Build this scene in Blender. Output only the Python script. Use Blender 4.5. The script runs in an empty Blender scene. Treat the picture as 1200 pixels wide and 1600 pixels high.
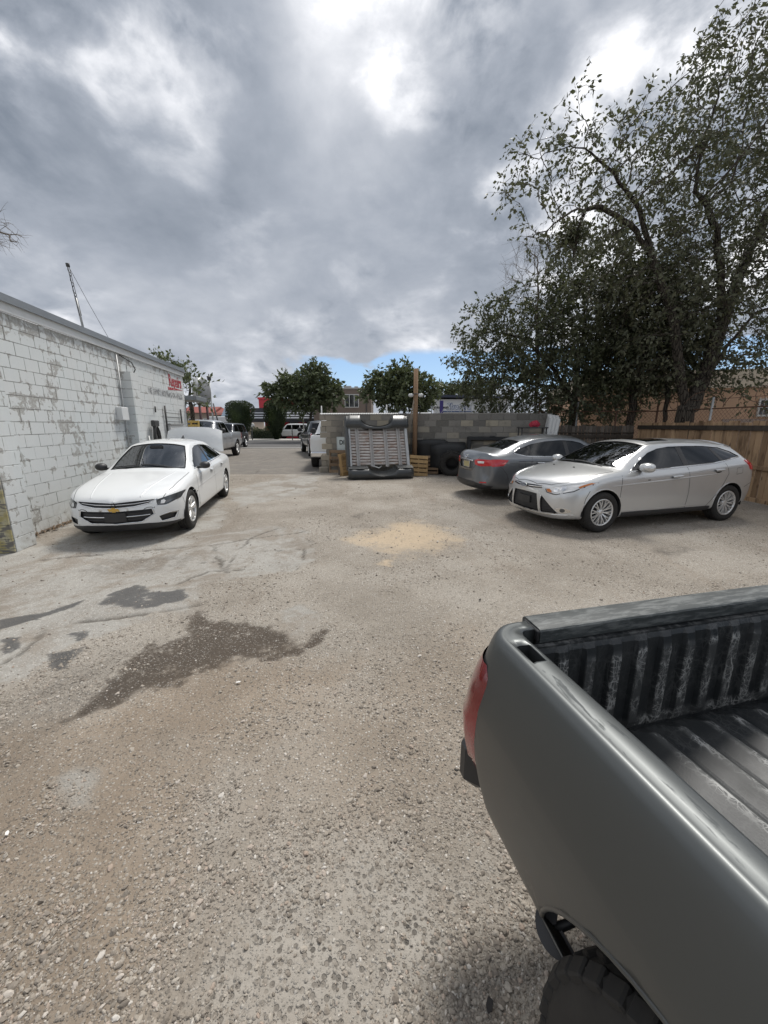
import bpy, bmesh, math, random
import numpy as np
from mathutils import Vector, Matrix
from mathutils.bvhtree import BVHTree
from mathutils.kdtree import KDTree

random.seed(7)
rng = np.random.default_rng(7)
scene = bpy.context.scene
C = scene.collection
R = math.radians

# ------------------------------------------------------------------ camera
CAM_H = 1.62
PITCH = math.atan(136 / 600)
cd = bpy.data.cameras.new('camera')
cam = bpy.data.objects.new('camera', cd)
C.objects.link(cam)
cam.location = (0, 0, CAM_H)
cam.rotation_euler = (math.pi / 2 - PITCH, 0, 0)
cd.sensor_fit = 'HORIZONTAL'
cd.sensor_width = 36
cd.lens = 18
cd.clip_start = 0.02
cd.clip_end = 3000
scene.camera = cam

# ------------------------------------------------------------------ exposure
scene.view_settings.view_transform = 'Standard'
scene.view_settings.look = 'None'
scene.view_settings.exposure = 0.72
scene.view_settings.gamma = 1
scene.view_settings.use_curve_mapping = False
SKY_STRENGTH = 0.1
CLOUD = 9.3            # radiance of a fully lit cloud before the strength above
SUN_STRENGTH = 2.0
SUN_ELEV = 60.0
SUN_AZ = 24.0        # degrees to the right of the view direction

# ------------------------------------------------------------------ node helpers
class S:
    """a socket with arithmetic"""
    def __init__(self, nt, sock): self.nt, self.s = nt, sock
    def _m(self, op, a, b=None, c=None, clamp=False):
        n = self.nt.nodes.new('ShaderNodeMath'); n.operation = op; n.use_clamp = clamp
        for k, v in enumerate((a, b, c)):
            if v is None: continue
            if isinstance(v, S): self.nt.links.new(v.s, n.inputs[k])
            else: n.inputs[k].default_value = v
        return S(self.nt, n.outputs[0])
    def __add__(self, o): return self._m('ADD', self, o)
    __radd__ = __add__
    def __sub__(self, o): return self._m('SUBTRACT', self, o)
    def __rsub__(self, o): return self._m('SUBTRACT', o, self)
    def __mul__(self, o): return self._m('MULTIPLY', self, o)
    __rmul__ = __mul__
    def __truediv__(self, o): return self._m('DIVIDE', self, o)
    def max(self, o): return self._m('MAXIMUM', self, o)
    def min(self, o): return self._m('MINIMUM', self, o)
    def pow(self, o): return self._m('POWER', self, o)
    def abs(self): return self._m('ABSOLUTE', self)
    def clamp(self): return self._m('ADD', self, 0.0, clamp=True)

class T:
    """node tree builder"""
    def __init__(self, nt): self.nt = nt
    def n(self, typ, **kw):
        nd = self.nt.nodes.new(typ)
        for k, v in kw.items(): setattr(nd, k, v)
        return nd
    def put(self, sock, v):
        if isinstance(v, S): self.nt.links.new(v.s, sock)
        elif isinstance(v, (tuple, list)) and sock.type == 'RGBA' and len(v) == 3: sock.default_value = (*v, 1)
        else: sock.default_value = v
    def pos(self): return S(self.nt, self.n('ShaderNodeNewGeometry').outputs['Position'])
    def normal(self): return S(self.nt, self.n('ShaderNodeNewGeometry').outputs['Normal'])
    def obj(self): return S(self.nt, self.n('ShaderNodeTexCoord').outputs['Object'])
    def gen(self): return S(self.nt, self.n('ShaderNodeTexCoord').outputs['Generated'])
    def rand(self): return S(self.nt, self.n('ShaderNodeObjectInfo').outputs['Random'])
    def attr(self, name, typ='GEOMETRY', out='Fac'):
        return S(self.nt, self.n('ShaderNodeAttribute', attribute_name=name, attribute_type=typ).outputs[out])
    def sep(self, v):
        n = self.n('ShaderNodeSeparateXYZ'); self.put(n.inputs[0], v)
        return [S(self.nt, o) for o in n.outputs]
    def comb(self, x, y, z):
        n = self.n('ShaderNodeCombineXYZ')
        for k, v in enumerate((x, y, z)): self.put(n.inputs[k], v)
        return S(self.nt, n.outputs[0])
    def vmath(self, op, a, b=None, scale=None):
        n = self.n('ShaderNodeVectorMath', operation=op); self.put(n.inputs[0], a)
        if b is not None: self.put(n.inputs[1], b)
        if scale is not None: self.put(n.inputs['Scale'], scale)
        return S(self.nt, n.outputs['Value' if op in ('LENGTH', 'DOT_PRODUCT', 'DISTANCE') else 'Vector'])
    def noise(self, v, scale=5, detail=4, rough=0.55, dist=0.0, color=False, lac=2.0):
        n = self.n('ShaderNodeTexNoise'); self.put(n.inputs['Vector'], v)
        for k, x in (('Scale', scale), ('Detail', detail), ('Roughness', rough), ('Distortion', dist), ('Lacunarity', lac)): self.put(n.inputs[k], x)
        return S(self.nt, n.outputs['Color' if color else 0])
    def voro(self, v, scale=5, feature='F1', out='Distance', rnd=1.0):
        n = self.n('ShaderNodeTexVoronoi', feature=feature); self.put(n.inputs['Vector'], v)
        self.put(n.inputs['Scale'], scale); self.put(n.inputs['Randomness'], rnd)
        return S(self.nt, n.outputs[out])
    def wave(self, v, scale, dist=0, detail=2, dscale=1, axis='X'):
        n = self.n('ShaderNodeTexWave', bands_direction=axis); self.put(n.inputs['Vector'], v)
        for k, x in (('Scale', scale), ('Distortion', dist), ('Detail', detail), ('Detail Scale', dscale)): self.put(n.inputs[k], x)
        return S(self.nt, n.outputs[1])
    def smooth(self, x, a, b, lo=0.0, hi=1.0):
        n = self.n('ShaderNodeMapRange', interpolation_type='SMOOTHSTEP')
        self.put(n.inputs[0], x)
        for k, v in ((1, a), (2, b), (3, lo), (4, hi)): self.put(n.inputs[k], v)
        return S(self.nt, n.outputs[0])
    def mix(self, f, a, b, mode='MIX'):
        n = self.n('ShaderNodeMix', data_type='RGBA', blend_type=mode)
        self.put(n.inputs[0], f); self.put(n.inputs[6], a); self.put(n.inputs[7], b)
        return S(self.nt, n.outputs[2])
    def ramp(self, f, stops, mode='LINEAR'):
        n = self.n('ShaderNodeValToRGB'); self.put(n.inputs[0], f)
        cr = n.color_ramp; cr.interpolation = mode
        while len(cr.elements) < len(stops): cr.elements.new(0.5)
        for e, (p, c) in zip(cr.elements, stops):
            e.position = p; e.color = (*c, 1) if len(c) == 3 else c
        return S(self.nt, n.outputs[0])
    def bump(self, h, strength=0.5, dist=0.01, normal=None):
        n = self.n('ShaderNodeBump'); self.put(n.inputs['Height'], h)
        n.inputs['Strength'].default_value = strength; n.inputs['Distance'].default_value = dist
        if normal is not None: self.put(n.inputs['Normal'], normal)
        return S(self.nt, n.outputs[0])
    def scalev(self, v, s):
        n = self.n('ShaderNodeMapping'); self.put(n.inputs['Vector'], v); n.inputs['Scale'].default_value = s
        return S(self.nt, n.outputs[0])

M = {}
def mat(name, build=None, color=(0.5, 0.5, 0.5), rough=0.6, metal=0.0, coat=0.0, spec=0.5, **kw):
    if name in M: return M[name]
    m = bpy.data.materials.new(name); m.use_nodes = True
    nt = m.node_tree; t = T(nt)
    b = nt.nodes['Principled BSDF']
    out = nt.nodes['Material Output']
    d = dict({'Base Color': color, 'Roughness': rough, 'Metallic': metal, 'Coat Weight': coat, 'Coat Roughness': 0.04, 'Specular IOR Level': spec}, **kw)
    if build: d.update(build(t) or {})
    disp = d.pop('Displacement', None); surf = d.pop('Surface', None)
    for k, v in d.items(): t.put(b.inputs[k], v)
    if surf is not None: nt.links.new(surf.s, out.inputs['Surface'])
    M[name] = m
    return m

# ------------------------------------------------------------------ world: daylight sky with a broken storm deck of cloud
w = bpy.data.worlds.new('World'); scene.world = w; w.use_nodes = True
w.cycles.sampling_method = 'MANUAL'; w.cycles.sample_map_resolution = 512
nt = w.node_tree; t = T(nt)
bg = nt.nodes['Background']
sky = nt.nodes.new('ShaderNodeTexSky'); sky.sky_type = 'NISHITA'; sky.sun_disc = False
sky.sun_elevation = R(SUN_ELEV); sky.sun_rotation = R(SUN_AZ)
sky.altitude = 1500; sky.air_density = 1.0; sky.dust_density = 1.2; sky.ozone_density = 1.5
d = t.gen()
x, y, z = t.sep(d)
zc = z.max(0.0)
def plane(h):      # direction -> point on a cloud sheet
    k = 1.0 / 1.0
    den = zc + h
    return t.comb(x / den, y / den, 0.0)
den_ = zc * 0.75 + 0.42
P = t.comb(x / den_, y / den_, z * 1.5 / den_)
warp = t.noise(P, 2.2, 2, 0.5, color=True)
Pw = t.vmath('ADD', P, t.vmath('SCALE', t.vmath('SUBTRACT', warp, (0.5, 0.5, 0.5)), scale=0.16))
def puff(off):
    """heaped cloud: rounded lumps on lumps"""
    q = t.vmath('ADD', Pw, off)
    n1_ = t.noise(q, 3.1, 9, 0.57)
    v1 = t.n('ShaderNodeTexVoronoi', feature='SMOOTH_F1'); t.put(v1.inputs['Vector'], q); v1.inputs['Scale'].default_value = 7.0; v1.inputs['Smoothness'].default_value = 0.6
    v2 = t.n('ShaderNodeTexVoronoi', feature='F1'); t.put(v2.inputs['Vector'], t.vmath('ADD', q, t.vmath('SCALE', t.noise(q, 9.0, 3, 0.5, color=True), scale=0.10))); v2.inputs['Scale'].default_value = 17.0
    return n1_ + (0.5 - S(nt, v1.outputs['Distance'])) * 0.15 + (0.5 - S(nt, v2.outputs['Distance'])) * 0.045
soft = t.noise(t.vmath('ADD', Pw, (3.3, 1.7, 0.4)), 1.25, 3, 0.5)
p0 = puff((7.1, 2.2, 1.0)); p1 = puff((7.12, 2.23, 1.05))       # a step towards the light
relief = p0 - p1
thick = t.smooth(p0 * 0.75 + soft * 0.5, 0.545, 0.72)
bright = 0.60 - thick * 0.44 + relief * 4.1 * (1.2 - thick * 0.9) + t.smooth(p0, 0.50, 0.40) * (1.0 - thick) * 0.3
# rain veil low ahead: thick cloud, darker and even
az = t.vmath('DOT_PRODUCT', d, Vector((-0.22, 0.97, 0.20)).normalized())
veil = t.smooth(az, 0.80, 0.98)
bright = bright * (1.0 - veil * 0.66) + veil * 0.215
# thinner, lit parts of the deck and a heavier one
for v, s0, s1, a in (((0.20, 0.66, 0.90), 0.86, 0.99, 0.24), ((-0.66, 0.72, 0.48), 0.93, 0.995, 0.08), ((-0.20, 0.75, 0.80), 0.95, 0.995, 0.12), ((-0.42, 0.85, 0.40), 0.96, 0.998, 0.12), ((0.50, 0.80, 0.26), 0.90, 0.99, 0.06), ((0.30, 0.80, 0.52), 0.955, 0.995, -0.16), ((-0.50, 0.62, 0.85), 0.92, 0.99, -0.15), ((-0.30, 0.85, 0.62), 0.97, 0.998, 0.10), ((-0.40, 0.745, 0.533), 0.945, 0.99, -0.34), ((-0.12, 0.74, 0.66), 0.96, 0.995, 0.10)):
    g = t.vmath('DOT_PRODUCT', d, Vector(v).normalized())
    bright = bright + t.smooth(g, s0, s1) * a
cl = t.ramp(bright.clamp(), [(0.0, (0.155, 0.18, 0.22)), (0.25, (0.26, 0.285, 0.33)), (0.5, (0.40, 0.42, 0.46)), (0.78, (0.62, 0.63, 0.66)), (1.0, (0.88, 0.88, 0.89))])
cl = t.vmath('SCALE', cl, scale=CLOUD)
# gaps in the deck near the horizon where blue shows
Pl = t.comb(x / (zc + 0.05), y / (zc + 0.05), 0.0)
gapn = t.noise(t.vmath('MULTIPLY', Pl, (0.6, 0.22, 1.0)), 1.0, 6, 0.55, 0.2)
band = t.smooth(z, 0.06, 0.105) * (1.0 - t.smooth(z, 0.14, 0.19))
azr = t.smooth(x / (y.abs() + 0.02) + (gapn - 0.5) * 0.5 + (p0 - 0.5) * 0.5, -0.24, -0.12)
gap = t.smooth(gapn * 0.7 + (0.5 - p0) * 0.9 + 0.15 + band * 0.34 + azr * 0.08 - 0.30, 0.37, 0.485) * t.smooth(band, 0.0, 0.6) * azr
blue = t.mix(0.5, S(nt, sky.outputs[0]), (1.5, 2.5, 3.9))
colr = t.mix(gap, cl, blue)
hz = 1.0 - t.smooth(z, 0.0, 0.07)
colr = t.mix(hz * 0.5, colr, (3.7, 3.95, 4.3))
t.put(bg.inputs[0], colr); bg.inputs[1].default_value = SKY_STRENGTH

sl = bpy.data.lights.new('sun', 'SUN'); so = bpy.data.objects.new('sun', sl); C.objects.link(so)
sl.energy = SUN_STRENGTH; sl.angle = R(15); sl.color = (1.0, 0.965, 0.91)
sd = Vector((math.sin(R(SUN_AZ)) * math.cos(R(SUN_ELEV)), math.cos(R(SUN_AZ)) * math.cos(R(SUN_ELEV)), math.sin(R(SUN_ELEV))))
so.rotation_euler = sd.to_track_quat('Z', 'Y').to_euler()

# ------------------------------------------------------------------ geometry helpers
_cp, _sp = math.cos(PITCH), math.sin(PITCH)
def gnd(u, v, z=0.0):
    """where the line of sight through a photo position meets height z"""
    a, b = (u - 600) / 600, -(v - 800) / 600
    dx, dy, dz = a, _cp + b * _sp, -_sp + b * _cp
    k = (z - CAM_H) / dz
    return (k * dx, k * dy)
def px(P):
    q = (P[0], P[1], P[2] - CAM_H)
    dep = q[1] * _cp - q[2] * _sp
    up = q[1] * _sp + q[2] * _cp
    return 600 + 600 * q[0] / dep, 800 - 600 * up / dep, dep

def link(o, parent=None):
    C.objects.link(o)
    if parent is not None: o.parent = parent
    return o
def meta(o, label=None, cat=None, group=None, kind=None):
    if label: o['label'] = label
    if cat: o['category'] = cat
    if group: o['group'] = group
    if kind: o['kind'] = kind
    return o
def thing(name, label, cat, loc=(0, 0, 0), rz=0.0, group=None):
    o = bpy.data.objects.new(name, None); link(o)
    o.empty_display_size = 0.2
    o.location = loc; o.rotation_euler = (0, 0, rz)
    return meta(o, label, cat, group)

class MB:
    def __init__(self): self.v, self.f, self.sm = [], [], []
    def add(self, vs, fs, smooth=False):
        b = len(self.v)
        self.v.extend([tuple(p) for p in vs])
        self.f.extend([tuple(i + b for i in f) for f in fs]); self.sm.extend([smooth] * len(fs))
        return self
    def box(self, lo, hi, mtx=None):
        (x0, y0, z0), (x1, y1, z1) = lo, hi
        vs = [(x0, y0, z0), (x1, y0, z0), (x1, y1, z0), (x0, y1, z0), (x0, y0, z1), (x1, y0, z1), (x1, y1, z1), (x0, y1, z1)]
        if mtx is not None: vs = [mtx @ Vector(p) for p in vs]
        return self.add(vs, [(0, 3, 2, 1), (4, 5, 6, 7), (0, 1, 5, 4), (1, 2, 6, 5), (2, 3, 7, 6), (3, 0, 4, 7)])
    def bbox(self, lo, hi, b=0.01, mtx=None):
        """box with chamfered edges"""
        bm = bmesh.new()
        bmesh.ops.create_cube(bm, size=1)
        for v in bm.verts: v.co = Vector([lo[k] + (v.co[k] + 0.5) * (hi[k] - lo[k]) for k in range(3)])
        bmesh.ops.bevel(bm, geom=bm.edges[:], offset=b, segments=1, affect='EDGES')
        bm.verts.index_update()
        vs = [mtx @ v.co if mtx is not None else v.co.copy() for v in bm.verts]
        fs = [tuple(v.index for v in f.verts) for f in bm.faces]
        bm.free()
        return self.add(vs, fs)
    def tube(self, pts, r, n=8, caps=True, smooth=True):
        pts = [Vector(p) for p in pts]
        rs = r if isinstance(r, (list, tuple)) else [r] * len(pts)
        vs, fs = [], []
        prev = None
        for i, p in enumerate(pts):
            tg = (pts[min(i + 1, len(pts) - 1)] - pts[max(i - 1, 0)])
            if tg.length < 1e-9: tg = Vector((0, 0, 1))
            tg.normalize()
            if prev is None:
                a = Vector((0, 0, 1)) if abs(tg.z) < 0.9 else Vector((1, 0, 0))
                u = tg.cross(a).normalized()
            else:
                u = prev - tg * prev.dot(tg)
                u = u.normalized() if u.length > 1e-6 else tg.orthogonal().normalized()
            prev = u; vv = tg.cross(u)
            for k in range(n):
                th = 2 * math.pi * k / n
                vs.append(p + (u * math.cos(th) + vv * math.sin(th)) * rs[i])
        for i in range(len(pts) - 1):
            for k in range(n):
                fs.append((i * n + k, i * n + (k + 1) % n, (i + 1) * n + (k + 1) % n, (i + 1) * n + k))
        if caps:
            fs.append(tuple(range(n - 1, -1, -1))); fs.append(tuple((len(pts) - 1) * n + k for k in range(n)))
        return self.add(vs, fs, smooth)
    def lathe(self, prof, n=32, axis='Y', mtx=None, closed=False, smooth=True):
        """prof: (radius, along-axis)"""
        vs, fs = [], []
        for (r_, h) in prof:
            for k in range(n):
                th = 2 * math.pi * k / n
                c, s_ = r_ * math.cos(th), r_ * math.sin(th)
                p = Vector((c, h, s_)) if axis == 'Y' else (Vector((c, s_, h)) if axis == 'Z' else Vector((h, c, s_)))
                vs.append(mtx @ p if mtx is not None else p)
        m = len(prof)
        for i in range(m if closed else m - 1):
            j = (i + 1) % m
            for k in range(n):
                k2 = (k + 1) % n
                fs.append((i * n + k, i * n + k2, j * n + k2, j * n + k))
        return self.add(vs, fs, smooth)
    def prism(self, poly, z0, z1, mtx=None):
        """extrude a polygon (x,y) from z0 to z1"""
        n = len(poly)
        vs = [Vector((p[0], p[1], z0)) for p in poly] + [Vector((p[0], p[1], z1)) for p in poly]
        if mtx is not None: vs = [mtx @ p for p in vs]
        fs = [tuple(range(n - 1, -1, -1)), tuple(range(n, 2 * n))]
        fs += [(k, (k + 1) % n, n + (k + 1) % n, n + k) for k in range(n)]
        return self.add(vs, fs)
    def grid(self, rows, smooth=True, close_u=False):
        n = len(rows[0]); vs = [p for r_ in rows for p in r_]; fs = []
        for i in range(len(rows) - 1):
            for k in range(n if close_u else n - 1):
                k2 = (k + 1) % n
                fs.append((i * n + k, i * n + k2, (i + 1) * n + k2, (i + 1) * n + k))
        return self.add(vs, fs, smooth)
    def mesh(self, name, m):
        me = bpy.data.meshes.new(name)
        me.from_pydata([tuple(p) for p in self.v], [], self.f)
        me.polygons.foreach_set('use_smooth', self.sm)
        if m is not None: me.materials.append(m)
        me.update()
        return me
    def build(self, name, m, parent=None, loc=None, fix=True):
        me = self.mesh(name, m)
        if fix:
            bm = bmesh.new(); bm.from_mesh(me); bmesh.ops.recalc_face_normals(bm, faces=bm.faces[:]); bm.to_mesh(me); bm.free()
        o = bpy.data.objects.new(name, me); link(o, parent)
        if loc is not None: o.location = loc
        return o

def inst(o, parent=None, loc=None, rot=None):
    c = o.copy(); C.objects.link(c); c.parent = parent
    if loc is not None: c.location = loc
    if rot is not None: c.rotation_euler = rot
    return c
def dup(root, loc, rot, label=None):
    r = root.copy(); C.objects.link(r); r.location = loc; r.rotation_euler = rot
    if label: r['label'] = label
    for ch in list(root.children):
        c = ch.copy(); C.objects.link(c); c.parent = r; c.matrix_parent_inverse = ch.matrix_parent_inverse
        for g in list(ch.children):
            e = g.copy(); C.objects.link(e); e.parent = c
    return r

# value noise in numpy
_tab = np.random.default_rng(99).random((256, 256))
def vnoise(x, y):
    xi, yi = np.floor(x).astype(int), np.floor(y).astype(int)
    fx, fy = x - xi, y - yi
    fx, fy = fx * fx * (3 - 2 * fx), fy * fy * (3 - 2 * fy)
    a, b = _tab[xi & 255, yi & 255], _tab[(xi + 1) & 255, yi & 255]
    c, e = _tab[xi & 255, (yi + 1) & 255], _tab[(xi + 1) & 255, (yi + 1) & 255]
    return a + (b - a) * fx + (c - a) * fy + (a - b - c + e) * fx * fy
def fbm(x, y, sc=1.0, oc=4, seed=0):
    o, amp, s_ = 0, 0.5, 0
    x, y = x * sc + seed * 17.3, y * sc + seed * 9.1
    for _ in range(oc):
        o = o + amp * vnoise(x, y); s_ += amp; amp *= 0.5; x, y = x * 2.03 + 5.1, y * 2.03 + 3.7
    return o / s_
def sstep(x, a, b):
    k = np.clip((x - a) / (b - a), 0, 1); return k * k * (3 - 2 * k)
def text_mesh(body, size, depth=0.004, shear=0.0, sx=1.0, bold=0.0, align='CENTER', spacing=1.0):
    cu = bpy.data.curves.new('lettering', 'FONT'); cu.body = body; cu.size = size; cu.extrude = depth; cu.shear = shear
    cu.align_x = align; cu.align_y = 'CENTER'; cu.offset = bold; cu.space_character = spacing; cu.resolution_u = 3
    o = bpy.data.objects.new('lettering', cu); C.objects.link(o)
    bpy.context.view_layer.update()
    me = bpy.data.meshes.new_from_object(o.evaluated_get(bpy.context.evaluated_depsgraph_get()))
    C.objects.unlink(o); bpy.data.objects.remove(o)
    for v in me.vertices: v.co.x *= sx
    return me
def put_text(name, me, m, parent, mtx):
    me.transform(mtx)
    me.materials.clear(); me.materials.append(m)
    o = bpy.data.objects.new(name, me); link(o, parent); return o

# ================================================================== GROUND
def seg_axis(a, b, f):
    out = [a]
    while out[-1] < b: out.append(out[-1] + f(out[-1]))
    return out
ys = seg_axis(0.2, 14.0, lambda q: 0.012 + 0.006 * q)
ys = [-600, -200, -60, -15, -4, -1.5, -0.6, -0.2, 0.0, 0.1] + ys + [14.3, 14.8, 15.5, 16.5, 18, 20, 22, 24, 26, 27.95]
ys += [28.05, 30, 34, 39.0, 39.1, 45, 55, 80, 150, 400, 900]
xs = [-900, -400, -150, -60, -30, -18, -12, -9.5, -8, -7] + list(np.arange(-6.5, 7.51, 0.025)) + [8, 9, 10.5, 13, 18, 30, 60, 150, 400, 900]
xs, ys = np.array(xs), np.array(ys)
GX, GY = np.meshgrid(xs, ys)
gx, gy = GX.ravel(), GY.ravel()

def poly_sdf(poly, x, y):
    d2 = np.full(x.shape, 1e9); ins = np.zeros(x.shape, bool)
    n = len(poly)
    for k in range(n):
        (ax, ay), (bx, by) = poly[k], poly[(k + 1) % n]
        ex, ey = bx - ax, by - ay
        tt = np.clip(((x - ax) * ex + (y - ay) * ey) / (ex * ex + ey * ey + 1e-12), 0, 1)
        d2 = np.minimum(d2, (x - ax - tt * ex) ** 2 + (y - ay - tt * ey) ** 2)
        cond = ((ay > y) != (by > y)) & (x < (bx - ax) * (y - ay) / (by - ay + 1e-12) + ax)
        ins ^= cond
    return np.sqrt(d2) * np.where(ins, -1, 1)
def line_dist(pts, x, y):
    d2 = np.full(x.shape, 1e9)
    for k in range(len(pts) - 1):
        (ax, ay), (bx, by) = pts[k], pts[k + 1]
        ex, ey = bx - ax, by - ay
        tt = np.clip(((x - ax) * ex + (y - ay) * ey) / (ex * ex + ey * ey + 1e-12), 0, 1)
        d2 = np.minimum(d2, (x - ax - tt * ex) ** 2 + (y - ay - tt * ey) ** 2)
    return np.sqrt(d2)
n1 = fbm(gx, gy, 1.3, 5, 1) - 0.5
n2 = fbm(gx, gy, 5.0, 4, 2) - 0.5
n3 = fbm(gx, gy, 16.0, 3, 3) - 0.5
def region(pxl, wob=0.25, soft=0.08, fine=0.12):
    poly = [gnd(u, v) for u, v in pxl]
    d_ = poly_sdf(poly, gx, gy) + n1 * wob * 2 + n2 * fine * 2 + n3 * fine
    return 1 - sstep(d_, -soft, soft)
conc = region([(-700, 1500), (-150, 1120), (40, 1060), (120, 1000), (230, 962), (300, 945), (330, 915), (470, 890), (495, 850), (480, 828), (420, 822), (350, 830), (340, 770), (455, 742), (502, 742), (482, 772), (380, 790), (362, 778), (300, 700), (200, 720), (-700, 860)], 0.22, 0.07, 0.12)
conc = np.maximum(conc, region([(438, 955), (470, 945), (505, 962), (500, 985), (455, 1000)], 0.03, 0.03, 0.03))
dirtblot = region([(110, 1120), (190, 1030), (260, 985), (310, 962), (340, 970), (400, 972), (445, 985), (470, 1012), (505, 972), (522, 980), (518, 1006), (470, 1022), (420, 1030), (370, 1018), (320, 1035), (280, 1062), (215, 1085), (160, 1105)], 0.10, 0.06, 0.10)
dirtblot *= 1 - 0.9 * region([(438, 955), (470, 945), (505, 962), (500, 985), (455, 1000)], 0.02, 0.03, 0.02)
dirtblot *= 1 - 0.8 * region([(235, 985), (290, 968), (285, 990), (250, 1005)], 0.03, 0.05, 0.05)
wet = region([(140, 948), (170, 928), (215, 912), (240, 922), (300, 918), (296, 936), (225, 956), (185, 950)], 0.08, 0.03, 0.09)
for q in ([(0, 968), (70, 957), (130, 938), (118, 947), (40, 972), (0, 982)], [(0, 1000), (38, 994), (30, 1013), (0, 1026)], [(75, 1022), (135, 1010), (110, 1045), (75, 1060)], [(110, 990), (140, 985), (125, 1000)], [(-90, 1010), (-20, 985), (-30, 1020), (-90, 1060)], [(50, 968), (65, 965), (60, 975)]):
    wet = np.maximum(wet, region(q, 0.05, 0.02, 0.05))
damp = region([(-100, 1180), (60, 1060), (160, 1020), (250, 1000), (230, 1060), (120, 1120), (-50, 1260)], 0.15, 0.15, 0.1) * 0.55
damp = np.maximum(damp, region([(130, 890), (190, 872), (300, 868), (280, 885), (180, 900)], 0.1, 0.1, 0.1) * 0.5)
damp = np.maximum(damp, region([(545, 808), (570, 800), (565, 812)], 0.03, 0.05, 0.05) * 0.8)
damp = np.maximum(damp, region([(1010, 862), (1050, 852), (1085, 858), (1040, 868)], 0.05, 0.06, 0.08) * 0.8)
sand = region([(535, 845), (590, 826), (640, 812), (690, 826), (712, 845), (660, 862), (620, 866), (590, 858)], 0.22, 0.42, 0.22) * 0.9
sand = np.maximum(sand, region([(585, 882), (610, 872), (612, 885)], 0.03, 0.06, 0.06) * 0.8)
brown = region([(-200, 1240), (0, 1140), (140, 1112), (250, 1062), (420, 1040), (560, 1040), (520, 1120), (300, 1180), (150, 1180), (0, 1290), (-150, 1400)], 0.25, 0.3, 0.15)
brown = np.maximum(brown, region([(-300, 1400), (0, 1180), (160, 1120), (300, 1200), (260, 1350), (200, 1700), (-300, 1700)], 0.3, 0.25, 0.2))
brown = np.maximum(brown, region([(400, 1200), (620, 1030), (740, 980), (700, 1200), (560, 1300)], 0.3, 0.3, 0.15) * 0.6)
asph = sstep(gy - 12.9 + n1 * 0.3, -0.05, 0.05) * (1 - sstep(gx + 2.35 + n1 * 0.2, -0.1, 0.1))
grav = np.clip((1 - conc) * (1 - dirtblot * 0.7) * (1 - asph), 0, 1)
hard = region([(300, 1600), (380, 1430), (520, 1350), (700, 1380), (760, 1620), (300, 1700)], 0.3, 0.25, 0.2)     # old aggregate surface showing through
patchg = region([(85, 1215), (120, 1198), (150, 1205), (142, 1262), (105, 1268)], 0.04, 0.04, 0.04)
crack = np.full(gx.shape, 9.0)
def W(l): return [gnd(u, v) for u, v in l]
wob = n2 * 0.10 + n3 * 0.05
for l, wd in (([(-150, 1018), (0, 990), (120, 972), (250, 956), (330, 940)], 1.0), ([(60, 875), (200, 862), (330, 852), (420, 838)], 1.3), ([(352, 895), (365, 865), (395, 840), (430, 826)], 1.4), ([(463, 893), (475, 862), (486, 838)], 1.5),
              ([(270, 915), (330, 892), (400, 890)], 1.5), ([(330, 852), (352, 895)], 1.4), ([(420, 838), (470, 832), (490, 825)], 1.6), ([(400, 862), (470, 858)], 2.0), ([(0, 1040), (60, 1000), (90, 975)], 1.2), ([(300, 880), (352, 876)], 1.8), ([(400, 740), (412, 720), (430, 700)], 1.5)):
    crack = np.minimum(crack, np.abs(line_dist(W(l), gx + wob, gy + wob * 0.8)) * wd)
crack = (1 - sstep(crack, 0.008, 0.035)) * np.clip(conc + asph, 0, 1) * sstep(fbm(gx, gy, 3, 2, 8), 0.3, 0.5)
near = sstep(gy, -0.3, 0.3) * (1 - sstep(gy, 13, 15)) * (1 - sstep(np.abs(gx - 0.5), 6.5, 7.2))
gz = (n1 * 0.035 + n2 * 0.012 + n3 * 0.006 * grav) * near - crack * 0.015 * near - dirtblot * 0.008 * near
# level where the cars and walls stand
mesh_g = MB()
nx, ny = len(xs), len(ys)
me = bpy.data.meshes.new('ground')
vv = np.stack([gx, gy, gz], 1)
idx = np.arange(nx * ny).reshape(ny, nx)
fq = np.stack([idx[:-1, :-1], idx[:-1, 1:], idx[1:, 1:], idx[1:, :-1]], -1).reshape(-1, 4)
me.vertices.add(len(vv)); me.vertices.foreach_set('co', vv.ravel())
me.loops.add(fq.size); me.loops.foreach_set('vertex_index', fq.ravel())
me.polygons.add(len(fq)); me.polygons.foreach_set('loop_start', np.arange(0, fq.size, 4)); me.polygons.foreach_set('loop_total', np.full(len(fq), 4))
me.polygons.foreach_set('use_smooth', np.ones(len(fq), bool))
me.update()
for nm, arr in (('conc', conc), ('blot', dirtblot), ('wet', wet), ('damp', damp), ('sand', sand), ('brown', brown), ('asph', asph), ('hard', hard), ('patchg', patchg), ('crack', crack)):
    a = me.attributes.new(nm, 'FLOAT', 'POINT'); a.data.foreach_set('value', arr.astype(np.float32))
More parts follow.
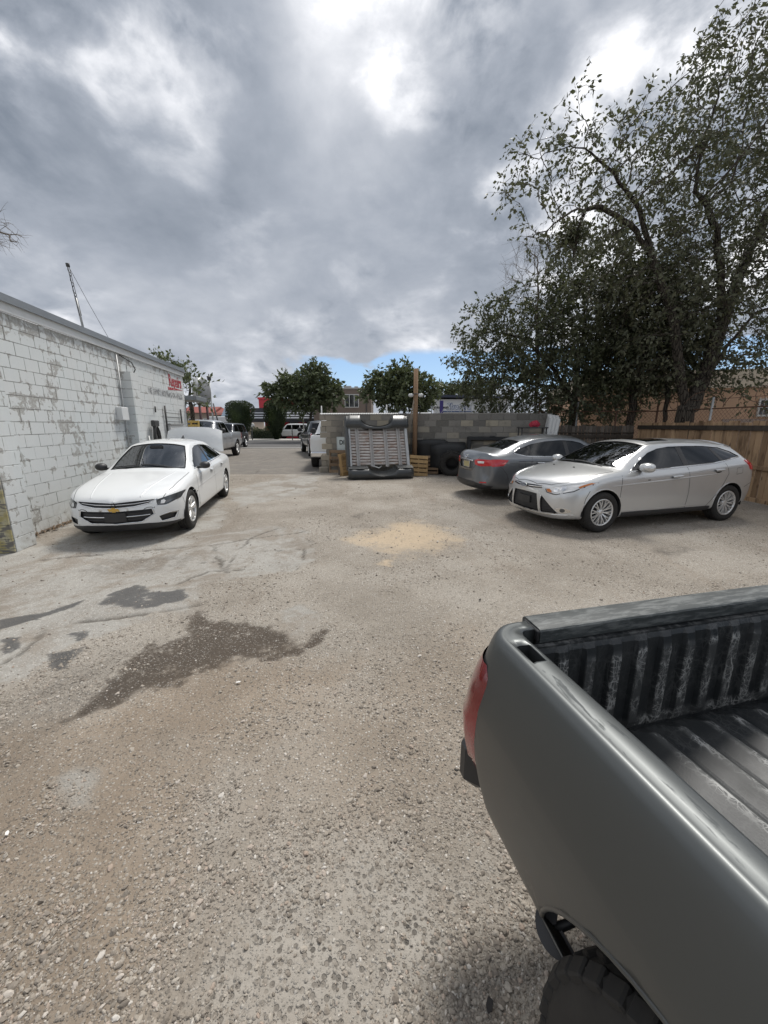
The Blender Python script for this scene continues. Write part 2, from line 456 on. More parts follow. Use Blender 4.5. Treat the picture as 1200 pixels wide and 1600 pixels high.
def ground_mat(t):
    p = t.pos()
    A = {k: t.attr(k) for k in ('conc', 'blot', 'wet', 'damp', 'sand', 'brown', 'asph', 'hard', 'patchg', 'crack')}
    big = t.noise(p, 0.55, 4, 0.6); mid = t.noise(p, 3.2, 5, 0.62); fin = t.noise(p, 22, 4, 0.65); gr = t.noise(p, 140, 3, 0.7)
    st = t.voro(p, 62, out='Color'); stx = t.sep(st)[0]; std = t.voro(p, 62)
    st2 = t.voro(p, 150, out='Color'); st2x = t.sep(st2)[0]; st2y = t.sep(st2)[1]; std2 = t.voro(p, 150)
    st3 = t.sep(t.voro(p, 27, out='Color'))[0]
    base = t.mix(mid, (0.222, 0.194, 0.160), (0.375, 0.337, 0.288))
    base = t.mix(A['brown'] * 0.55, base, t.mix(mid, (0.19, 0.135, 0.088), (0.30, 0.225, 0.155)))
    stone = t.ramp(stx, [(0.0, (0.13, 0.118, 0.105)), (0.35, (0.30, 0.268, 0.228)), (0.65, (0.44, 0.40, 0.345)), (0.9, (0.60, 0.56, 0.495)), (1.0, (0.76, 0.73, 0.68))])
    stone2 = t.ramp(st2x, [(0.0, (0.12, 0.105, 0.092)), (0.5, (0.30, 0.27, 0.23)), (0.9, (0.48, 0.445, 0.39)), (1.0, (0.7, 0.67, 0.62))])
    m1 = t.smooth(stx * 0.5 + mid * 0.9, 0.52, 0.78) * (1.0 - t.smooth(std, 0.30, 0.46)) * (1.0 - A['brown'] * 0.4)
    m2 = t.smooth(st2y + fin * 0.5 - A['brown'] * 0.1, 0.55, 0.95) * (1.0 - t.smooth(std2, 0.34, 0.5))
    g = t.mix(m2 * 0.85, base, stone2)
    g = t.mix(m1 * 0.9, g, stone)
    g = t.mix(t.smooth(big, 0.42, 0.62) * 0.55, g, t.mix(0.55, g, (0.13, 0.106, 0.08)))
    g = t.mix(t.smooth(big, 0.5, 0.36) * 0.25, g, (0.43, 0.40, 0.355))
    pit = t.smooth(t.sep(t.voro(p, 105, out='Color'))[2] + fin * 0.3, 1.02, 1.12)
    g = t.mix(pit * 0.6, g, (0.085, 0.074, 0.062))
    rut = t.smooth(t.noise(t.scalev(p, (1.6, 0.35, 1.0)), 1.0, 5, 0.6, 0.5), 0.54, 0.66)
    g = t.mix(rut * 0.28, g, (0.20, 0.158, 0.118))
    # worn aggregate with pale binder
    agg = t.mix(t.smooth(t.voro(p, 48), 0.30, 0.44), t.ramp(t.sep(t.voro(p, 48, out='Color'))[1], [(0, (0.085, 0.078, 0.07)), (0.6, (0.2, 0.178, 0.152)), (1, (0.32, 0.29, 0.25))]), t.mix(fin, (0.27, 0.245, 0.21), (0.42, 0.39, 0.345)))
    g = t.mix(A['hard'] * t.smooth(mid, 0.36, 0.56), g, agg)
    g = t.mix(A['sand'] * t.smooth(mid * 0.9 + fin * 0.9 + A['sand'] * 0.40, 0.84, 1.20) * 0.9, g, t.mix(fin, (0.45, 0.35, 0.235), (0.58, 0.46, 0.325)))
    cc = t.mix(t.noise(p, 1.4, 6, 0.65), (0.225, 0.212, 0.19), (0.41, 0.395, 0.362))
    cc = t.mix(t.smooth(fin * 0.6 + mid * 0.6, 0.55, 0.75) * 0.5, cc, (0.20, 0.175, 0.145))
    cc = t.mix(t.smooth(st2x, 0.82, 0.95) * 0.45, cc, stone2)
    dirt = t.smooth(t.noise(p, 1.1, 7, 0.7, 0.5), 0.46, 0.58)
    cc = t.mix(dirt * 0.85, cc, t.mix(0.35, g, (0.15, 0.122, 0.095)))
    g = t.mix(A['conc'], g, cc)
    g = t.mix(A['patchg'] * 0.7, g, (0.33, 0.318, 0.29))
    asx = t.mix(mid, (0.135, 0.122, 0.108), (0.235, 0.217, 0.192)); asx = t.mix(t.smooth(gr, 0.5, 0.75) * 0.4, asx, (0.30, 0.28, 0.25))
    g = t.mix(A['asph'] * (1.0 - dirt * 0.3), g, asx)
    blot = t.mix(fin, (0.045, 0.036, 0.028), (0.105, 0.083, 0.064)); blot = t.mix(m1 * 0.35, blot, stone)
    g = t.mix(A['blot'] * t.smooth(mid * 0.8 + fin * 0.8 + A['blot'] * 0.35, 0.84, 1.12) * 0.95, g, blot)
    g = t.mix(A['wet'] * t.smooth(mid * 0.8 + fin * 0.7 + A['wet'] * 0.35, 0.82, 1.06) * 0.9, g, t.mix(fin, (0.045, 0.045, 0.047), (0.11, 0.107, 0.102)))
    g = t.mix(A['damp'] * t.smooth(mid * 0.8 + fin * 0.6, 0.5, 0.85), g, t.mix(0.72, g, (0.06, 0.052, 0.044)))
    g = t.mix(A['crack'] * 0.75, g, (0.06, 0.052, 0.042))
    h = m1 * (0.46 - std).max(0.0) * 1.9 + m2 * (0.5 - std2).max(0.0) * 0.8 - A['hard'] * t.smooth(t.voro(p, 48), 0.44, 0.30) * 0.35 + gr * 0.25 + fin * 0.35
    h = h * (1.0 - A['conc'] * 0.6)
    return {'Base Color': g, 'Roughness': 0.92 - A['wet'] * 0.35, 'Specular IOR Level': 0.25, 'Normal': t.bump(h, 0.9, 0.012)}
me.materials.append(mat('ground_gravel', ground_mat))
ground = bpy.data.objects.new('ground', me); link(ground); meta(ground, kind='structure')
_gz = gz.reshape(ny, nx)
def ground_z(x_, y_):
    i = np.clip(np.searchsorted(ys, y_) - 1, 0, ny - 2); j = np.clip(np.searchsorted(xs, x_) - 1, 0, nx - 2)
    fy = (y_ - ys[i]) / (ys[i + 1] - ys[i]); fx = (x_ - xs[j]) / (xs[j + 1] - xs[j])
    return (_gz[i, j] * (1 - fx) * (1 - fy) + _gz[i, j + 1] * fx * (1 - fy) + _gz[i + 1, j] * (1 - fx) * fy + _gz[i + 1, j + 1] * fx * fy)
def mask_at(arr, x_, y_):
    a = arr.reshape(ny, nx)
    i = np.clip(np.searchsorted(ys, y_), 0, ny - 1); j = np.clip(np.searchsorted(xs, x_), 0, nx - 1)
    return a[i, j]

# loose gravel: one mass of stones
def scatter(n, rfun, keep, name, colors, seed, embed=0.25):
    rg = np.random.default_rng(seed)
    yy = 0.45 * (12.0 / 0.45) ** (rg.random(n) ** 1.25)
    xx = (rg.random(n) * 2 - 1) * (yy * 1.0 + 0.75)
    k = keep(xx, yy, rg) & (xx > -6.3) & (xx < 7.3)
    xx, yy = xx[k], yy[k]; n = len(xx)
    rad = rfun(rg, n, yy)
    zz = ground_z(xx, yy) + rad * (0.5 - embed)
    me = bpy.data.meshes.new(name)
    me.vertices.add(n); me.vertices.foreach_set('co', np.stack([xx, yy, zz], 1).ravel())
    sc = np.stack([rad * rg.uniform(0.8, 1.35, n), rad * rg.uniform(0.7, 1.1, n), rad * rg.uniform(0.45, 0.8, n)], 1)
    rot = np.stack([rg.normal(0, 0.35, n), rg.normal(0, 0.35, n), rg.uniform(0, 6.28, n)], 1)
    for nm, arr in (('sc', sc), ('rot', rot)):
        a = me.attributes.new(nm, 'FLOAT_VECTOR', 'POINT'); a.data.foreach_set('vector', arr.astype(np.float32).ravel())
    a = me.attributes.new('tone', 'FLOAT', 'POINT'); a.data.foreach_set('value', rg.random(n).astype(np.float32))
    o = bpy.data.objects.new(name, me); link(o)
    ng = bpy.data.node_groups.new('stones', 'GeometryNodeTree')
    ng.interface.new_socket('Geometry', in_out='INPUT', socket_type='NodeSocketGeometry')
    ng.interface.new_socket('Geometry', in_out='OUTPUT', socket_type='NodeSocketGeometry')
    N = ng.nodes.new; L = ng.links.new
    gi, go = N('NodeGroupInput'), N('NodeGroupOutput')
    m2p = N('GeometryNodeMeshToPoints'); iop = N('GeometryNodeInstanceOnPoints'); ico = N('GeometryNodeMeshIcoSphere')
    ico.inputs['Subdivisions'].default_value = 2; ico.inputs['Radius'].default_value = 1.0
    sp = N('GeometryNodeSetPosition'); nz = N('ShaderNodeTexNoise'); nz.inputs['Scale'].default_value = 1.3; nz.inputs['Detail'].default_value = 1
    vm = N('ShaderNodeVectorMath'); vm.operation = 'SUBTRACT'; vm.inputs[1].default_value = (0.5, 0.5, 0.5)
    vs_ = N('ShaderNodeVectorMath'); vs_.operation = 'SCALE'; vs_.inputs['Scale'].default_value = 1.1
    L(nz.outputs['Color'], vm.inputs[0]); L(vm.outputs[0], vs_.inputs[0]); L(vs_.outputs[0], sp.inputs['Offset'])
    sm = N('GeometryNodeSetMaterial'); sm.inputs['Material'].default_value = colors
    ss = N('GeometryNodeSetShadeSmooth'); ss.inputs['Shade Smooth'].default_value = False
    a1 = N('GeometryNodeInputNamedAttribute'); a1.data_type = 'FLOAT_VECTOR'; a1.inputs[0].default_value = 'sc'
    a2 = N('GeometryNodeInputNamedAttribute'); a2.data_type = 'FLOAT_VECTOR'; a2.inputs[0].default_value = 'rot'
    e2r = N('FunctionNodeEulerToRotation')
    L(gi.outputs[0], m2p.inputs['Mesh']); L(m2p.outputs[0], iop.inputs['Points'])
    L(ico.outputs['Mesh'], sp.inputs['Geometry']); L(sp.outputs[0], ss.inputs[0]); L(ss.outputs[0], sm.inputs[0]); L(sm.outputs[0], iop.inputs['Instance'])
    L(a1.outputs[0], iop.inputs['Scale']); L(a2.outputs[0], e2r.inputs[0]); L(e2r.outputs[0], iop.inputs['Rotation'])
    L(iop.outputs[0], go.inputs[0])
    md = o.modifiers.new('stones', 'NODES'); md.node_group = ng
    return o
def stone_mat(t):
    f = t.attr('tone', 'INSTANCER')
    c = t.ramp(f, [(0.0, (0.11, 0.095, 0.082)), (0.25, (0.235, 0.205, 0.172)), (0.55, (0.35, 0.31, 0.262)), (0.80, (0.48, 0.44, 0.38)), (0.88, (0.40, 0.30, 0.235)), (1.0, (0.74, 0.71, 0.655))])
    c = t.mix(0.25 + t.noise(t.pos(), 60, 3, 0.6) * 0.35, c, (0.285, 0.247, 0.203))
    return {'Base Color': c, 'Roughness': 0.9, 'Specular IOR Level': 0.3}
smat = mat('gravel_stone', stone_mat)
def keep_g(x_, y_, rg):
    f = fbm(x_, y_, 1.1, 3, 5); f2 = fbm(x_, y_, 4.0, 2, 6)
    dens = sstep(f * 0.6 + f2 * 0.4, 0.42, 0.62) * 0.72 + 0.05
    dens *= np.clip(1 - mask_at(conc, x_, y_) * 0.88 - mask_at(asph, x_, y_) - mask_at(sand, x_, y_) * 0.6, 0.02, 1)
    return rg.random(len(x_)) < dens
grv = scatter(230000, lambda rg, n, y_: np.clip(rg.lognormal(math.log(0.0036), 0.50, n), 0.0015, 0.0135) * (0.8 + 0.075 * y_), keep_g, 'gravel', smat, 3, 0.40)
meta(grv, 'loose pale gravel scattered over the yard', 'gravel', kind='stuff')

# ================================================================== PAINTED BLOCK BUILDING
WD = Vector((-.168, .986, 0)).normalized()
WANG = math.atan2(WD.y, WD.x)
def block_mesh(lx, lz, dep=.012, b=.0018):
    """front face towards -y, chamfered"""
    x, z = lx / 2, lz / 2
    mb = MB()
    mb.add([(-x, 0, -z), (x, 0, -z), (x, 0, z), (-x, 0, z), (-x + b, -dep, -z + b), (x - b, -dep, -z + b), (x - b, -dep, z - b), (-x + b, -dep, z - b)],
           [(4, 5, 6, 7), (0, 1, 5, 4), (1, 2, 6, 5), (2, 3, 7, 6), (3, 0, 4, 7)])
    return mb
CRS, BLN = .185, .30
def wall_paint(t):
    p = t.pos()
    s = t.vmath('DOT_PRODUCT', t.vmath('SUBTRACT', p, (-5.41, 6.49, 0)), tuple(WD))
    z = t.sep(p)[2]
    row = z / CRS
    rf = t.n('ShaderNodeMath', operation='FRACT'); t.put(rf.inputs[0], row); rf = S(t.nt, rf.outputs[0])
    fl = row - rf
    par = t.n('ShaderNodeMath', operation='MODULO'); t.put(par.inputs[0], fl); par.inputs[1].default_value = 2; par = S(t.nt, par.outputs[0])
    cf = t.n('ShaderNodeMath', operation='FRACT'); t.put(cf.inputs[0], (s + 30.0) / BLN + par * 0.5); cf = S(t.nt, cf.outputs[0])
    jz = (rf - 0.5).abs() * -1.0 + 0.5; js = (cf - 0.5).abs() * -1.0 + 0.5          # 0 at the joints
    jd = (jz * CRS).min(js * BLN)
    n = t.noise(p, 1.6, 6, 0.62); n2 = t.noise(p, 6.5, 6, 0.68, 0.6); n3 = t.noise(p, 30, 4, 0.6)
    up = t.smooth(z, 1.2, 2.1)
    nearj = 1.0 - t.smooth(jd, 0.0, 0.045)
    far = t.smooth(s, 2.2, 3.0)
    mask = n * 0.55 + n2 * 0.55 + nearj * 0.045 + up * 0.02 - far * 0.05 + t.smooth(z, 2.9, 3.1) * 0.06
    peel = t.smooth(mask, 0.625, 0.64)
    jn = t.noise(p, 4.2, 4, 0.65)
    thin = (1.0 - t.smooth(jd, 0.002, 0.008)) * t.smooth(jn + up * 0.13 - far * 0.14, 0.46, 0.58)
    paint_c = t.mix(n3 * 0.5 + n * 0.5, (0.56, 0.58, 0.575), (0.70, 0.71, 0.70))
    repaint = t.smooth(t.noise(p, 0.7, 3, 0.5), 0.46, 0.54)
    paint_c = t.mix(repaint * 0.35, paint_c, (0.60, 0.64, 0.645))
    grime = (1.0 - t.smooth(z, 0.0, 0.55)) * t.smooth(n2, 0.35, 0.7)
    paint_c = t.mix(grime * 0.6, paint_c, (0.36, 0.34, 0.29))
    drip = t.smooth(t.noise(t.scalev(p, (9, 9, 0.7)), 1.0, 5, 0.6), 0.58, 0.75) * 0.18
    paint_c = t.mix(drip, paint_c, (0.40, 0.39, 0.35))
    bare = t.mix(n3, (0.25, 0.235, 0.21), (0.40, 0.385, 0.355))
    c = t.mix(peel * (0.45 + 0.45 * t.smooth(n3, 0.35, 0.6)), paint_c, bare)
    c = t.mix(thin * 0.66, c, (0.15, 0.145, 0.132))
    rust = (1.0 - t.smooth(s, -1.30, -1.02)) * (1.0 - t.smooth(z, 0.35, 1.25)) 
    return {'Base Color': c, 'Roughness': 0.75, 'Specular IOR Level': 0.3, 'Normal': t.bump((1.0 - peel) * 0.6 + n3 * 0.5 + t.noise(p, 90, 3, 0.6) * 0.3, 0.5, 0.006)}
WPAINT = mat('peeling_white_paint', wall_paint)
def stain_paint(t):
    p = t.pos(); z = t.sep(p)[2]
    n = t.noise(p, 5, 6, 0.65); w_ = t.noise(t.scalev(p, (3, 3, 14)), 1.5, 4, 0.6)
    c = t.mix(t.smooth(n, 0.35, 0.65), (0.34, 0.285, 0.10), (0.45, 0.42, 0.30))
    c = t.mix(t.smooth(w_, 0.52, 0.6), c, (0.16, 0.15, 0.13))
    c = t.mix(t.smooth(z + n * 0.5, 1.0, 1.35), c, (0.55, 0.55, 0.52))
    c = t.mix(t.smooth(n, 0.60, 0.63) * 0.8, c, t.mix(t.smooth(z, 1.0, 1.5), (0.13, 0.125, 0.118), (0.32, 0.305, 0.28)))
    return {'Base Color': c, 'Roughness': 0.85, 'Normal': t.bump(n, 0.5, 0.01)}
STAIN = mat('mustard_stained_block', stain_paint)
FASCIA = mat('white_fascia_board', lambda t: {'Base Color': t.mix(t.noise(t.obj(), 6, 5, 0.6), (0.55, 0.56, 0.555), (0.74, 0.745, 0.74)), 'Roughness': 0.6})
FLASH = mat('grey_roof_flashing', lambda t: {'Base Color': t.mix(t.noise(t.obj(), 4, 4), (0.17, 0.185, 0.20), (0.25, 0.265, 0.28)), 'Roughness': 0.5, 'Metallic': 0.2})
GALV = mat('galvanised_metal', lambda t: {'Base Color': t.mix(t.noise(t.obj(), 12, 4), (0.36, 0.365, 0.36), (0.52, 0.525, 0.52)), 'Metallic': 0.5, 'Roughness': 0.5})
DKMETAL = mat('dark_metal', lambda t: {'Base Color': t.mix(t.noise(t.obj(), 12, 4), (0.03, 0.03, 0.032), (0.07, 0.068, 0.065)), 'Roughness': 0.6})
RUST = mat('rusty_metal', lambda t: {'Base Color': t.mix(t.noise(t.obj(), 14, 5, 0.65), (0.09, 0.045, 0.03), (0.19, 0.11, 0.075)), 'Roughness': 0.85})
ROOFM = mat('flat_roof_membrane', color=(0.3, 0.3, 0.3), rough=0.8)
S0, S1_, WH = -1.81, 6.70, 17 * CRS
bld = thing('shop_building', 'white painted concrete block workshop with peeling paint and red lettering', 'building', (-5.41, 6.49, 0), WANG)
mb = MB(); mb.box((S0 + .012, .009, 0), (S1_, 9, WH)); core = mb.build('wall', WPAINT, bld)
full = block_mesh(BLN - .0012, CRS - .0012).mesh('block', WPAINT); half = block_mesh(BLN / 2 - .0012, CRS - .0012).mesh('block', WPAINT)
cells = []
for r_ in range(17):
    z = (r_ + .5) * CRS
    off = (r_ % 2) * .5
    k0 = math.floor((S0 + 30) / BLN + off); k1 = math.ceil((S1_ + 30) / BLN + off)
    for k in range(k0, k1):
        a, b = (k - off) * BLN - 30, (k + 1 - off) * BLN - 30
        a, b = max(a, S0), min(b, S1_)
        if b - a < .04 or (a + b) / 2 < -1.43 or (2.5 < (a + b) / 2 < 2.88): continue
        Wp = Vector((-5.41, 6.49, 0)) + WD * (a + b) / 2
        u, v, dep = px((Wp.x, Wp.y, z)); inv = 0 < u < 1210 and dep > 0.3
        cells.append((-(1 / dep ** 2) if inv else 1, a, b, z))
cells.sort()
rest = MB(); cnt = 0
for i, (key, a, b, z) in enumerate(cells):
    w_ = b - a; o_ = .0125 - float(rng.uniform(0, .003))
    if i < 285:
        if abs(w_ - BLN) < .01: me = full
        elif abs(w_ - BLN / 2) < .01: me = half
        else: me = block_mesh(w_ - .0012, CRS - .0012).mesh('block', WPAINT)
        o = bpy.data.objects.new('block', me); link(o, core); o.location = ((a + b) / 2, o_, z)
    else:
        t_ = block_mesh(w_ - .0012, CRS - .0012); rest.add([Vector(p) + Vector(((a + b) / 2, o_, z)) for p in t_.v], t_.f)
o = rest.build('block', WPAINT, core); o['kind'] = 'stuff'
# pilasters
def pilaster(s0, s1, dep, top, stained=False):
    mb = MB(); mb.box((s0 + .006, -dep + .006, 0), (s1 - .006, .03, top)); p = mb.build('pilaster', WPAINT, bld)
    nz = int(round(top / CRS))
    for r_ in range(nz):
        mb = MB(); mb.bbox((s0, -dep, r_ * CRS + .0015), (s1, .03, (r_ + 1) * CRS - .0015), .005); mb.build('block', WPAINT, p)
    return p
pilaster(-1.80, -1.43, .33, WH); pilaster(2.50, 2.88, .20, 15 * CRS)
# end wall at the near corner, stained
mb = MB(); mb.box((S0 - .004, -.31, 0), (S0 + .012, 9, WH)); ew = mb.build('end_wall', STAIN, bld)
for r_ in range(9):
    for k in range(4):
        y0 = -.325 + (k - (r_ % 2) * .5) * .36
        y1 = y0 + .357; y0 = max(y0, -.325)
        mb = MB(); mb.bbox((S0 - .022, y0, r_ * CRS + .002), (S0 + .004, y1, (r_ + 1) * CRS - .002), .004); mb.build('block', STAIN, ew)
# roof edge
mb = MB(); mb.box((S0 - .03, -.045, WH + .002), (S1_ + .04, .0, WH + .135)); mb.build('fascia', FASCIA, bld)
mb = MB(); mb.box((S0 - .05, -.075, WH + .138), (S1_ + .05, .35, WH + .235)); mb.box((S0 - .05, -.085, WH + .125), (S1_ + .05, -.0755, WH + .215)); mb.build('roof_flashing', FLASH, bld)
mb = MB(); mb.box((S0, .352, WH + .01), (S1_, 8.9, WH + .12)); mb.build('roof', ROOFM, bld)
# painted lettering
RED_T = mat('red_sign_paint', lambda t: {'Base Color': t.mix(t.smooth(t.noise(t.pos(), 12, 5, 0.7), 0.55, 0.62), (0.36, 0.025, 0.035), (0.55, 0.45, 0.44)), 'Roughness': 0.7})
GREY_T = mat('faded_black_sign_paint', lambda t: {'Base Color': t.mix(t.smooth(t.noise(t.pos(), 9, 5, 0.7), 0.42, 0.60), (0.16, 0.16, 0.17), (0.58, 0.59, 0.585)), 'Roughness': 0.7})
WT = Matrix.Rotation(R(90), 4, 'X')
me = text_mesh('Repairs', .46, .002, 0, .78, .012)
put_text('sign_lettering', me, RED_T, bld, Matrix.Translation((5.96, -.006, 2.90)) @ WT)
mb = MB(); mb.prism([(5.30, 2.62), (5.9, 2.66), (6.60, 2.70), (5.9, 2.715), (5.30, 2.71)], .0, .006, WT @ Matrix.Translation((0, 0, 0))); mb.build('sign_underline', RED_T, bld)
me = text_mesh('WE REPAIR EVERYTHING ON WHEELS', .205, .002, 0, .74, .002)
put_text('sign_lettering', me, GREY_T, bld, Matrix.Translation((5.17, -.006, 2.49)) @ WT)
# conduit and junction box in front of the middle pilaster
mb = MB(); mb.tube([(2.36, -.03, .05), (2.36, -.03, 3.1)], .016, 8); mb.tube([(2.36, -.03, 3.1), (2.36, -.03, 3.25), (2.36, .1, 3.42)], .016, 8)
for z in (.6, 1.5, 2.4): mb.box((2.32, -.05, z), (2.40, -.0, z + .02))
mb.build('conduit', GALV, bld)
mb = MB(); mb.bbox((2.05, -.12, 1.72), (2.36, .0, 2.0), .01); mb.build('junction_box', FASCIA, bld)
mb = MB(); pts = [(2.52, -.02, 3.12), (2.62, -.21, 2.98), (2.75, -.215, 2.85), (2.98, -.02, 2.70)]
mb.tube(pts, .012, 6); mb.bbox((2.86, -.04, 2.55), (2.98, .0, 2.75), .01); mb.build('cable_drop', DKMETAL, bld)
# stub pipes and steel frame bolted on the far half
mb = MB(); mb.tube([(4.74, -.05, 1.0), (4.74, -.05, 2.15)], .025, 8); mb.tube([(6.02, -.05, 1.0), (6.02, -.05, 2.1)], .025, 8)
for z in (1.72, 1.84, 1.96): mb.tube([(4.74, -.05, z), (6.02, -.05, z - .01)], .008, 6)
mb.build('wall_rack', DKMETAL, bld)
mb = MB(); mb.bbox((4.85, -.10, .7), (5.95, .0, 1.62), .01); mb.build('wall_panel', FASCIA, bld)
mb = MB(); mb.bbox((4.82, -.13, 1.622), (5.98, .0, 1.66), .005); mb.build('panel_lintel', GALV, bld)
mb = MB(); mb.tube([(4.1, -.03, 1.95), (4.12, -.03, 2.1)], .02, 6); mb.build('wall_bracket', DKMETAL, bld)

# things on the roof and on the wall
mast = thing('antenna_mast', 'lattice radio mast leaning above the roof edge with a guy wire', 'antenna', (0, 0, 0))
def wpt(s, o, z): q = Vector((-5.41, 6.49, 0)) + WD * s + Vector((WD.y, -WD.x, 0)) * o; return Vector((q.x, q.y, z))
b0, b1 = wpt(1.56, -.12, 3.30), wpt(1.36, -.12, 4.46)
MB().tube([b0, b0.lerp(b1, .55)], .020, 8).build('lower_pole', GALV, mast)
mb = MB(); ax = (b1 - b0).normalized(); e1 = ax.orthogonal().normalized(); e2 = ax.cross(e1)
for k in range(3):
    dv = (e1 * math.cos(k * 2.094) + e2 * math.sin(k * 2.094)) * .022
    mb.tube([b0.lerp(b1, .3) + dv, b1 + dv * .7], .005, 5)
for k in range(14):
    f = .32 + .66 * k / 14; q = b0.lerp(b1, f); a = k * 2.1
    d1 = (e1 * math.cos(a) + e2 * math.sin(a)) * .024; d2 = (e1 * math.cos(a + 2.1) + e2 * math.sin(a + 2.1)) * .024
    mb.tube([q + d1, q + ax * .05 + d2], .006, 4)
mb.tube([b1 - ax * .03, b1 + ax * .03], .03, 8)
mb.build('lattice', DKMETAL, mast)
g0 = wpt(2.38, -.05, 3.37)
mb = MB(); mb.tube([b1, b1.lerp(g0, .5) + Vector((0, 0, -.02)), g0], .004, 5); mb.build('guy_wire', DKMETAL, mast)
mb = MB(); mb.bbox((-.05, -.05, 0), (.05, .05, .06), .01, Matrix.Translation(g0 - Vector((0, 0, .03)))); mb.tube([g0, g0 + Vector((.1, -.25, .03))], .012, 6); mb.build('wire_clamp', DKMETAL, mast)
o = MB().bbox((-.05, -.05, 0), (.05, .05, .13), .012).lathe([(0, .2), (.07, .18), (.07, .13), (0, .13)], 12, 'Z').build('vent_pipe', DKMETAL)
o.location = wpt(1.0, -.5, WH + .19); meta(o, 'short black vent pipe poking above the roof edge left of the mast', 'vent pipe')
ac = thing('roof_cooler', 'dark box cooler with a tilted lid on the roof near the lettering', 'air cooler', wpt(3.7, -.75, WH + .02), WANG)
MB().bbox((-.55, -.3, 0), (.55, .3, .30), .02).build('housing', DKMETAL, ac)
mb = MB(); m_ = Matrix.Translation((0, 0, .31)) @ Matrix.Rotation(R(-5), 4, 'X'); mb.bbox((-.62, -.36, 0), (.62, .36, .035), .008, m_); mb.build('lid', GALV, ac)
mb = MB()
for k in range(5): mb.box((-.5, -.312, .04 + k * .05), (.5, -.302, .07 + k * .05))
mb.build('louvre', HUBDARK if 'HUBDARK' in globals() else DKMETAL, ac)
hose = thing('hose_bundle', 'dark coiled hose hanging on the white wall above the car boot', 'hose', wpt(3.75, .06, 0), WANG)
mb = MB()
for k in range(7):
    r1, dz = .10 + .012 * k, .30 + .02 * k
    mb.tube([(math.cos(a) * r1 + .02 * math.sin(3 * a + k), -.02 - .012 * k, 1.35 - .03 * k + math.sin(a) * dz) for a in [2 * math.pi * j / 18 for j in range(19)]], .012, 6)
mb.build('coil', DKMETAL, hose)
MB().bbox((-.14, -.10, 1.58), (.16, .0, 1.74), .02).build('bracket', DKMETAL, hose)
mb = MB(); mb.tube([(-.02, -.03, 1.55), (.02, -.05, .9), (.10, -.06, .05)], .03, 8); mb.build('tail', DKMETAL, hose)
pl = MB().tube([wpt(3.0, .35, .02), wpt(3.42, .05, 1.35)], .018, 8).build('leaning_pole', GALV); meta(pl, 'thin grey pole leaning on the white wall left of the hose', 'pole')
# dead leaves along the foot of the wall
mb = MB(); rg = np.random.default_rng(5)
for k in range(900):
    s_ = rg.uniform(-1.35, 2.2); o_ = abs(rg.normal(0, .07)) + .01 - .03; q = wpt(s_, o_, .012 + rg.random() * .03)
    a = rg.uniform(0, 6.28); l_ = rg.uniform(.012, .03); ax_ = Vector((math.cos(a), math.sin(a), rg.uniform(-.5, .5))) * l_; bx_ = Vector((-math.sin(a), math.cos(a), rg.uniform(-.4, .4))) * l_ * .5
    mb.add([q - ax_, q + bx_, q + ax_, q - bx_], [(0, 1, 2), (0, 2, 3)])
lv = mb.build('leaf_litter', mat('dry_leaf', lambda t: {'Base Color': t.mix(t.noise(t.pos(), 60, 2), (0.10, 0.062, 0.035), (0.26, 0.18, 0.11)), 'Roughness': 0.9}), fix=False); meta(lv, 'dry brown leaves drifted along the foot of the white wall', 'leaves', kind='stuff')

# ================================================================== GREY BLOCK WALL
def cmu(t):
    p = t.pos(); r_ = t.rand()
    n = t.noise(p, 3.0, 6, 0.65); f = t.noise(p, 45, 4, 0.65)
    c = t.ramp(r_, [(0.0, (0.14, 0.132, 0.118)), (0.4, (0.205, 0.195, 0.176)), (0.72, (0.255, 0.24, 0.215)), (0.88, (0.33, 0.30, 0.245)), (1.0, (0.40, 0.355, 0.275))])
    c = t.mix(t.smooth(n, 0.5, 0.72) * 0.5, c, (0.11, 0.105, 0.095))
    c = t.mix(f * 0.45, c, t.mix(0.5, c, (0.05, 0.05, 0.047)))
    x = t.sep(p)[0]
    c = t.mix((1.0 - t.smooth(x, -2.1, -1.2)) * 0.55, c, t.mix(r_, (0.33, 0.295, 0.24), (0.46, 0.40, 0.31)))
    return {'Base Color': c, 'Roughness': 0.93, 'Specular IOR Level': 0.2, 'Normal': t.bump(f + t.noise(p, 130, 3, 0.6) * 0.6, 0.6, 0.008)}
CMU = mat('grey_concrete_block', cmu)
MORTAR = mat('mortar', lambda t: {'Base Color': t.mix(t.noise(t.pos(), 20, 4), (0.19, 0.18, 0.16), (0.31, 0.295, 0.265)), 'Roughness': 0.95})
BW0, BW1 = Vector((-2.25, 13.75, 0)), Vector((5.35, 12.55, 0))
bw = thing('block_wall', 'grey concrete block yard wall topped with a pale strip', 'wall', BW0, math.atan2(BW1.y - BW0.y, BW1.x - BW0.x))
BL = (BW1 - BW0).length; CH, CB = .198, .40; NR = 10
mb = MB(); mb.box((.25, .010, -.05), (BL, .19, NR * CH - .006)); wcore = mb.build('mortar_core', MORTAR, bw)
cmf = {}
def cm_block(w_, top=False):
    k = round(w_, 3)
    if k not in cmf:
        m_ = MB(); m_.bbox((-w_ / 2 + .005, -.004, .005), (w_ / 2 - .005, .204, CH - .005), .005); cmf[k] = m_.mesh('block', CMU)
    return cmf[k]
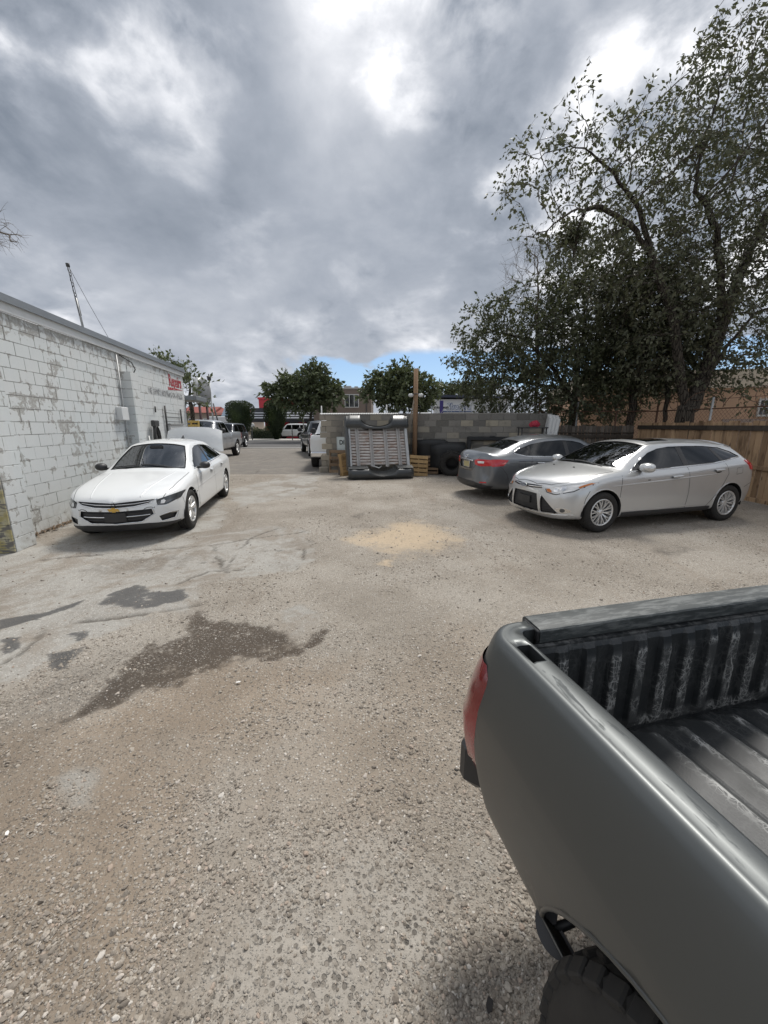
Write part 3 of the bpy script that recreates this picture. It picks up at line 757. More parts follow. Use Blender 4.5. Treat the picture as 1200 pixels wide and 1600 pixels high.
for r_ in range(NR):
    off = .5 if r_ % 2 else 0.0
    k = 0
    start = [0.0, .02, .0, .20, .05, .20, .0, .02, .04, .0][r_]
    xx = start
    first = True
    while xx < BL - .05:
        w_ = CB if not (first and (r_ % 2)) else CB / 2
        first = False
        w_ = min(w_, BL - xx)
        if w_ > .06:
            o = bpy.data.objects.new('block', cm_block(w_)); link(o, wcore)
            o.location = (xx + w_ / 2, float(rng.uniform(-.004, .004)), r_ * CH - .01); o.rotation_euler = (0, 0, float(rng.uniform(-.006, .006)))
        xx += w_
# pale corrugated strip lying on the left part of the wall
mb = MB(); rows = []
for k in range(90):
    u = .02 + 2.75 * k / 89
    zz_ = NR * CH + .008 + (.022 if k % 2 else .0)
    rows.append([Vector((u, -.03, zz_ - .015)), Vector((u, .0, zz_ + .012)), Vector((u, .16, zz_ + .012)), Vector((u, .23, zz_ - .015))])
mb.grid(rows, smooth=False); o = mb.build('coping_strip', mat('pale_sheet', color=(0.62, 0.62, 0.60), rough=0.5), bw)
mb = MB(); mb.box((2.8, .0, NR * CH - .008), (BL - .6, .2, NR * CH + .018)); mb.build('coping', MORTAR, bw)
# pale concrete lump and short block at the wall foot
o = MB().bbox((-.14, -.1, 0), (.16, .1, .19), .02).build('concrete_block', CMU); o.location = (-2.12, 13.45, 0); o.rotation_euler = (0, 0, .3); meta(o, 'loose concrete block on the ground at the left end of the wall', 'concrete block')

# razor wire above the wall
def coil(a, b, r, turns, name='wire_coil', m=GALV, parent=None, flat=.8):
    a, b = Vector(a), Vector(b); n = turns * 14; ax = (b - a).normalized(); e1 = Vector((0, 0, 1)); e2 = ax.cross(e1).normalized()
    pts = []
    for k in range(n + 1):
        th = 2 * math.pi * turns * k / n
        pts.append(a.lerp(b, k / n) + ax * (r * 1.0 * math.sin(th * .5)) + e1 * r * math.sin(th) + e2 * r * flat * math.cos(th))
    mb_ = MB().tube(pts, .007, 4)
    for k in range(0, n, 2):
        q = pts[k]; mb_.add([q + Vector((.03, 0, .012)), q + Vector((-.03, 0, -.012)), q + Vector((0, .01, .02))], [(0, 1, 2)])
    return mb_.build(name, m, parent, fix=False)
rw_ = thing('razor_wire', 'coils of razor wire running along the top of the grey block wall', 'razor wire', (0, 0, 0))
coil((1.6, 13.35, 2.10), (4.9, 12.85, 2.15), .16, 17, 'coil', GALV, rw_)
mb = MB()
for f in (0, .33, .66, 1): q = Vector((1.6, 13.35, 1.98)).lerp(Vector((4.9, 12.85, 1.98)), f); mb.tube([q, q + Vector((0, 0, .34))], .012, 6)
mb.build('bracket', DKMETAL, rw_)

# ================================================================== WOODEN FENCES
def wood(name, a, b, dark, stain=0.5):
    def bd(t):
        p = t.obj(); r_ = t.rand()
        po = t.vmath('ADD', p, t.comb(r_ * 37.0, r_ * 11.0, r_ * 23.0))
        g = t.noise(t.scalev(po, (14, 14, 0.9)), 2.0, 6, 0.65, 0.6)
        kn = t.smooth(t.voro(t.scalev(po, (6, 6, 2.2)), 1.0), 0.05, 0.16)
        c = t.mix(g, a, b)
        c = t.mix(0.5, c, t.mix(r_, tuple(x * .62 for x in a), tuple(min(1, x * 1.25) for x in b)))
        c = t.mix((1.0 - kn) * 0.7, c, dark)
        z = t.sep(t.pos())[2]
        st = t.smooth(t.noise(t.scalev(po, (5, 5, .8)), 1.6, 5, 0.65), 0.48, 0.66) * stain
        c = t.mix(st, c, dark)
        return {'Base Color': c, 'Roughness': 0.88, 'Specular IOR Level': 0.25, 'Normal': t.bump(g, 0.5, 0.006)}
    return mat(name, bd)
WBROWN = wood('weathered_brown_board', (0.235, 0.145, 0.082), (0.48, 0.33, 0.20), (0.06, 0.036, 0.022), .6)
WGREY = wood('weathered_grey_board', (0.07, 0.06, 0.05), (0.15, 0.13, 0.11), (0.03, 0.026, 0.022), .5)
WDARK = wood('dark_timber', (0.032, 0.026, 0.021), (0.075, 0.062, 0.05), (0.016, 0.013, 0.011), .4)
WPAL = wood('pallet_timber', (0.30, 0.19, 0.085), (0.50, 0.345, 0.175), (0.12, 0.075, 0.035), .25)
WPALD = wood('old_pallet_timber', (0.16, 0.105, 0.065), (0.30, 0.215, 0.14), (0.06, 0.04, 0.028), .4)
f1 = thing('board_fence', 'brown upright board fence behind the silver hatchback, dark rail along its top', 'fence', (7.85, 12.1, 0), R(-90))
# local x runs towards the camera, local -y faces the yard
L1 = 10.4
x_ = 0.0; k = 0
tops = MB()
while x_ < L1:
    w_ = float(rng.uniform(.125, .15)); h_ = 1.70 + float(rng.uniform(-.03, .03))
    mb = MB(); mb.bbox((-w_ / 2 + .004, -.011, .03), (w_ / 2 - .004, .011, h_), .003)
    o = mb.build('board', WBROWN, f1, fix=False); o.location = (x_ + w_ / 2, float(rng.uniform(-.004, .004)), 0); o.rotation_euler = (0, float(rng.uniform(-.012, .012)), 0)
    x_ += w_ + float(rng.uniform(0, .012)); k += 1
for (z0, z1, m_) in ((1.50, 1.61, WDARK), (.70, .79, WBROWN), (.03, .12, WBROWN)):
    for j in range(4):
        mb = MB(); mb.bbox((j * L1 / 4 + .005, -.060, z0), ((j + 1) * L1 / 4 - .005, -.018, z1), .005); mb.build('rail', m_, f1)
for j in range(5):
    mb = MB(); mb.bbox((j * 2.5 - .045, .016, 0), (j * 2.5 + .045, .10, 1.66), .006); mb.build('post', WDARK, f1)
f2 = thing('board_fence', 'low dark grey board fence under the trees behind the parked cars', 'fence', (5.35, 12.45, 0), math.atan2(12.25 - 12.45, 7.8 - 5.35))
x_ = 0.0
while x_ < 2.42:
    w_ = float(rng.uniform(.09, .12)); h_ = 1.60 + float(rng.uniform(-.02, .02))
    mb = MB(); mb.bbox((-w_ / 2 + .004, -.010, .02), (w_ / 2 - .004, .010, h_), .003)
    o = mb.build('board', WGREY, f2, fix=False); o.location = (x_ + w_ / 2, float(rng.uniform(-.004, .004)), 0)
    x_ += w_ + .004
for z0, z1 in ((1.22, 1.31), (1.37, 1.40), (.5, .59)):
    mb = MB(); mb.bbox((0, -.055, z0), (2.44, -.016, z1), .005); mb.build('rail', WDARK, f2)
for xx in (.05, 1.2, 2.38): mb = MB(); mb.bbox((xx - .045, .014, 0), (xx + .045, .10, 1.58), .006); mb.build('post', WDARK, f2)

# chain link fence with razor wire behind
cl = thing('chain_link_fence', 'rusty chain link fence with razor wire loops behind the wooden fences', 'fence', (0, 0, 0))
A0, A1 = Vector((5.2, 13.3, 0)), Vector((8.75, 12.7, 0)); A2 = Vector((9.3, 5.0, 0))
mb = MB()
for (p, q) in ((A0, A1), (A1, A2)):
    ln = (q - p).length; e = (q - p).normalized(); H = 2.05
    n = int(ln / .11)
    for k in range(-int(H / .11), n):
        for sg in (1, -1):
            xa = k * .11
            pa, pb = [], []
            x0, z0, x1, z1 = xa, 0.0, xa + H, H
            if x0 < 0: z0 = -x0; x0 = 0
            if x1 > ln: z1 -= x1 - ln; x1 = ln
            if z1 <= max(z0, 1.2): continue
            zl = max(z0, 1.2); xl = x0 + (zl - z0)
            if sg > 0: a_, b_ = p + e * xl + Vector((0, 0, zl)), p + e * x1 + Vector((0, 0, z1))
            else: a_, b_ = p + e * xl + Vector((0, 0, H + 1.2 - zl)), p + e * x1 + Vector((0, 0, H + 1.2 - z1))
            mb.tube([a_, b_], .0035, 3, False)
o = mb.build('wire_mesh', RUST, cl, fix=False); o['kind'] = 'stuff'
for (p, q, n) in ((A0, A1, 3), (A1, A2, 5)):
    for k in range(n):
        c_ = p.lerp(q, k / max(1, n - (1 if p is A1 else 0)))
        MB().tube([c_, c_ + Vector((0, 0, 2.35))], .028, 8).build('post', GALV if k % 2 else RUST, cl)
    MB().tube([p + Vector((0, 0, 2.05)), q + Vector((0, 0, 2.05))], .018, 6).build('top_rail', RUST, cl)
    MB().tube([p + Vector((0, 0, 2.3)), q + Vector((0, 0, 2.28))], .006, 4).build('barbed_wire', RUST, cl)
coil(A0 + Vector((0, 0, 2.32)), A1 + Vector((0, 0, 2.32)), .25, 6, 'razor_coil', RUST, cl)
coil(A1 + Vector((0, 0, 2.3)), A2 + Vector((0, 0, 2.3)), .22, 12, 'razor_coil', RUST, cl)

# ================================================================== TREES
def at(u, v, Y):
    a, b = (u - 600) / 600, -(v - 800) / 600
    dx, dy, dz = a, _cp + b * _sp, -_sp + b * _cp
    k = Y / dy
    return Vector((k * dx, Y, CAM_H + k * dz))
def leaf_mat(name, a, b, c):
    def bd(t):
        p = t.pos()
        r_ = t.n('ShaderNodeNewGeometry'); r_ = S(t.nt, r_.outputs['Random Per Island'])
        col = t.ramp(r_, [(0.0, a), (0.6, b), (1.0, c)])
        col = t.mix(t.smooth(t.noise(p, 0.9, 3, 0.6), 0.4, 0.65) * 0.45, col, c)
        nt = t.nt
        df = t.n('ShaderNodeBsdfPrincipled'); t.put(df.inputs['Base Color'], col); df.inputs['Roughness'].default_value = 0.5; df.inputs['Specular IOR Level'].default_value = 0.4
        tr = t.n('ShaderNodeBsdfTranslucent'); t.put(tr.inputs['Color'], t.mix(0.5, col, (0.10, 0.13, 0.03)))
        mx = t.n('ShaderNodeMixShader'); mx.inputs[0].default_value = 0.25
        nt.links.new(df.outputs[0], mx.inputs[1]); nt.links.new(tr.outputs[0], mx.inputs[2])
        return {'Surface': S(nt, mx.outputs[0])}
    return mat(name, bd)
LEAF_A = leaf_mat('elm_leaf', (0.062, 0.068, 0.042), (0.098, 0.104, 0.064), (0.14, 0.14, 0.085))
LEAF_B = leaf_mat('dark_leaf', (0.046, 0.056, 0.033), (0.08, 0.092, 0.052), (0.115, 0.122, 0.066))
LEAF_C = leaf_mat('street_tree_leaf', (0.06, 0.076, 0.04), (0.10, 0.125, 0.062), (0.15, 0.17, 0.085))
LEAF_H = leaf_mat('shrub_leaf', (0.012, 0.022, 0.012), (0.024, 0.04, 0.018), (0.038, 0.058, 0.026))
def bark_mat(t):
    p = t.obj()
    g = t.noise(t.scalev(p, (7, 7, 1.6)), 2.2, 6, 0.7, 0.5); r_ = t.voro(t.scalev(p, (16, 16, 3.5)), 1.0, 'DISTANCE_TO_EDGE')
    c = t.mix(g, (0.045, 0.038, 0.030), (0.135, 0.118, 0.098)); c = t.mix(1.0 - t.smooth(r_, 0.0, 0.12), c, (0.02, 0.017, 0.014))
    return {'Base Color': c, 'Roughness': 0.95, 'Specular IOR Level': 0.2, 'Normal': t.bump(g + t.smooth(r_, 0, .15), 0.8, 0.03)}
BARK = mat('bark', bark_mat)
TWIG = mat('twig', color=(0.075, 0.062, 0.05), rough=0.9)
DRYTWIG = mat('dry_twig', color=(0.16, 0.135, 0.11), rough=0.9)

def leaves_mesh(name, pts, dirs, sizes, m, rg, wr=.5):
    """folded four-sided leaves; pts (n,3) base, dirs (n,3) along leaf"""
    n = len(pts); pts = np.asarray(pts); dirs = np.asarray(dirs); sizes = np.asarray(sizes)[:, None]
    dirs = dirs / (np.linalg.norm(dirs, axis=1, keepdims=True) + 1e-9)
    up = rg.normal(0, 1, (n, 3)); sd_ = np.cross(dirs, up); sd_ /= (np.linalg.norm(sd_, axis=1, keepdims=True) + 1e-9)
    nr = np.cross(sd_, dirs)
    a = pts; b = pts + dirs * sizes * .45 + sd_ * sizes * wr * .5 + nr * sizes * .10
    c = pts + dirs * sizes; d_ = pts + dirs * sizes * .45 - sd_ * sizes * wr * .5 + nr * sizes * .10
    V = np.stack([a, b, c, d_], 1).reshape(-1, 3)
    F = np.stack([np.arange(n) * 4, np.arange(n) * 4 + 1, np.arange(n) * 4 + 2, np.arange(n) * 4, np.arange(n) * 4 + 2, np.arange(n) * 4 + 3], 1).reshape(-1, 3)
    me = bpy.data.meshes.new(name)
    me.vertices.add(len(V)); me.vertices.foreach_set('co', V.ravel().astype(np.float32))
    me.loops.add(F.size); me.loops.foreach_set('vertex_index', F.ravel().astype(np.int32))
    me.polygons.add(len(F)); me.polygons.foreach_set('loop_start', np.arange(0, F.size, 3)); me.polygons.foreach_set('loop_total', np.full(len(F), 3))
    me.update(); me.materials.append(m)
    return me
def grow(trunk_lines, blobs, n_att, rg, step=.22, infl=1.6, kill=.26, iters=120):
    """space colonisation: returns nodes, parents"""
    nodes, par = [], []
    for ln in trunk_lines:
        pts = [Vector(p) for p in ln['pts']]
        last = -1
        if nodes and ln.get('join', True):
            last = min(range(len(nodes)), key=lambda i: (nodes[i] - pts[0]).length)
        for k in range(len(pts) - 1):
            n = max(1, int((pts[k + 1] - pts[k]).length / step))
            for j in range(n + (1 if k == len(pts) - 2 else 0)):
                q = pts[k].lerp(pts[k + 1], j / n) + Vector(rg.normal(0, .018, 3))
                nodes.append(q); par.append(last); last = len(nodes) - 1
    att = []
    vol = np.array([b[1] ** 3 * b[2] for b in blobs]); vol = vol / vol.sum()
    for b, f in zip(blobs, vol):
        for _ in range(int(n_att * f) + 4):
            v = Vector(rg.normal(0, 1, 3)).normalized() * (rg.random() ** .4)
            att.append(b[0] + Vector((v.x, v.y * b[3], v.z * b[4])) * b[1])
    att = [a for a in att if a.z > .9]
    alive = att
    for it in range(iters):
        if not alive: break
        kd = KDTree(len(nodes))
        for i, p in enumerate(nodes): kd.insert(p, i)
        kd.balance()
        pull = {}; keep = []
        for a in alive:
            co, i, d_ = kd.find(a)
            if d_ < kill: continue
            keep.append(a)
            if d_ < infl * (1 if it > 3 else 2.5): pull.setdefault(i, []).append((a - co).normalized())
        if not pull: break
        alive = keep
        for i, vs in pull.items():
            dv = sum(vs, Vector((0, 0, 0)))
            if dv.length < 1e-3: dv = Vector(rg.normal(0, 1, 3))
            dv.normalize(); dv = (dv + Vector(rg.normal(0, .16, 3)) + Vector((0, 0, .04))).normalized()
            nodes.append(nodes[i] + dv * step); par.append(i)
    return nodes, par
def build_tree(name, label, cat, trunk_lines, blobs, n_att, seed, leafm, r0, leaf=.07, twigs=2, per=13, droop=.5, group=None, tip_r=.006, step=.22, infl=1.6, twl=(.35, .75), bark=BARK, tmin=2.1, leaf_p=1.0):
    rg = np.random.default_rng(seed)
    nodes, par = grow(trunk_lines, blobs, n_att, rg, step, infl, step * 1.15)
    n = len(nodes); kids = [[] for _ in range(n)]
    for i, p in enumerate(par):
        if p >= 0: kids[p].append(i)
    acc = [0.0] * n
    for i in range(n - 1, -1, -1):
        acc[i] = tip_r ** tmin if not kids[i] else sum(acc[k] for k in kids[i])
    order = sorted(range(n), key=lambda i: -i)
    rad = [a ** (1 / tmin) for a in acc]
    m0, m1 = min(rad), max(rad)
    rad = [tip_r + (r0 - tip_r) * ((r_ - m0) / (m1 - m0)) ** 1.15 for r_ in rad]
    tips = [round(a / tip_r ** tmin) for a in acc]
    base = nodes[0]
    root = thing(name, label, cat, (base.x, base.y, 0), 0, group)
    off = Vector((base.x, base.y, 0))
    thick, thin = MB(), MB()
    for i in range(n):
        if par[i] < 0 or (kids[par[i]] and kids[par[i]][0] != i): pass
    # chains
    done = set()
    starts = [i for i in range(n) if par[i] < 0] + [k for i in range(n) for k in sorted(kids[i], key=lambda k: -rad[k])[1:]]
    for s_ in starts:
        ch = [par[s_]] if par[s_] >= 0 else []
        i = s_
        while True:
            ch.append(i)
            if not kids[i]: break
            i = max(kids[i], key=lambda k: rad[k])
        if len(ch) < 2: continue
        rr = [rad[k] for k in ch]
        if par[s_] >= 0: rr[0] = rad[ch[1]]
        if par[s_] < 0 and nodes[ch[0]].z < .6:
            for k in range(min(5, len(rr))): rr[k] *= 1 + .45 * (1 - k / 5) ** 2
        tgt = thick if max(rr) > .03 else thin
        tgt.tube([nodes[k] - off for k in ch], rr, 10 if max(rr) > .08 else (6 if max(rr) > .03 else 4))
    if thick.v: thick.build('trunk', bark, root, fix=False)
    tw_p, tw_d, tw_s = [], [], []
    if twigs:
        for i in range(n):
            if tips[i] > 7 or nodes[i].z < 1.4: continue
            p = par[i]
            base_d = (nodes[i] - nodes[p]).normalized() if p >= 0 else Vector((0, 0, 1))
            for _ in range(twigs if not kids[i] else max(1, twigs - 1)):
                ln = rg.uniform(*twl)
                d_ = (base_d + Vector(rg.normal(0, .6, 3))).normalized()
                pts = [nodes[i]]; q = nodes[i]
                for k in range(4):
                    d_ = (d_ + Vector((0, 0, -droop * .35)) + Vector(rg.normal(0, .1, 3))).normalized()
                    q = q + d_ * ln / 4; pts.append(q)
                thin.tube([x - off for x in pts], [.004, .0035, .003, .0025, .0015], 3, False)
                if rg.random() < leaf_p:
                    for k in range(per):
                        f = (k + rg.random() * .6) / per * 4; j = min(3, int(f))
                        bp = pts[j].lerp(pts[j + 1], f - j) - off + Vector(rg.normal(0, .035, 3))
                        ld = (pts[j + 1] - pts[j]).normalized() + Vector(rg.normal(0, .75, 3)) + Vector((0, 0, -droop))
                        tw_p.append(tuple(bp)); tw_d.append(tuple(ld)); tw_s.append(leaf * rg.uniform(.5, 1.45))
    if thin.v: thin.build('branch', TWIG if bark is BARK else bark, root, fix=False)
    if tw_p:
        me = leaves_mesh('crown', tw_p, tw_d, tw_s, leafm, rg); o = bpy.data.objects.new('crown', me); link(o, root)
    print(name, 'nodes', n, 'leaves', len(tw_p))
    return root
def B(u, v, r, Y, den=1.0, fy=1.0, fz=1.0):
    return (at(u, v, Y), r * Y / 600 * 1.05, den, fy, fz)
bigblobs = [B(835, 270, 50, 11.0, .8), B(800, 285, 26, 11, .8), B(900, 215, 30, 10.8, .6), B(910, 140, 22, 11, .5), B(960, 270, 75, 11.4, .9), B(1000, 165, 30, 11, .35), B(1060, 290, 95, 11.6, .9), B(1130, 180, 90, 11.5, .8), B(1185, 70, 75, 11.5, .9), B(1165, 330, 100, 11.8, 1.0),
            B(1050, 420, 95, 11.8, 1.1), B(960, 400, 70, 11.4, 1.0), B(870, 360, 45, 11.0, .7), B(1150, 470, 100, 11.8, 1.2), B(1030, 520, 80, 12.0, 1.2), B(1240, 200, 120, 12.0, .8), B(1260, 420, 120, 12.0, 1.0), B(1120, 570, 60, 11.5, .9), B(1190, 590, 50, 11.2, .9), B(820, 350, 22, 10.8, .6)]
tb = at(1076, 664, 11.6); tb.z = 0
main = [{'pts': [tb, at(1072, 640, 11.6), at(1060, 570, 11.6), at(1048, 480, 11.6), at(1020, 410, 11.5), at(985, 350, 11.3), at(940, 325, 11.1), at(890, 330, 10.9), at(855, 360, 10.8)]},
        {'pts': [at(1080, 635, 11.6), at(1110, 560, 11.7), at(1140, 470, 11.8), at(1170, 390, 11.9), at(1215, 310, 12.0)]},
        {'pts': [at(1100, 600, 11.5), at(1135, 540, 11.1), at(1180, 490, 10.9)]},
        {'pts': [at(1020, 410, 11.5), at(1000, 330, 11.6), at(960, 270, 11.4), at(925, 240, 11.2)]},
        {'pts': [at(1130, 490, 11.8), at(1125, 400, 11.7), at(1110, 330, 11.6), at(1085, 300, 11.5)]}]
build_tree('elm_tree', 'tallest tree, its forked trunk behind the board fence and one limb arching left', 'tree', main, bigblobs, 3600, 11, LEAF_A, .24, .11, 2, 9, .5, twl=(.25, .65))
leftblobs = [B(750, 520, 40, 13.8, .9), B(735, 575, 38, 13.8, .9), B(800, 520, 60, 14, 1.0), B(790, 590, 60, 14, 1.2), B(860, 560, 75, 14, 1.2), B(850, 620, 55, 13.8, 1.2), B(920, 500, 80, 14.2, 1.0), B(960, 570, 75, 14.0, 1.1), B(920, 610, 50, 13.6, 1.0), B(920, 430, 60, 14.2, .7), B(760, 625, 35, 13.8, 1.0), B(1000, 480, 60, 14, .8)]
t1 = at(897, 664, 13.9); t1.z = 0
build_tree('shade_tree', 'dense low tree spreading over the right end of the block wall', 'tree', [{'pts': [t1, at(898, 620, 13.9), at(905, 560, 14.0), at(915, 500, 14.1)]}, {'pts': [at(897, 630, 13.9), at(860, 570, 13.9), at(820, 530, 13.9), at(780, 520, 13.9)]}, {'pts': [at(900, 600, 13.9), at(945, 560, 14.0), at(985, 510, 14.0)]}, {'pts': [at(880, 605, 13.9), at(830, 600, 13.9), at(770, 590, 13.8)]}], leftblobs, 3000, 12, LEAF_B, .15, .12, 3, 9, .4, twl=(.22, .55))
t2 = at(985, 664, 13.0); t2.z = 0
build_tree('shade_tree', 'leaning dark trunk with hanging foliage between the two larger trees', 'tree', [{'pts': [t2, at(990, 620, 13.0), at(1005, 560, 13.0), at(1020, 500, 13.0)]}, {'pts': [at(990, 620, 13.0), at(975, 570, 13.1), at(955, 530, 13.2)]}], [B(1000, 530, 55, 13, 1), B(960, 560, 45, 13, 1), B(1040, 560, 55, 13, 1), B(1010, 460, 60, 13, .8), B(1060, 500, 50, 13, 1)], 1100, 13, LEAF_B, .12, .12, 3, 10, .5, twl=(.25, .6))
t3 = at(1040, 664, 12.4); t3.z = 0
build_tree('young_tree', 'thin forked trunk growing left of the tallest tree', 'tree', [{'pts': [t3, at(1041, 640, 12.4), at(1043, 610, 12.4)]}, {'pts': [at(1043, 612, 12.4), at(1035, 580, 12.4), at(1028, 540, 12.4)]}, {'pts': [at(1043, 612, 12.4), at(1055, 580, 12.4), at(1062, 540, 12.4)]}], [B(1035, 560, 35, 12.4, 1), B(1060, 550, 35, 12.4, 1), B(1085, 590, 30, 12.2, .8)], 380, 14, LEAF_A, .065, .10, 3, 10, .5)
t4 = at(838, 664, 14.6); t4.z = 0
build_tree('bare_tree', 'leafless twiggy sapling sticking up above the shade tree', 'tree', [{'pts': [t4, at(840, 560, 14.6), at(838, 480, 14.6)]}], [B(838, 420, 42, 14.6, 1), B(815, 440, 30, 14.6, 1), B(860, 470, 35, 14.6, 1), B(840, 390, 20, 14.6, 1)], 420, 15, LEAF_A, .06, .05, 2, 0, .1, tip_r=.006, step=.18, bark=DRYTWIG)
t5 = at(-150, 664, 10.5); t5.z = 0
build_tree('bare_tree', 'bare branch reaching into the left edge of the sky above the roof', 'tree', [{'pts': [t5, at(-140, 500, 10.5), at(-90, 400, 10.5), at(-30, 358, 10.5)]}], [B(-20, 360, 26, 10.5, 1), B(8, 358, 20, 10.5, 1.2), B(10, 375, 16, 10.5, 1)], 130, 16, LEAF_A, .06, .05, 2, 0, .2, step=.14, twl=(.15, .35), bark=DRYTWIG)

def street_tree(name, label, u, vbase, Y, blobs, n_att, seed, leafm, leaf, r0=.14, group='street trees beyond the yard', per=9):
    tb_ = at(u, vbase, Y); tb_.z = 0
    top = at(blobs[0][0], blobs[0][1], Y)
    bl = [B(bu, bv, br, Y, 1) for bu, bv, br in blobs]
    return build_tree(name, label, 'tree', [{'pts': [tb_, tb_.lerp(Vector((top.x, top.y, top.z)), .6)]}], bl, n_att, seed, leafm, r0, leaf, 3, per, .25, group, tip_r=.012, step=.32, infl=3.0, twl=(.45, 1.0))
street_tree('street_tree', 'pale green street tree between the red diner and the brown building', 480, 664, 38, [(490, 610, 28), (495, 585, 16), (455, 612, 24), (515, 618, 18), (430, 612, 15), (470, 626, 20)], 620, 21, LEAF_C, .34, .13, per=11)
street_tree('street_tree', 'round dark street tree behind the wooden pole', 632, 664, 34, [(632, 608, 30), (600, 605, 22), (660, 612, 22), (630, 588, 18), (590, 595, 14), (612, 626, 20), (648, 626, 20), (580, 612, 12)], 760, 22, LEAF_C, .32, .13, per=11)
street_tree('street_tree', 'far tree behind the white shop, left of its roof', 705, 664, 70, [(710, 606, 10), (690, 608, 9), (725, 608, 9)], 90, 23, LEAF_C, .5, per=8)
street_tree('street_tree', 'far tree peeping over the right of the white shop roof', 745, 664, 72, [(748, 606, 10), (765, 606, 10), (738, 610, 8)], 90, 24, LEAF_C, .5, per=8)
street_tree('street_tree', 'leafy tree rising behind the far end of the white workshop', 297, 664, 17.5, [(298, 612, 15), (300, 594, 12), (294, 630, 13), (304, 622, 12), (290, 600, 12), (300, 640, 10)], 900, 25, LEAF_C, .17, .09)
street_tree('street_tree', 'tree top showing above the workshop roof right of the cooler', 262, 664, 19, [(252, 566, 13), (268, 575, 13), (241, 564, 9), (280, 584, 11), (262, 585, 12)], 800, 26, LEAF_C, .18, .09)
# clipped tapering shrubs
def clipped(label, u, Y, v0, v1, wpx, seed):
    rg = np.random.default_rng(seed)
    c0 = at(u, v0, Y); top = at(u, v1, Y); base = Vector((c0.x, Y, 0)); H = top.z; Wd = wpx * Y / 600 / 2 * .98
    root = thing('clipped_shrub', label, 'shrub', base, 0, 'clipped shrubs on the pavement')
    P, D, Z = [], [], []
    n = 7000
    while len(P) < n:
        h = rg.random() ** .8
        prof = np.interp(h, [0, .08, .3, .55, .8, .93, 1.0], [.10, .22, .62, .93, 1.0, .86, .45])
        a = rg.uniform(0, 6.283); rr = prof * (1 - .30 * rg.random() ** 2.2) * (1 + .07 * math.sin(3 * a + 9 * h) + .05 * math.sin(7 * a - 15 * h))
        q = Vector((math.cos(a) * rr * Wd, math.sin(a) * rr * Wd, h * H))
        P.append(tuple(q)); D.append((math.cos(a) + rg.normal(0, .5), math.sin(a) + rg.normal(0, .5), .7 + rg.normal(0, .4))); Z.append(.13 * rg.uniform(.6, 1.4))
    o = bpy.data.objects.new('crown', leaves_mesh('crown', P, D, Z, LEAF_H, rg, .5)); link(o, root)
    MB().tube([(0, 0, 0), (.02, 0, H * .3), (0, 0, H * .8)], [.12, .10, .05], 8).build('trunk', BARK, root)
    mb = MB(); rows = []
    for k in range(9):
        h = .06 + .9 * k / 8; pr = np.interp(h, [0, .08, .3, .55, .8, .93, 1.0], [.10, .22, .62, .93, 1.0, .86, .45]) * .78 * Wd
        rows.append([Vector((pr * math.cos(a), pr * math.sin(a), h * H)) for a in [2 * math.pi * j / 12 for j in range(12)]])
    mb.grid(rows, close_u=True); mb.build('inner_foliage', LEAF_H, root)
clipped('dark clipped shrub right behind the silver pickup', 376, 41, 664, 627, 41, 31)
clipped('dark clipped shrub in front of the red diner', 431, 42, 664, 626, 34, 32)
rg = np.random.default_rng(41); P, D, Z = [], [], []
c0 = at(413, 664, 44)
for k in range(2600):
    q = Vector((rg.uniform(-1.6, 1.7), rg.uniform(-.5, .5), 0)); q.z = (1.25 + .15 * math.sin(q.x * 4)) * rg.random() ** .6
    P.append(tuple(q)); D.append(tuple(rg.normal(0, .6, 3) + np.array([0, -.3, .6]))); Z.append(.14 * rg.uniform(.6, 1.4))
root = thing('hedge', 'low green hedge under the red diner wall', 'hedge', (c0.x, 44, 0))
o = bpy.data.objects.new('foliage', leaves_mesh('foliage', P, D, Z, LEAF_B, rg, .5)); link(o, root)
MB().bbox((-1.5, -.35, 0), (1.6, .35, 1.0), .1).build('stems', LEAF_H, root)

# ================================================================== VEHICLES
def paint(name, col, metal=0.0, rough=0.35, flake=0.0, coat=0.9, dirt=0.25):
    def b(t):
        p = t.obj()
        dn = t.smooth(t.noise(p, 2.2, 5, 0.65), 0.42, 0.75)
        z = t.sep(t.pos())[2]
        low = 1.0 - t.smooth(z, 0.15, 0.55)
        dd = (dn * 0.35 + low * 0.65).clamp() * dirt
        c = t.mix(dd, col, (0.27, 0.235, 0.19))
        return {'Base Color': c, 'Metallic': metal, 'Roughness': rough + dd * 0.4, 'Coat Weight': coat, 'Coat Roughness': 0.05 + dd * 0.35}
    return mat(name, b)
P_WHITE = paint('white_car_paint', (0.76, 0.77, 0.765), 0.0, 0.4, coat=0.8, dirt=0.14)
P_SILVER = paint('silver_car_paint', (0.60, 0.605, 0.60), 0.5, 0.29, dirt=0.12)
P_GREY = paint('grey_car_paint', (0.155, 0.165, 0.178), 0.6, 0.32, dirt=0.16)
P_DARK = paint('dark_blue_car_paint', (0.03, 0.036, 0.045), 0.4, 0.3)
P_SILVER2 = paint('light_grey_car_paint', (0.40, 0.415, 0.43), 0.5, 0.36)
PLASTIC = mat('black_plastic', lambda t: {'Base Color': t.mix(t.noise(t.obj(), 9, 4), (0.018, 0.018, 0.019), (0.04, 0.04, 0.041)), 'Roughness': 0.5})
DARKIN = mat('dark_interior', color=(0.012, 0.012, 0.013), rough=0.8)
SEAT = mat('seat_cloth', lambda t: {'Base Color': t.mix(t.noise(t.obj(), 40, 3), (0.03, 0.03, 0.032), (0.06, 0.06, 0.062)), 'Roughness': 0.9})
RUBBER = mat('tyre_rubber', lambda t: {'Base Color': t.mix(t.noise(t.obj(), 14, 5, 0.65), (0.016, 0.016, 0.016), (0.05, 0.047, 0.043)), 'Roughness': 0.85, 'Specular IOR Level': 0.3})
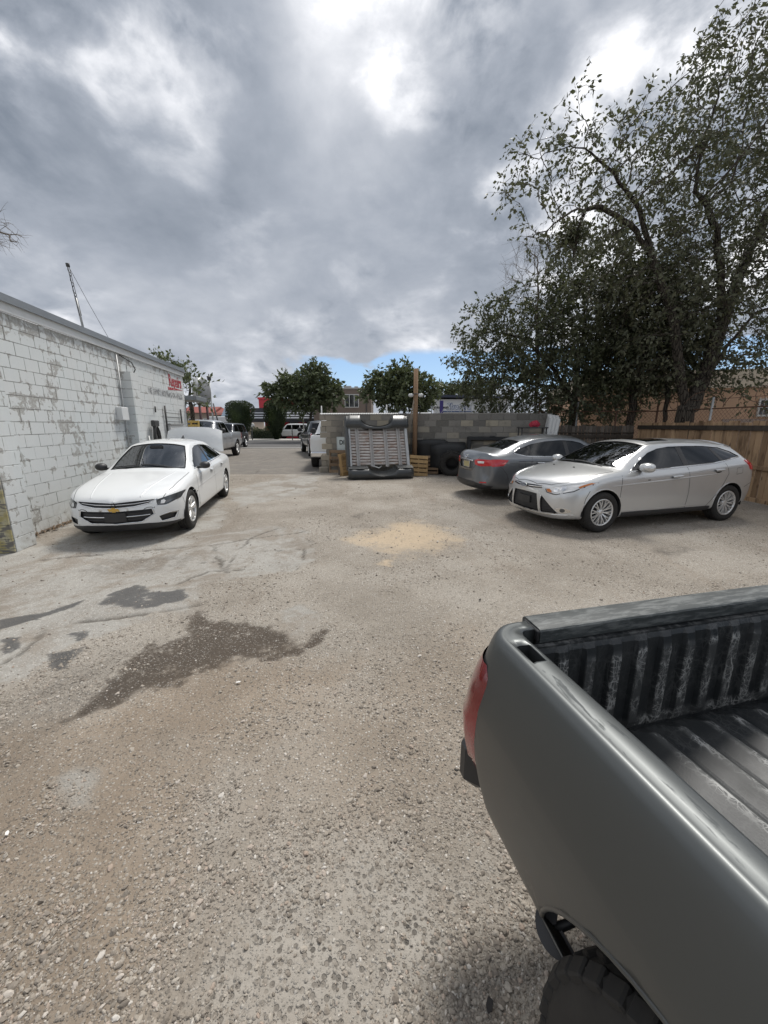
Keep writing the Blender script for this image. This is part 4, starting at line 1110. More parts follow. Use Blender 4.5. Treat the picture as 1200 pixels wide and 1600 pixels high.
ALLOY = mat('alloy_metal', lambda t: {'Base Color': t.mix(t.noise(t.obj(), 8, 3), (0.66, 0.66, 0.65), (0.78, 0.78, 0.77)), 'Metallic': 0.6, 'Roughness': 0.32})
HUBDARK = mat('brake_dark', color=(0.02, 0.02, 0.02), rough=0.7)
CHROME = mat('chrome', color=(0.72, 0.72, 0.72), rough=0.12, metal=1.0)
SEAM = mat('panel_gap', color=(0.014, 0.014, 0.015), rough=0.9)
REDLENS = mat('red_lens', lambda t: {'Base Color': t.mix(t.wave(t.obj(), 30, 0, 0, axis='Y') * 0.4, (0.58, 0.012, 0.018), (0.36, 0.006, 0.010)), 'Roughness': 0.12, 'Coat Weight': 1.0})
CLEARLENS = mat('clear_lens', lambda t: {'Base Color': t.mix(t.noise(t.obj(), 16, 2), (0.60, 0.60, 0.60), (0.82, 0.82, 0.80)), 'Metallic': 0.25, 'Roughness': 0.1, 'Coat Weight': 1.0})
SMOKELENS = mat('smoked_lens', lambda t: {'Base Color': t.mix(t.noise(t.obj(), 14, 2), (0.022, 0.024, 0.026), (0.09, 0.094, 0.096)), 'Roughness': 0.1, 'Coat Weight': 1.0})
AMBER = mat('amber_lens', color=(0.55, 0.17, 0.03), rough=0.15, coat=1.0)
GOLD = mat('gold_badge', color=(0.62, 0.40, 0.10), rough=0.35, metal=0.6)
BADGE = mat('badge_dark', color=(0.02, 0.03, 0.06), rough=0.3, coat=1.0)
def glass_mat(name, tint, trans, ior=1.9):
    def b(t):
        nt = t.nt
        gl = t.n('ShaderNodeBsdfGlossy'); gl.inputs['Roughness'].default_value = 0.015; gl.inputs['Color'].default_value = (0.95, 0.97, 1, 1)
        tr = t.n('ShaderNodeBsdfTransparent'); tr.inputs['Color'].default_value = (*tint, 1)
        df = t.n('ShaderNodeBsdfDiffuse'); df.inputs['Color'].default_value = (0.004, 0.0045, 0.0045, 1)
        m1 = t.n('ShaderNodeMixShader'); m1.inputs[0].default_value = trans
        nt.links.new(df.outputs[0], m1.inputs[1]); nt.links.new(tr.outputs[0], m1.inputs[2])
        fr = t.n('ShaderNodeFresnel'); fr.inputs['IOR'].default_value = ior
        bf = S(nt, t.n('ShaderNodeNewGeometry').outputs['Backfacing'])
        m2 = t.n('ShaderNodeMixShader')
        nt.links.new((S(nt, fr.outputs[0]) * (1.0 - bf)).s, m2.inputs[0]); nt.links.new(m1.outputs[0], m2.inputs[1]); nt.links.new(gl.outputs[0], m2.inputs[2])
        return {'Surface': S(nt, m2.outputs[0])}
    return mat(name, b)
GLASS = glass_mat('windscreen_glass', (0.5, 0.55, 0.53), 0.85, 2.5)
TINT = glass_mat('tinted_glass', (0.05, 0.054, 0.054), 0.5, 1.5)

class Skin:
    """half body surface (y >= 0) grown from a control cage"""
    def __init__(self, stations, levels=3, zs=1.0, xs=1.0, crease=None):
        n = len(stations[0]); ring = 2 * n - 2
        vs, fs = [], []
        for st in stations:
            for (x, y, z) in st: vs.append((x * xs, y, z * zs))
            for (x, y, z) in st[n - 2:0:-1]: vs.append((x * xs, -y, z * zs))
        for i in range(len(stations) - 1):
            for k in range(ring):
                k2 = (k + 1) % ring
                fs.append((i * ring + k, (i + 1) * ring + k, (i + 1) * ring + k2, i * ring + k2))
        for b, fl in ((0, False), ((len(stations) - 1) * ring, True)):
            def J(j, s): return b + (j if s > 0 or j in (0, n - 1) else ring - j)
            for s in (1, -1):
                k = 0
                while n - 2 - k > k:
                    q = [J(k, s), J(k + 1, s), J(n - 2 - k, s), J(n - 1 - k, s)]
                    q = list(dict.fromkeys(q))
                    if len(q) > 2: fs.append(tuple(q))
                    k += 1
        me = bpy.data.meshes.new('skin'); me.from_pydata(vs, [], fs); me.update()
        if crease:
            a = me.attributes.new('crease_edge', 'FLOAT', 'EDGE')
            val = np.zeros(len(me.edges), np.float32)
            for e in me.edges:
                i0, i1 = e.vertices
                j0, j1 = i0 % ring, i1 % ring
                j0 = j0 if j0 < n else ring - j0; j1 = j1 if j1 < n else ring - j1
                s0, s1 = i0 // ring, i1 // ring
                for (kind, key, lo, hi, wgt) in crease:
                    if kind == 'row' and j0 == key and j1 == key and lo <= min(s0, s1) and max(s0, s1) <= hi: val[e.index] = wgt
                    if kind == 'st' and s0 == key and s1 == key and lo <= min(j0, j1) and max(j0, j1) <= hi: val[e.index] = wgt
            a.data.foreach_set('value', val)
        o = bpy.data.objects.new('skin', me); C.objects.link(o)
        md = o.modifiers.new('s', 'SUBSURF'); md.levels = levels; md.render_levels = levels
        bpy.context.view_layer.update()
        em = bpy.data.meshes.new_from_object(o.evaluated_get(bpy.context.evaluated_depsgraph_get()))
        C.objects.unlink(o); bpy.data.objects.remove(o); bpy.data.meshes.remove(me)
        bm = bmesh.new(); bm.from_mesh(em); bpy.data.meshes.remove(em)
        bmesh.ops.recalc_face_normals(bm, faces=bm.faces[:])
        bm.normal_update()
        # keep smooth normals of the whole surface
        self.P = [v.co.copy() for v in bm.verts]; self.N = [v.normal.copy() for v in bm.verts]
        self.F = [[v.index for v in f.verts] for f in bm.faces]
        self.tri, self.trisrc = [], []
        for f in self.F:
            for k in range(1, len(f) - 1): self.tri.append((f[0], f[k], f[k + 1]))
        self.bvh = BVHTree.FromPolygons(self.P, self.tri)
        bmesh.ops.delete(bm, geom=[f for f in bm.faces if f.calc_center_median().y < 0], context='FACES')
        self.full = bm
        self.body = bm.copy()
    def normal_at(self, p):
        loc, nrm, i, d = self.bvh.find_nearest(p)
        if loc is None: return Vector((0, 0, 1))
        a, b, c = (self.P[k] for k in self.tri[i])
        na, nb, nc = (self.N[k] for k in self.tri[i])
        v0, v1, v2 = b - a, c - a, loc - a
        d00, d01, d11, d20, d21 = v0.dot(v0), v0.dot(v1), v1.dot(v1), v2.dot(v0), v2.dot(v1)
        den = d00 * d11 - d01 * d01
        if abs(den) < 1e-12: return nrm
        v = (d11 * d20 - d01 * d21) / den; w_ = (d00 * d21 - d01 * d20) / den
        return (na * (1 - v - w_) + nb * v + nc * w_).normalized()
    AX = {'side': (0, 2, lambda n: n.y > 0.12), 'front': (1, 2, lambda n: n.x < -0.12), 'rear': (1, 2, lambda n: n.x > 0.12), 'top': (0, 1, lambda n: n.z > 0.12)}
    def select(self, bm, poly, axis, lim=None):
        a, b, ok = self.AX[axis]
        ar = sum(poly[k][0] * poly[(k + 1) % len(poly)][1] - poly[(k + 1) % len(poly)][0] * poly[k][1] for k in range(len(poly)))
        if ar < 0: poly = poly[::-1]
        lo = [min(p[k] for p in poly) - 1e-4 for k in (0, 1)]; hi = [max(p[k] for p in poly) + 1e-4 for k in (0, 1)]
        cand = []
        for f in bm.faces:
            cs = [v.co for v in f.verts]
            if max(c[a] for c in cs) < lo[0] or min(c[a] for c in cs) > hi[0] or max(c[b] for c in cs) < lo[1] or min(c[b] for c in cs) > hi[1]: continue
            if not ok(f.normal): continue
            if lim and not lim(f.calc_center_median()): continue
            cand.append(f)
        for k in range(len(poly)):
            if not cand: break
            p, q = poly[k], poly[(k + 1) % len(poly)]
            co = Vector((0, 0, 0)); co[a], co[b] = p
            no = Vector((0, 0, 0)); no[a], no[b] = (q[1] - p[1]), -(q[0] - p[0])     # outward for ccw
            if no.length < 1e-9: continue
            no.normalize()
            ed = {e for f in cand for e in f.edges}; ve = {v for f in cand for v in f.verts}
            res = bmesh.ops.bisect_plane(bm, geom=list(cand) + list(ed) + list(ve), dist=1e-5, plane_co=co, plane_no=no)
            fs = {g for g in res['geom'] if isinstance(g, bmesh.types.BMFace)}
            cand = [f for f in fs if f.is_valid and (f.calc_center_median() - co).dot(no) < 0]
        return cand
    def cut(self, poly, axis, lim=None, depth=0.02):
        """remove the region from the body and give the opening a returned edge"""
        bm = self.body
        fs = self.select(bm, poly, axis, lim)
        if not fs: return
        s = set(fs)
        be = [e for f in fs for e in f.edges if len([g for g in e.link_faces if g in s]) == 1 and not all(abs(v.co.y) < 1e-4 for v in e.verts)]
        be = list(dict.fromkeys(be))
        bmesh.ops.delete(bm, geom=fs, context='FACES_ONLY')
        be = [e for e in be if e.is_valid]
        if depth:
            nr = {v: self.normal_at(v.co) for e in be for v in e.verts}
            nv = {}
            for v, n_ in nr.items():
                nv[v] = bm.verts.new(v.co - n_ * depth)
            for e in be:
                a, b = e.verts
                try:
                    f = bm.faces.new((a, b, nv[b], nv[a])); f.material_index = 1
                except ValueError: pass
        loose = [e for e in bm.edges if not e.link_faces]
        bmesh.ops.delete(bm, geom=loose, context='EDGES')
        bmesh.ops.delete(bm, geom=[v for v in bm.verts if not v.link_faces], context='VERTS')
        bm.normal_update()
    def patch(self, polys, axis, off=0.0, thick=0.0, lim=None):
        """copy of a region of the surface, moved out by off; returns verts, faces, normals of the y>=0 half"""
        if isinstance(polys[0][0], (int, float)): polys = [polys]
        V, F, Nn = [], [], []
        for poly in polys:
            bm = self.full.copy()
            fs = self.select(bm, poly, axis, lim)
            s = set(fs); vm = {}
            for f in fs:
                for v in f.verts:
                    if v not in vm:
                        n_ = self.normal_at(v.co); vm[v] = len(V); V.append(v.co + n_ * off); Nn.append(n_)
                F.append([vm[v] for v in f.verts])
            if thick:
                low = {}
                for f in fs:
                    for l in f.loops:
                        e = l.edge
                        if len([g for g in e.link_faces if g in s]) == 1 and not all(abs(v.co.y) < 1e-4 for v in e.verts):
                            a, b = l.vert, l.link_loop_next.vert
                            for q in (a, b):
                                if q not in low:
                                    low[q] = len(V); V.append(V[vm[q]] - Nn[vm[q]] * thick); Nn.append(Nn[vm[q]])
                            F.append([vm[b], vm[a], low[a], low[b]])
            bm.free()
        return V, F, Nn
    def project(self, a, b, axis):
        """point of the surface under a 2D point"""
        if axis == 'side': o, d = Vector((a, 3, b)), Vector((0, -1, 0))
        elif axis == 'front': o, d = Vector((-3, a, b)), Vector((1, 0, 0))
        elif axis == 'rear': o, d = Vector((9, a, b)), Vector((-1, 0, 0))
        else: o, d = Vector((a, b, 4)), Vector((0, 0, -1))
        loc, n_, i, dist = self.bvh.ray_cast(o, d)
        if loc is None: return None, None
        return loc, self.normal_at(loc)

def mkmesh(name, V, F, N, mats, mirror=None, midx=None):
    """mirror: None keep, 'flip' other side only, 'both' join both"""
    V = [Vector(v) for v in V]
    VV, FF, NN, MI = [], [], [], []
    mi = midx or [0] * len(F)
    if mirror in (None, 'both'):
        VV += V; FF += [list(f) for f in F]; NN += list(N); MI += mi
    if mirror in ('flip', 'both'):
        b = len(VV)
        VV += [Vector((v.x, -v.y, v.z)) for v in V]; NN += [Vector((n.x, -n.y, n.z)) for n in N]
        FF += [[b + k for k in f[::-1]] for f in F]; MI += mi
    me = bpy.data.meshes.new(name); me.from_pydata([tuple(v) for v in VV], [], FF)
    for m in (mats if isinstance(mats, (list, tuple)) else [mats]): me.materials.append(m)
    me.polygons.foreach_set('use_smooth', [True] * len(FF)); me.polygons.foreach_set('material_index', MI)
    me.update()
    if len(NN) == len(VV) and len(me.vertices) == len(VV):
        ln = [None] * len(me.loops)
        for p in me.polygons:
            pn = p.normal
            for li in p.loop_indices:
                n_ = NN[me.loops[li].vertex_index]
                ln[li] = n_ if n_.dot(pn) > 0.35 else pn
        me.normals_split_custom_set([tuple(n_) for n_ in ln])
    return me

class Car:
    def __init__(self, name, label, cat, skin, paint_m, group=None):
        self.root = thing(name, label, cat, group=group)
        self.s = skin; self.paint = paint_m
    def part(self, name, me, parent=None, label=None):
        o = bpy.data.objects.new(name, me); link(o, parent or self.root)
        if label: o['label'] = label
        return o
    def both(self, name, polys, axis, m, off=0.0, thick=0.0, lim=None, parent=None):
        if not isinstance(polys[0][0], (int, float)):
            for q in polys: self.both(name, q, axis, m, off, thick, lim, parent)
            return None
        V, F, N = self.s.patch(polys, axis, off, thick, lim)
        if not F: print('EMPTY PATCH', self.root.name, name); return None
        a = self.part(name, mkmesh(name, V, F, N, m), parent)
        b = self.part(name, mkmesh(name, V, F, N, m, 'flip'), parent)
        return a, b
    def centre(self, name, polys, axis, m, off=0.0, thick=0.0, lim=None, parent=None):
        V, F, N = self.s.patch(polys, axis, off, thick, lim)
        if not F: print('EMPTY PATCH', self.root.name, name); return None
        return self.part(name, mkmesh(name, V, F, N, m, 'both'), parent)
    def strip(self, pts, axis, width, off=0.001, step=0.04, raised=0.0, taper=False):
        """ribbon along a path on the surface -> (V,F,N) half"""
        P2 = []
        for k in range(len(pts) - 1):
            a, b = Vector(pts[k]), Vector(pts[k + 1]); n = max(1, int((b - a).length / step))
            for j in range(n): P2.append(a.lerp(b, j / n))
        P2.append(Vector(pts[-1]))
        L = []
        for q in P2:
            p, n_ = self.s.project(q.x, q.y, axis)
            if p is not None: L.append((p, n_))
        V, F, N = [], [], []
        for k, (p, n_) in enumerate(L):
            tg = (L[min(k + 1, len(L) - 1)][0] - L[max(k - 1, 0)][0])
            if tg.length < 1e-7: tg = Vector((1, 0, 0))
            sd_ = n_.cross(tg.normalized()).normalized() * width / 2
            if taper: sd_ = sd_ * (0.25 + 0.75 * math.sin(math.pi * min(1, max(0, k / max(1, len(L) - 1)))))
            if raised:
                for c, h in ((-1, 0), (-0.6, 1), (0.6, 1), (1, 0)): V.append(p + sd_ * c + n_ * (off + raised * h)); N.append((n_ + sd_.normalized() * c * 0.6).normalized())
            else:
                for c in (-1, 1): V.append(p + sd_ * c + n_ * off); N.append(n_)
            w_ = 4 if raised else 2
            if k:
                for c in range(w_ - 1): F.append([(k - 1) * w_ + c, (k - 1) * w_ + c + 1, k * w_ + c + 1, k * w_ + c])
        # face orientation
        if F:
            f = F[0]; nn = (V[f[1]] - V[f[0]]).cross(V[f[2]] - V[f[1]])
            if nn.dot(N[f[0]]) < 0: F = [g[::-1] for g in F]
        return V, F, N
    def trims(self, name, paths, axis, width, m, off=0.001, raised=0.0, sides='both', parent=None, taper=False):
        """several ribbons joined in one part"""
        V, F, N = [], [], []
        for p in paths:
            a, b, c = self.strip(p, axis, width, off, raised=raised, taper=taper)
            k = len(V); V += a; N += c; F += [[i + k for i in f] for f in b]
        if not F: return
        return self.part(name, mkmesh(name, V, F, N, m, sides if sides != 'one' else None), parent)
    def lips(self, wh, r, dz, w_, m, rz=.008):
        for wx, wz in wh:
            V, F, N = self.strip(arc(wx, wz + dz, r, -10, 190), 'side', w_, 0.0, raised=rz)
            self.part('wheel_arch_lip', mkmesh('wheel_arch_lip', V, F, N, m)); self.part('wheel_arch_lip', mkmesh('wheel_arch_lip', V, F, N, m, 'flip'))
    def finish_body(self, name='body'):
        bm = self.s.body
        bm.verts.index_update()
        V = [v.co.copy() for v in bm.verts]; F = [[v.index for v in f.verts] for f in bm.faces]; MI = [f.material_index for f in bm.faces]
        N = [self.s.normal_at(v) for v in V]
        me = mkmesh(name, V, F, N, [self.paint, SEAM], 'both', MI)
        o = self.part(name, me)
        return o
    def inner(self, ztop, wheels, r, off=0.05):
        bm = self.s.full.copy()
        for (wx, wz) in wheels:
            fs = self.s.select(bm, [(wx + r * math.cos(k * math.pi / 8), wz + r * math.sin(k * math.pi / 8)) for k in range(16)], 'side')
            bmesh.ops.delete(bm, geom=fs, context='FACES')
        bmesh.ops.delete(bm, geom=[f for f in bm.faces if f.calc_center_median().z > ztop], context='FACES')
        bm.verts.index_update()
        V = [v.co - self.s.normal_at(v.co) * off for v in bm.verts]
        F = [[v.index for v in f.verts] for f in bm.faces]
        bm.free()
        return self.part('underbody', mkmesh('underbody', V, F, [Vector((0, 0, 1))] * 0, DARKIN, 'both'))
    def liners(self, wheels, r, y0, y1):
        for s_ in (1, -1):
            for (wx, wz) in wheels:
                mb = MB()
                A_ = [R(-8 + 196 * k / 16) for k in range(17)]
                p0 = [Vector((wx + r * math.cos(a), y0 * s_, wz + r * math.sin(a))) for a in A_]
                p1 = [Vector((wx + r * math.cos(a), y1 * s_, wz + r * math.sin(a))) for a in A_]
                mb.grid([p0, p1]); mb.add(p0, [tuple(range(17))])
                mb.build('wheel_arch_liner', DARKIN, self.root, fix=False)

def tyre_mesh(ro, ri, wd, tread=True, n=48, lugs=False):
    mb = MB(); h = wd / 2
    prof = [(ri, -h * 0.82), (ri + 0.012, -h * 0.92), (ri + (ro - ri) * 0.45, -h * 1.02), (ro - 0.035, -h * 0.98), (ro - 0.012, -h * 0.86), (ro - 0.003, -h * 0.66)]
    if tread:
        for g in (-0.42, 0.0, 0.42):
            prof += [(ro, h * (g - 0.16)), (ro, h * (g - 0.035)), (ro - 0.009, h * (g - 0.03)), (ro - 0.009, h * (g + 0.03)), (ro, h * (g + 0.035)), (ro, h * (g + 0.16))]
    prof += [(ro - 0.003, h * 0.66), (ro - 0.012, h * 0.86), (ro - 0.035, h * 0.98), (ri + (ro - ri) * 0.45, h * 1.02), (ri + 0.012, h * 0.92), (ri, h * 0.82)]
    mb.lathe(prof, n, 'Y', closed=True)
    return mb
def rim_mesh(rr, wd, kind):
    """spoked wheel face at +y"""
    mb = MB(); h = wd / 2
    mb.lathe([(rr, -h * 0.8), (rr, h * 0.88), (rr - 0.008, h * 0.94), (rr - 0.02, h * 0.9), (rr - 0.024, h * 0.7), (rr - 0.028, -h * 0.7)], 40, 'Y')
    def spoke(a0, w0, w1, r0=0.03, skew=0.0, yb=0.0):
        rows = []
        for k in range(5):
            f = k / 4; r_ = r0 + (rr - 0.014 - r0) * f
            wd_ = w0 + (w1 - w0) * f
            yy = h * (0.62 + 0.26 * f) - yb + 0.012 * math.sin(math.pi * f)
            a = a0 + skew * f
            ca, sa = math.cos(a), math.sin(a)
            pts = []
            for (s_, dy) in ((-0.5, -0.022), (-0.36, 0.0), (0.36, 0.0), (0.5, -0.022)):
                pts.append(Vector((ca * r_ - sa * wd_ * s_, yy + dy, sa * r_ + ca * wd_ * s_)))
            rows.append(pts)
        mb.grid(rows, smooth=False)
    if kind == 'multi':
        for k in range(10):
            a = 2 * math.pi * k / 10
            spoke(a, 0.020, 0.017, skew=0.16); spoke(a, 0.020, 0.017, skew=-0.16)
    elif kind == 'five':
        for k in range(5):
            a = 2 * math.pi * k / 5 + math.pi / 2
            spoke(a + 0.10, 0.045, 0.034, skew=0.12); spoke(a - 0.10, 0.045, 0.034, skew=-0.12)
    else:
        for k in range(6): spoke(2 * math.pi * k / 6, 0.06, 0.085)
    mb.lathe([(0.0, h * 0.70), (0.028, h * 0.70), (0.034, h * 0.66), (0.06, h * 0.60), (0.062, h * 0.3)], 20, 'Y')
    for k in range(5):
        a = 2 * math.pi * (k + 0.5) / 5
        mb.lathe([(0, h * 0.66), (0.009, h * 0.66), (0.01, h * 0.5)], 8, 'Y', Matrix.Translation((0.046 * math.cos(a), 0, 0.046 * math.sin(a))))
    return mb
def add_wheels(car, wheels, ro, rr, wd, y_out, kind):
    tm = tyre_mesh(ro, rr, wd).mesh('tyre', RUBBER); rm = rim_mesh(rr, wd, kind).mesh('rim', ALLOY)
    hm = MB().lathe([(0.0, wd * 0.12), (rr * 0.72, wd * 0.12), (rr * 0.72, -wd * 0.1), (rr - 0.03, -wd * 0.1), (rr - 0.03, -wd * 0.4), (0, -wd * 0.4)], 24, 'Y').mesh('wheel', HUBDARK)
    for (wx, wz) in wheels:
        for s_ in (1, -1):
            wl = bpy.data.objects.new('wheel', hm); link(wl, car.root)
            wl.location = (wx, s_ * (y_out - wd / 2), wz)
            wl.rotation_euler = (0, rng.uniform(0, 6), 0) if s_ > 0 else (0, rng.uniform(0, 6), math.pi)
            for nm, me_ in (('tyre', tm), ('rim', rm)):
                o = bpy.data.objects.new(nm, me_); link(o, wl)
def circ(cx, cz, r, n=20, a0=0.0, a1=2 * math.pi):
    return [(cx + r * math.cos(a0 + (a1 - a0) * k / n), cz + r * math.sin(a0 + (a1 - a0) * k / n)) for k in range(n)]
def arc(cx, cz, r, a0, a1, n=16):
    return [(cx + r * math.cos(R(a0 + (a1 - a0) * k / n)), cz + r * math.sin(R(a0 + (a1 - a0) * k / n))) for k in range(n + 1)]
def seats(car, x0, x1, zf, wy=0.37):
    def seat(x, y, w_, h_, parent=None):
        mb = MB()
        mb.bbox((x - 0.25, y - w_ / 2, zf), (x + 0.25, y + w_ / 2, zf + 0.16), 0.05)
        m_ = Matrix.Translation((x + 0.24, y, zf + 0.1)) @ Matrix.Rotation(R(16), 4, 'Y')
        mb.bbox((-0.06, -w_ / 2, 0), (0.06, w_ / 2, h_), 0.05, m_)
        mb.bbox((-0.05, -0.13, h_ + 0.04), (0.04, 0.13, h_ + 0.2), 0.04, m_)
        mb.build('seat', SEAT, car.root)
    seat(x0, wy, 0.5, 0.52); seat(x0, -wy, 0.5, 0.52)
    seat(x1, 0, 1.2, 0.48)
def dash(car, x, z, w_, wheel_y):
    mb = MB(); mb.bbox((x - 0.28, -w_, z - 0.25), (x + 0.12, w_, z), 0.07); mb.build('dashboard', DARKIN, car.root)
    mb = MB()
    m_ = Matrix.Translation((x + 0.28, wheel_y, z - 0.02)) @ Matrix.Rotation(R(62), 4, 'Y')
    ring = [m_ @ Vector((0.18 * math.cos(a), 0.18 * math.sin(a), 0)) for a in [k * math.pi / 10 for k in range(21)]]
    mb.tube(ring, 0.015, 6, False)
    mb.tube([m_ @ Vector((-0.17, 0, 0)), m_ @ Vector((0.17, 0, 0))], 0.018, 6)
    mb.build('steering_wheel', DARKIN, car.root)
def mirror_part(car, pts, r, m, sides=(1, -1)):
    """door mirror housing: flattened rounded shell; pts = (x,y,z) centre"""
    for s_ in sides:
        bm = bmesh.new(); bmesh.ops.create_icosphere(bm, subdivisions=3, radius=1)
        for v in bm.verts:
            q = v.co; sx = 1.0 if q.x < 0 else 0.45
            v.co = Vector((pts[0] + q.x * r[0] * sx, s_ * (pts[1] + q.y * r[1]), pts[2] + (abs(q.z) ** 0.8) * math.copysign(1, q.z) * r[2]))
        if s_ < 0: bmesh.ops.reverse_faces(bm, faces=bm.faces[:])
        me = bpy.data.meshes.new('mirror'); bm.to_mesh(me); bm.free()
        me.materials.append(m); me.polygons.foreach_set('use_smooth', [True] * len(me.polygons))
        o = car.part('mirror', me)
        mb = MB(); mb.box((pts[0] - 0.02, s_ * (pts[1] - r[1] - 0.05), pts[2] - r[2] * 0.9), (pts[0] + 0.05, s_ * (pts[1] - 0.02), pts[2] - r[2] * 0.3)); mb.build('mirror_arm', PLASTIC, o)
def ST(x, y, z, dx=None):
    dx = dx or [0] * len(y)
    return [(x + dx[k], y[k], z[k]) for k in range(len(y))]
def place(car, contact, xa, ya, ex, sc=(1, 1, 1)):
    """put the car so that the outer face of a wheel touches the ground at contact; ex = its nose-to-tail direction"""
    ex = Vector((ex[0], ex[1])).normalized(); ey = Vector((-ex.y, ex.x))
    o = Vector(contact) - ex * xa * sc[0] - ey * ya * sc[1]
    car.root.scale = sc
    car.root.location = (o.x, o.y, 0); car.root.rotation_euler = (0, 0, math.atan2(ex.y, ex.x))

# ------------------------------------------------------------------ white sedan with its boot open
def white_sedan():
    B = [0, .66, .88, .915, .885]
    sts = [
        ST(0.00, [0, .40, .60, .70, .68, .62, .50, .28, 0], [.30, .30, .33, .44, .55, .61, .635, .65, .655], [0, .03, .12, .2, .18, .15, .09, .03, 0]),
        ST(0.10, [0, .55, .76, .83, .815, .75, .62, .34, 0], [.19, .19, .25, .45, .62, .69, .715, .735, .74], [0, .05, .2, .29, .28, .24, .15, .05, 0]),
        ST(0.42, [0, .65, .87, .90, .885, .82, .67, .36, 0], [.18, .18, .25, .46, .70, .77, .80, .825, .83], [0, .05, .12, .15, .15, .13, .09, .03, 0]),
        ST(0.96, [0, .7, .9, .92, .895, .835, .67, .36, 0], [.18, .18, .25, .48, .75, .845, .875, .90, .905]),
        ST(1.30, [0, .7, .9, .92, .895, .84, .68, .38, 0], [.18, .18, .25, .48, .80, .895, .925, .945, .95], [0, 0, 0, 0, 0, .03, .06, 0, -.03]),
        ST(1.42, [0, .7, .9, .92, .895, .845, .70, .38, 0], [.18, .18, .25, .48, .82, .915, .955, .98, .985], [0, 0, 0, 0, 0, .05, .09, .0, -.04]),
        ST(2.10, [0, .7, .9, .92, .90, .83, .575, .33, 0], [.18, .18, .25, .48, .85, .935, 1.33, 1.375, 1.385]),
        ST(2.24, [0, .7, .9, .92, .90, .83, .575, .33, 0], [.18, .18, .25, .48, .855, .94, 1.36, 1.415, 1.425]),
        ST(2.75, [0, .7, .9, .92, .90, .83, .585, .33, 0], [.18, .18, .25, .48, .865, .95, 1.385, 1.45, 1.46]),
        ST(3.35, [0, .7, .9, .92, .91, .84, .575, .32, 0], [.18, .18, .25, .48, .88, .965, 1.355, 1.42, 1.43]),
        ST(3.72, [0, .7, .9, .92, .915, .84, .55, .31, 0], [.18, .18, .25, .48, .90, .98, 1.29, 1.345, 1.355]),
        ST(4.32, [0, .68, .89, .91, .905, .82, .58, .33, 0], [.19, .19, .26, .5, .90, .985, 1.075, 1.095, 1.10]),
        ST(4.66, [0, .62, .82, .88, .87, .78, .6, .34, 0], [.22, .22, .3, .52, .90, .98, 1.035, 1.055, 1.06], [.1, .06, 0, -.06, -.05, 0, .03, .06, .08]),
        ST(4.86, [0, .55, .72, .80, .78, .70, .55, .32, 0], [.3, .3, .36, .55, .84, .93, .985, 1.005, 1.01], [.04, .02, -.04, -.12, -.1, -.04, .0, .03, .04]),
    ]
    sts = [[(x if x > .98 else .98 - (.98 - x) * .86, y, z) for x, y, z in st] for st in sts]
    sk = Skin(sts, 3, 0.975, crease=[('st', 4, 5, 8, 0.6), ('st', 5, 5, 8, 0.5), ('row', 4, 2, 12, 0.35), ('row', 5, 5, 10, 0.4), ('row', 6, 5, 10, 0.5), ('row', 2, 1, 12, 0.4), ('st', 1, 0, 3, 0.3)])
    c = Car('sedan', 'white four-door sedan parked beside the painted block wall with its boot lid raised', 'car', sk, P_WHITE)
    s = sk
    wh = [(0.98, 0.325), (3.81, 0.325)]
    for (wx, wz) in wh: s.cut(circ(wx, wz + 0.01, 0.355, 22), 'side', None, 0.05)
    # glass
    dlo = [(1.66, .945), (3.90, 1.015), (3.72, 1.155), (3.45, 1.245), (3.1, 1.29), (2.7, 1.315), (2.4, 1.305), (2.2, 1.26)]
    dlo = [(x, z * 0.985) for x, z in dlo]
    s.cut(dlo, 'side', None, 0.02)
    ws = [(1.425, 0), (1.44, .35), (1.51, .655), (1.75, .615), (2.105, .50), (2.12, 0)]
    s.cut(ws, 'top', None, 0.015)
    rw = [(3.78, 0), (3.78, .46), (4.25, .52), (4.27, 0)]
    s.cut(rw, 'top', None, 0.015)
    deck = [(4.36, 0), (4.36, .58), (4.70, .58), (4.74, 0)]
    s.cut(deck, 'top', lambda p: p.z > .8, 0.05)
    # front openings
    up = [(0, .548), (.28, .558), (.48, .592), (.575, .640), (.40, .632), (0, .622)]
    lowg = [(0, .325), (.36, .335), (.535, .43), (.515, .508), (.30, .502), (0, .495)]
    hl = [(.575, .625), (.595, .545), (.70, .54), (.86, .60), (.89, .69), (.78, .67)]
    fog = [(.60, .385), (.625, .31), (.78, .325), (.815, .40), (.73, .415)]
    for g in (up, lowg, fog): s.cut(g, 'front', lambda p: p.x < 0.7, 0.03)
    s.cut(hl, 'front', lambda p: p.x < 0.95, 0.015)
    c.finish_body()
    c.centre('upper_grille', up, 'front', PLASTIC, -0.03, lim=lambda p: p.x < 0.7)
    c.centre('lower_grille', lowg, 'front', PLASTIC, -0.03, lim=lambda p: p.x < 0.7)
    c.both('fog_lamp_pocket', fog, 'front', PLASTIC, -0.03, lim=lambda p: p.x < 0.7)
    for z0 in (.365, .41, .455):
        c.trims('grille_bar', [[(.0, z0), (.25, z0 + .003), (.49, z0 + .012)]], 'front', 0.011, CHROME if z0 == .41 else PLASTIC, -0.02, 0.01)
    c.trims('grille_bar', [[(0, .585), (.28, .594), (.52, .618)]], 'front', 0.010, CHROME, -0.02, 0.01)
    c.trims('grille_surround', [[(0, .540), (.28, .549), (.49, .583), (.59, .640)], [(0, .316), (.37, .327), (.55, .43), (.527, .512)]], 'front', 0.012, CHROME, 0.001, 0.006)
    c.trims('fog_lamp_trim', [[(.60, .30), (.80, .318), (.825, .40), (.73, .418), (.63, .40)]], 'front', 0.014, CHROME, 0.001, 0.005)
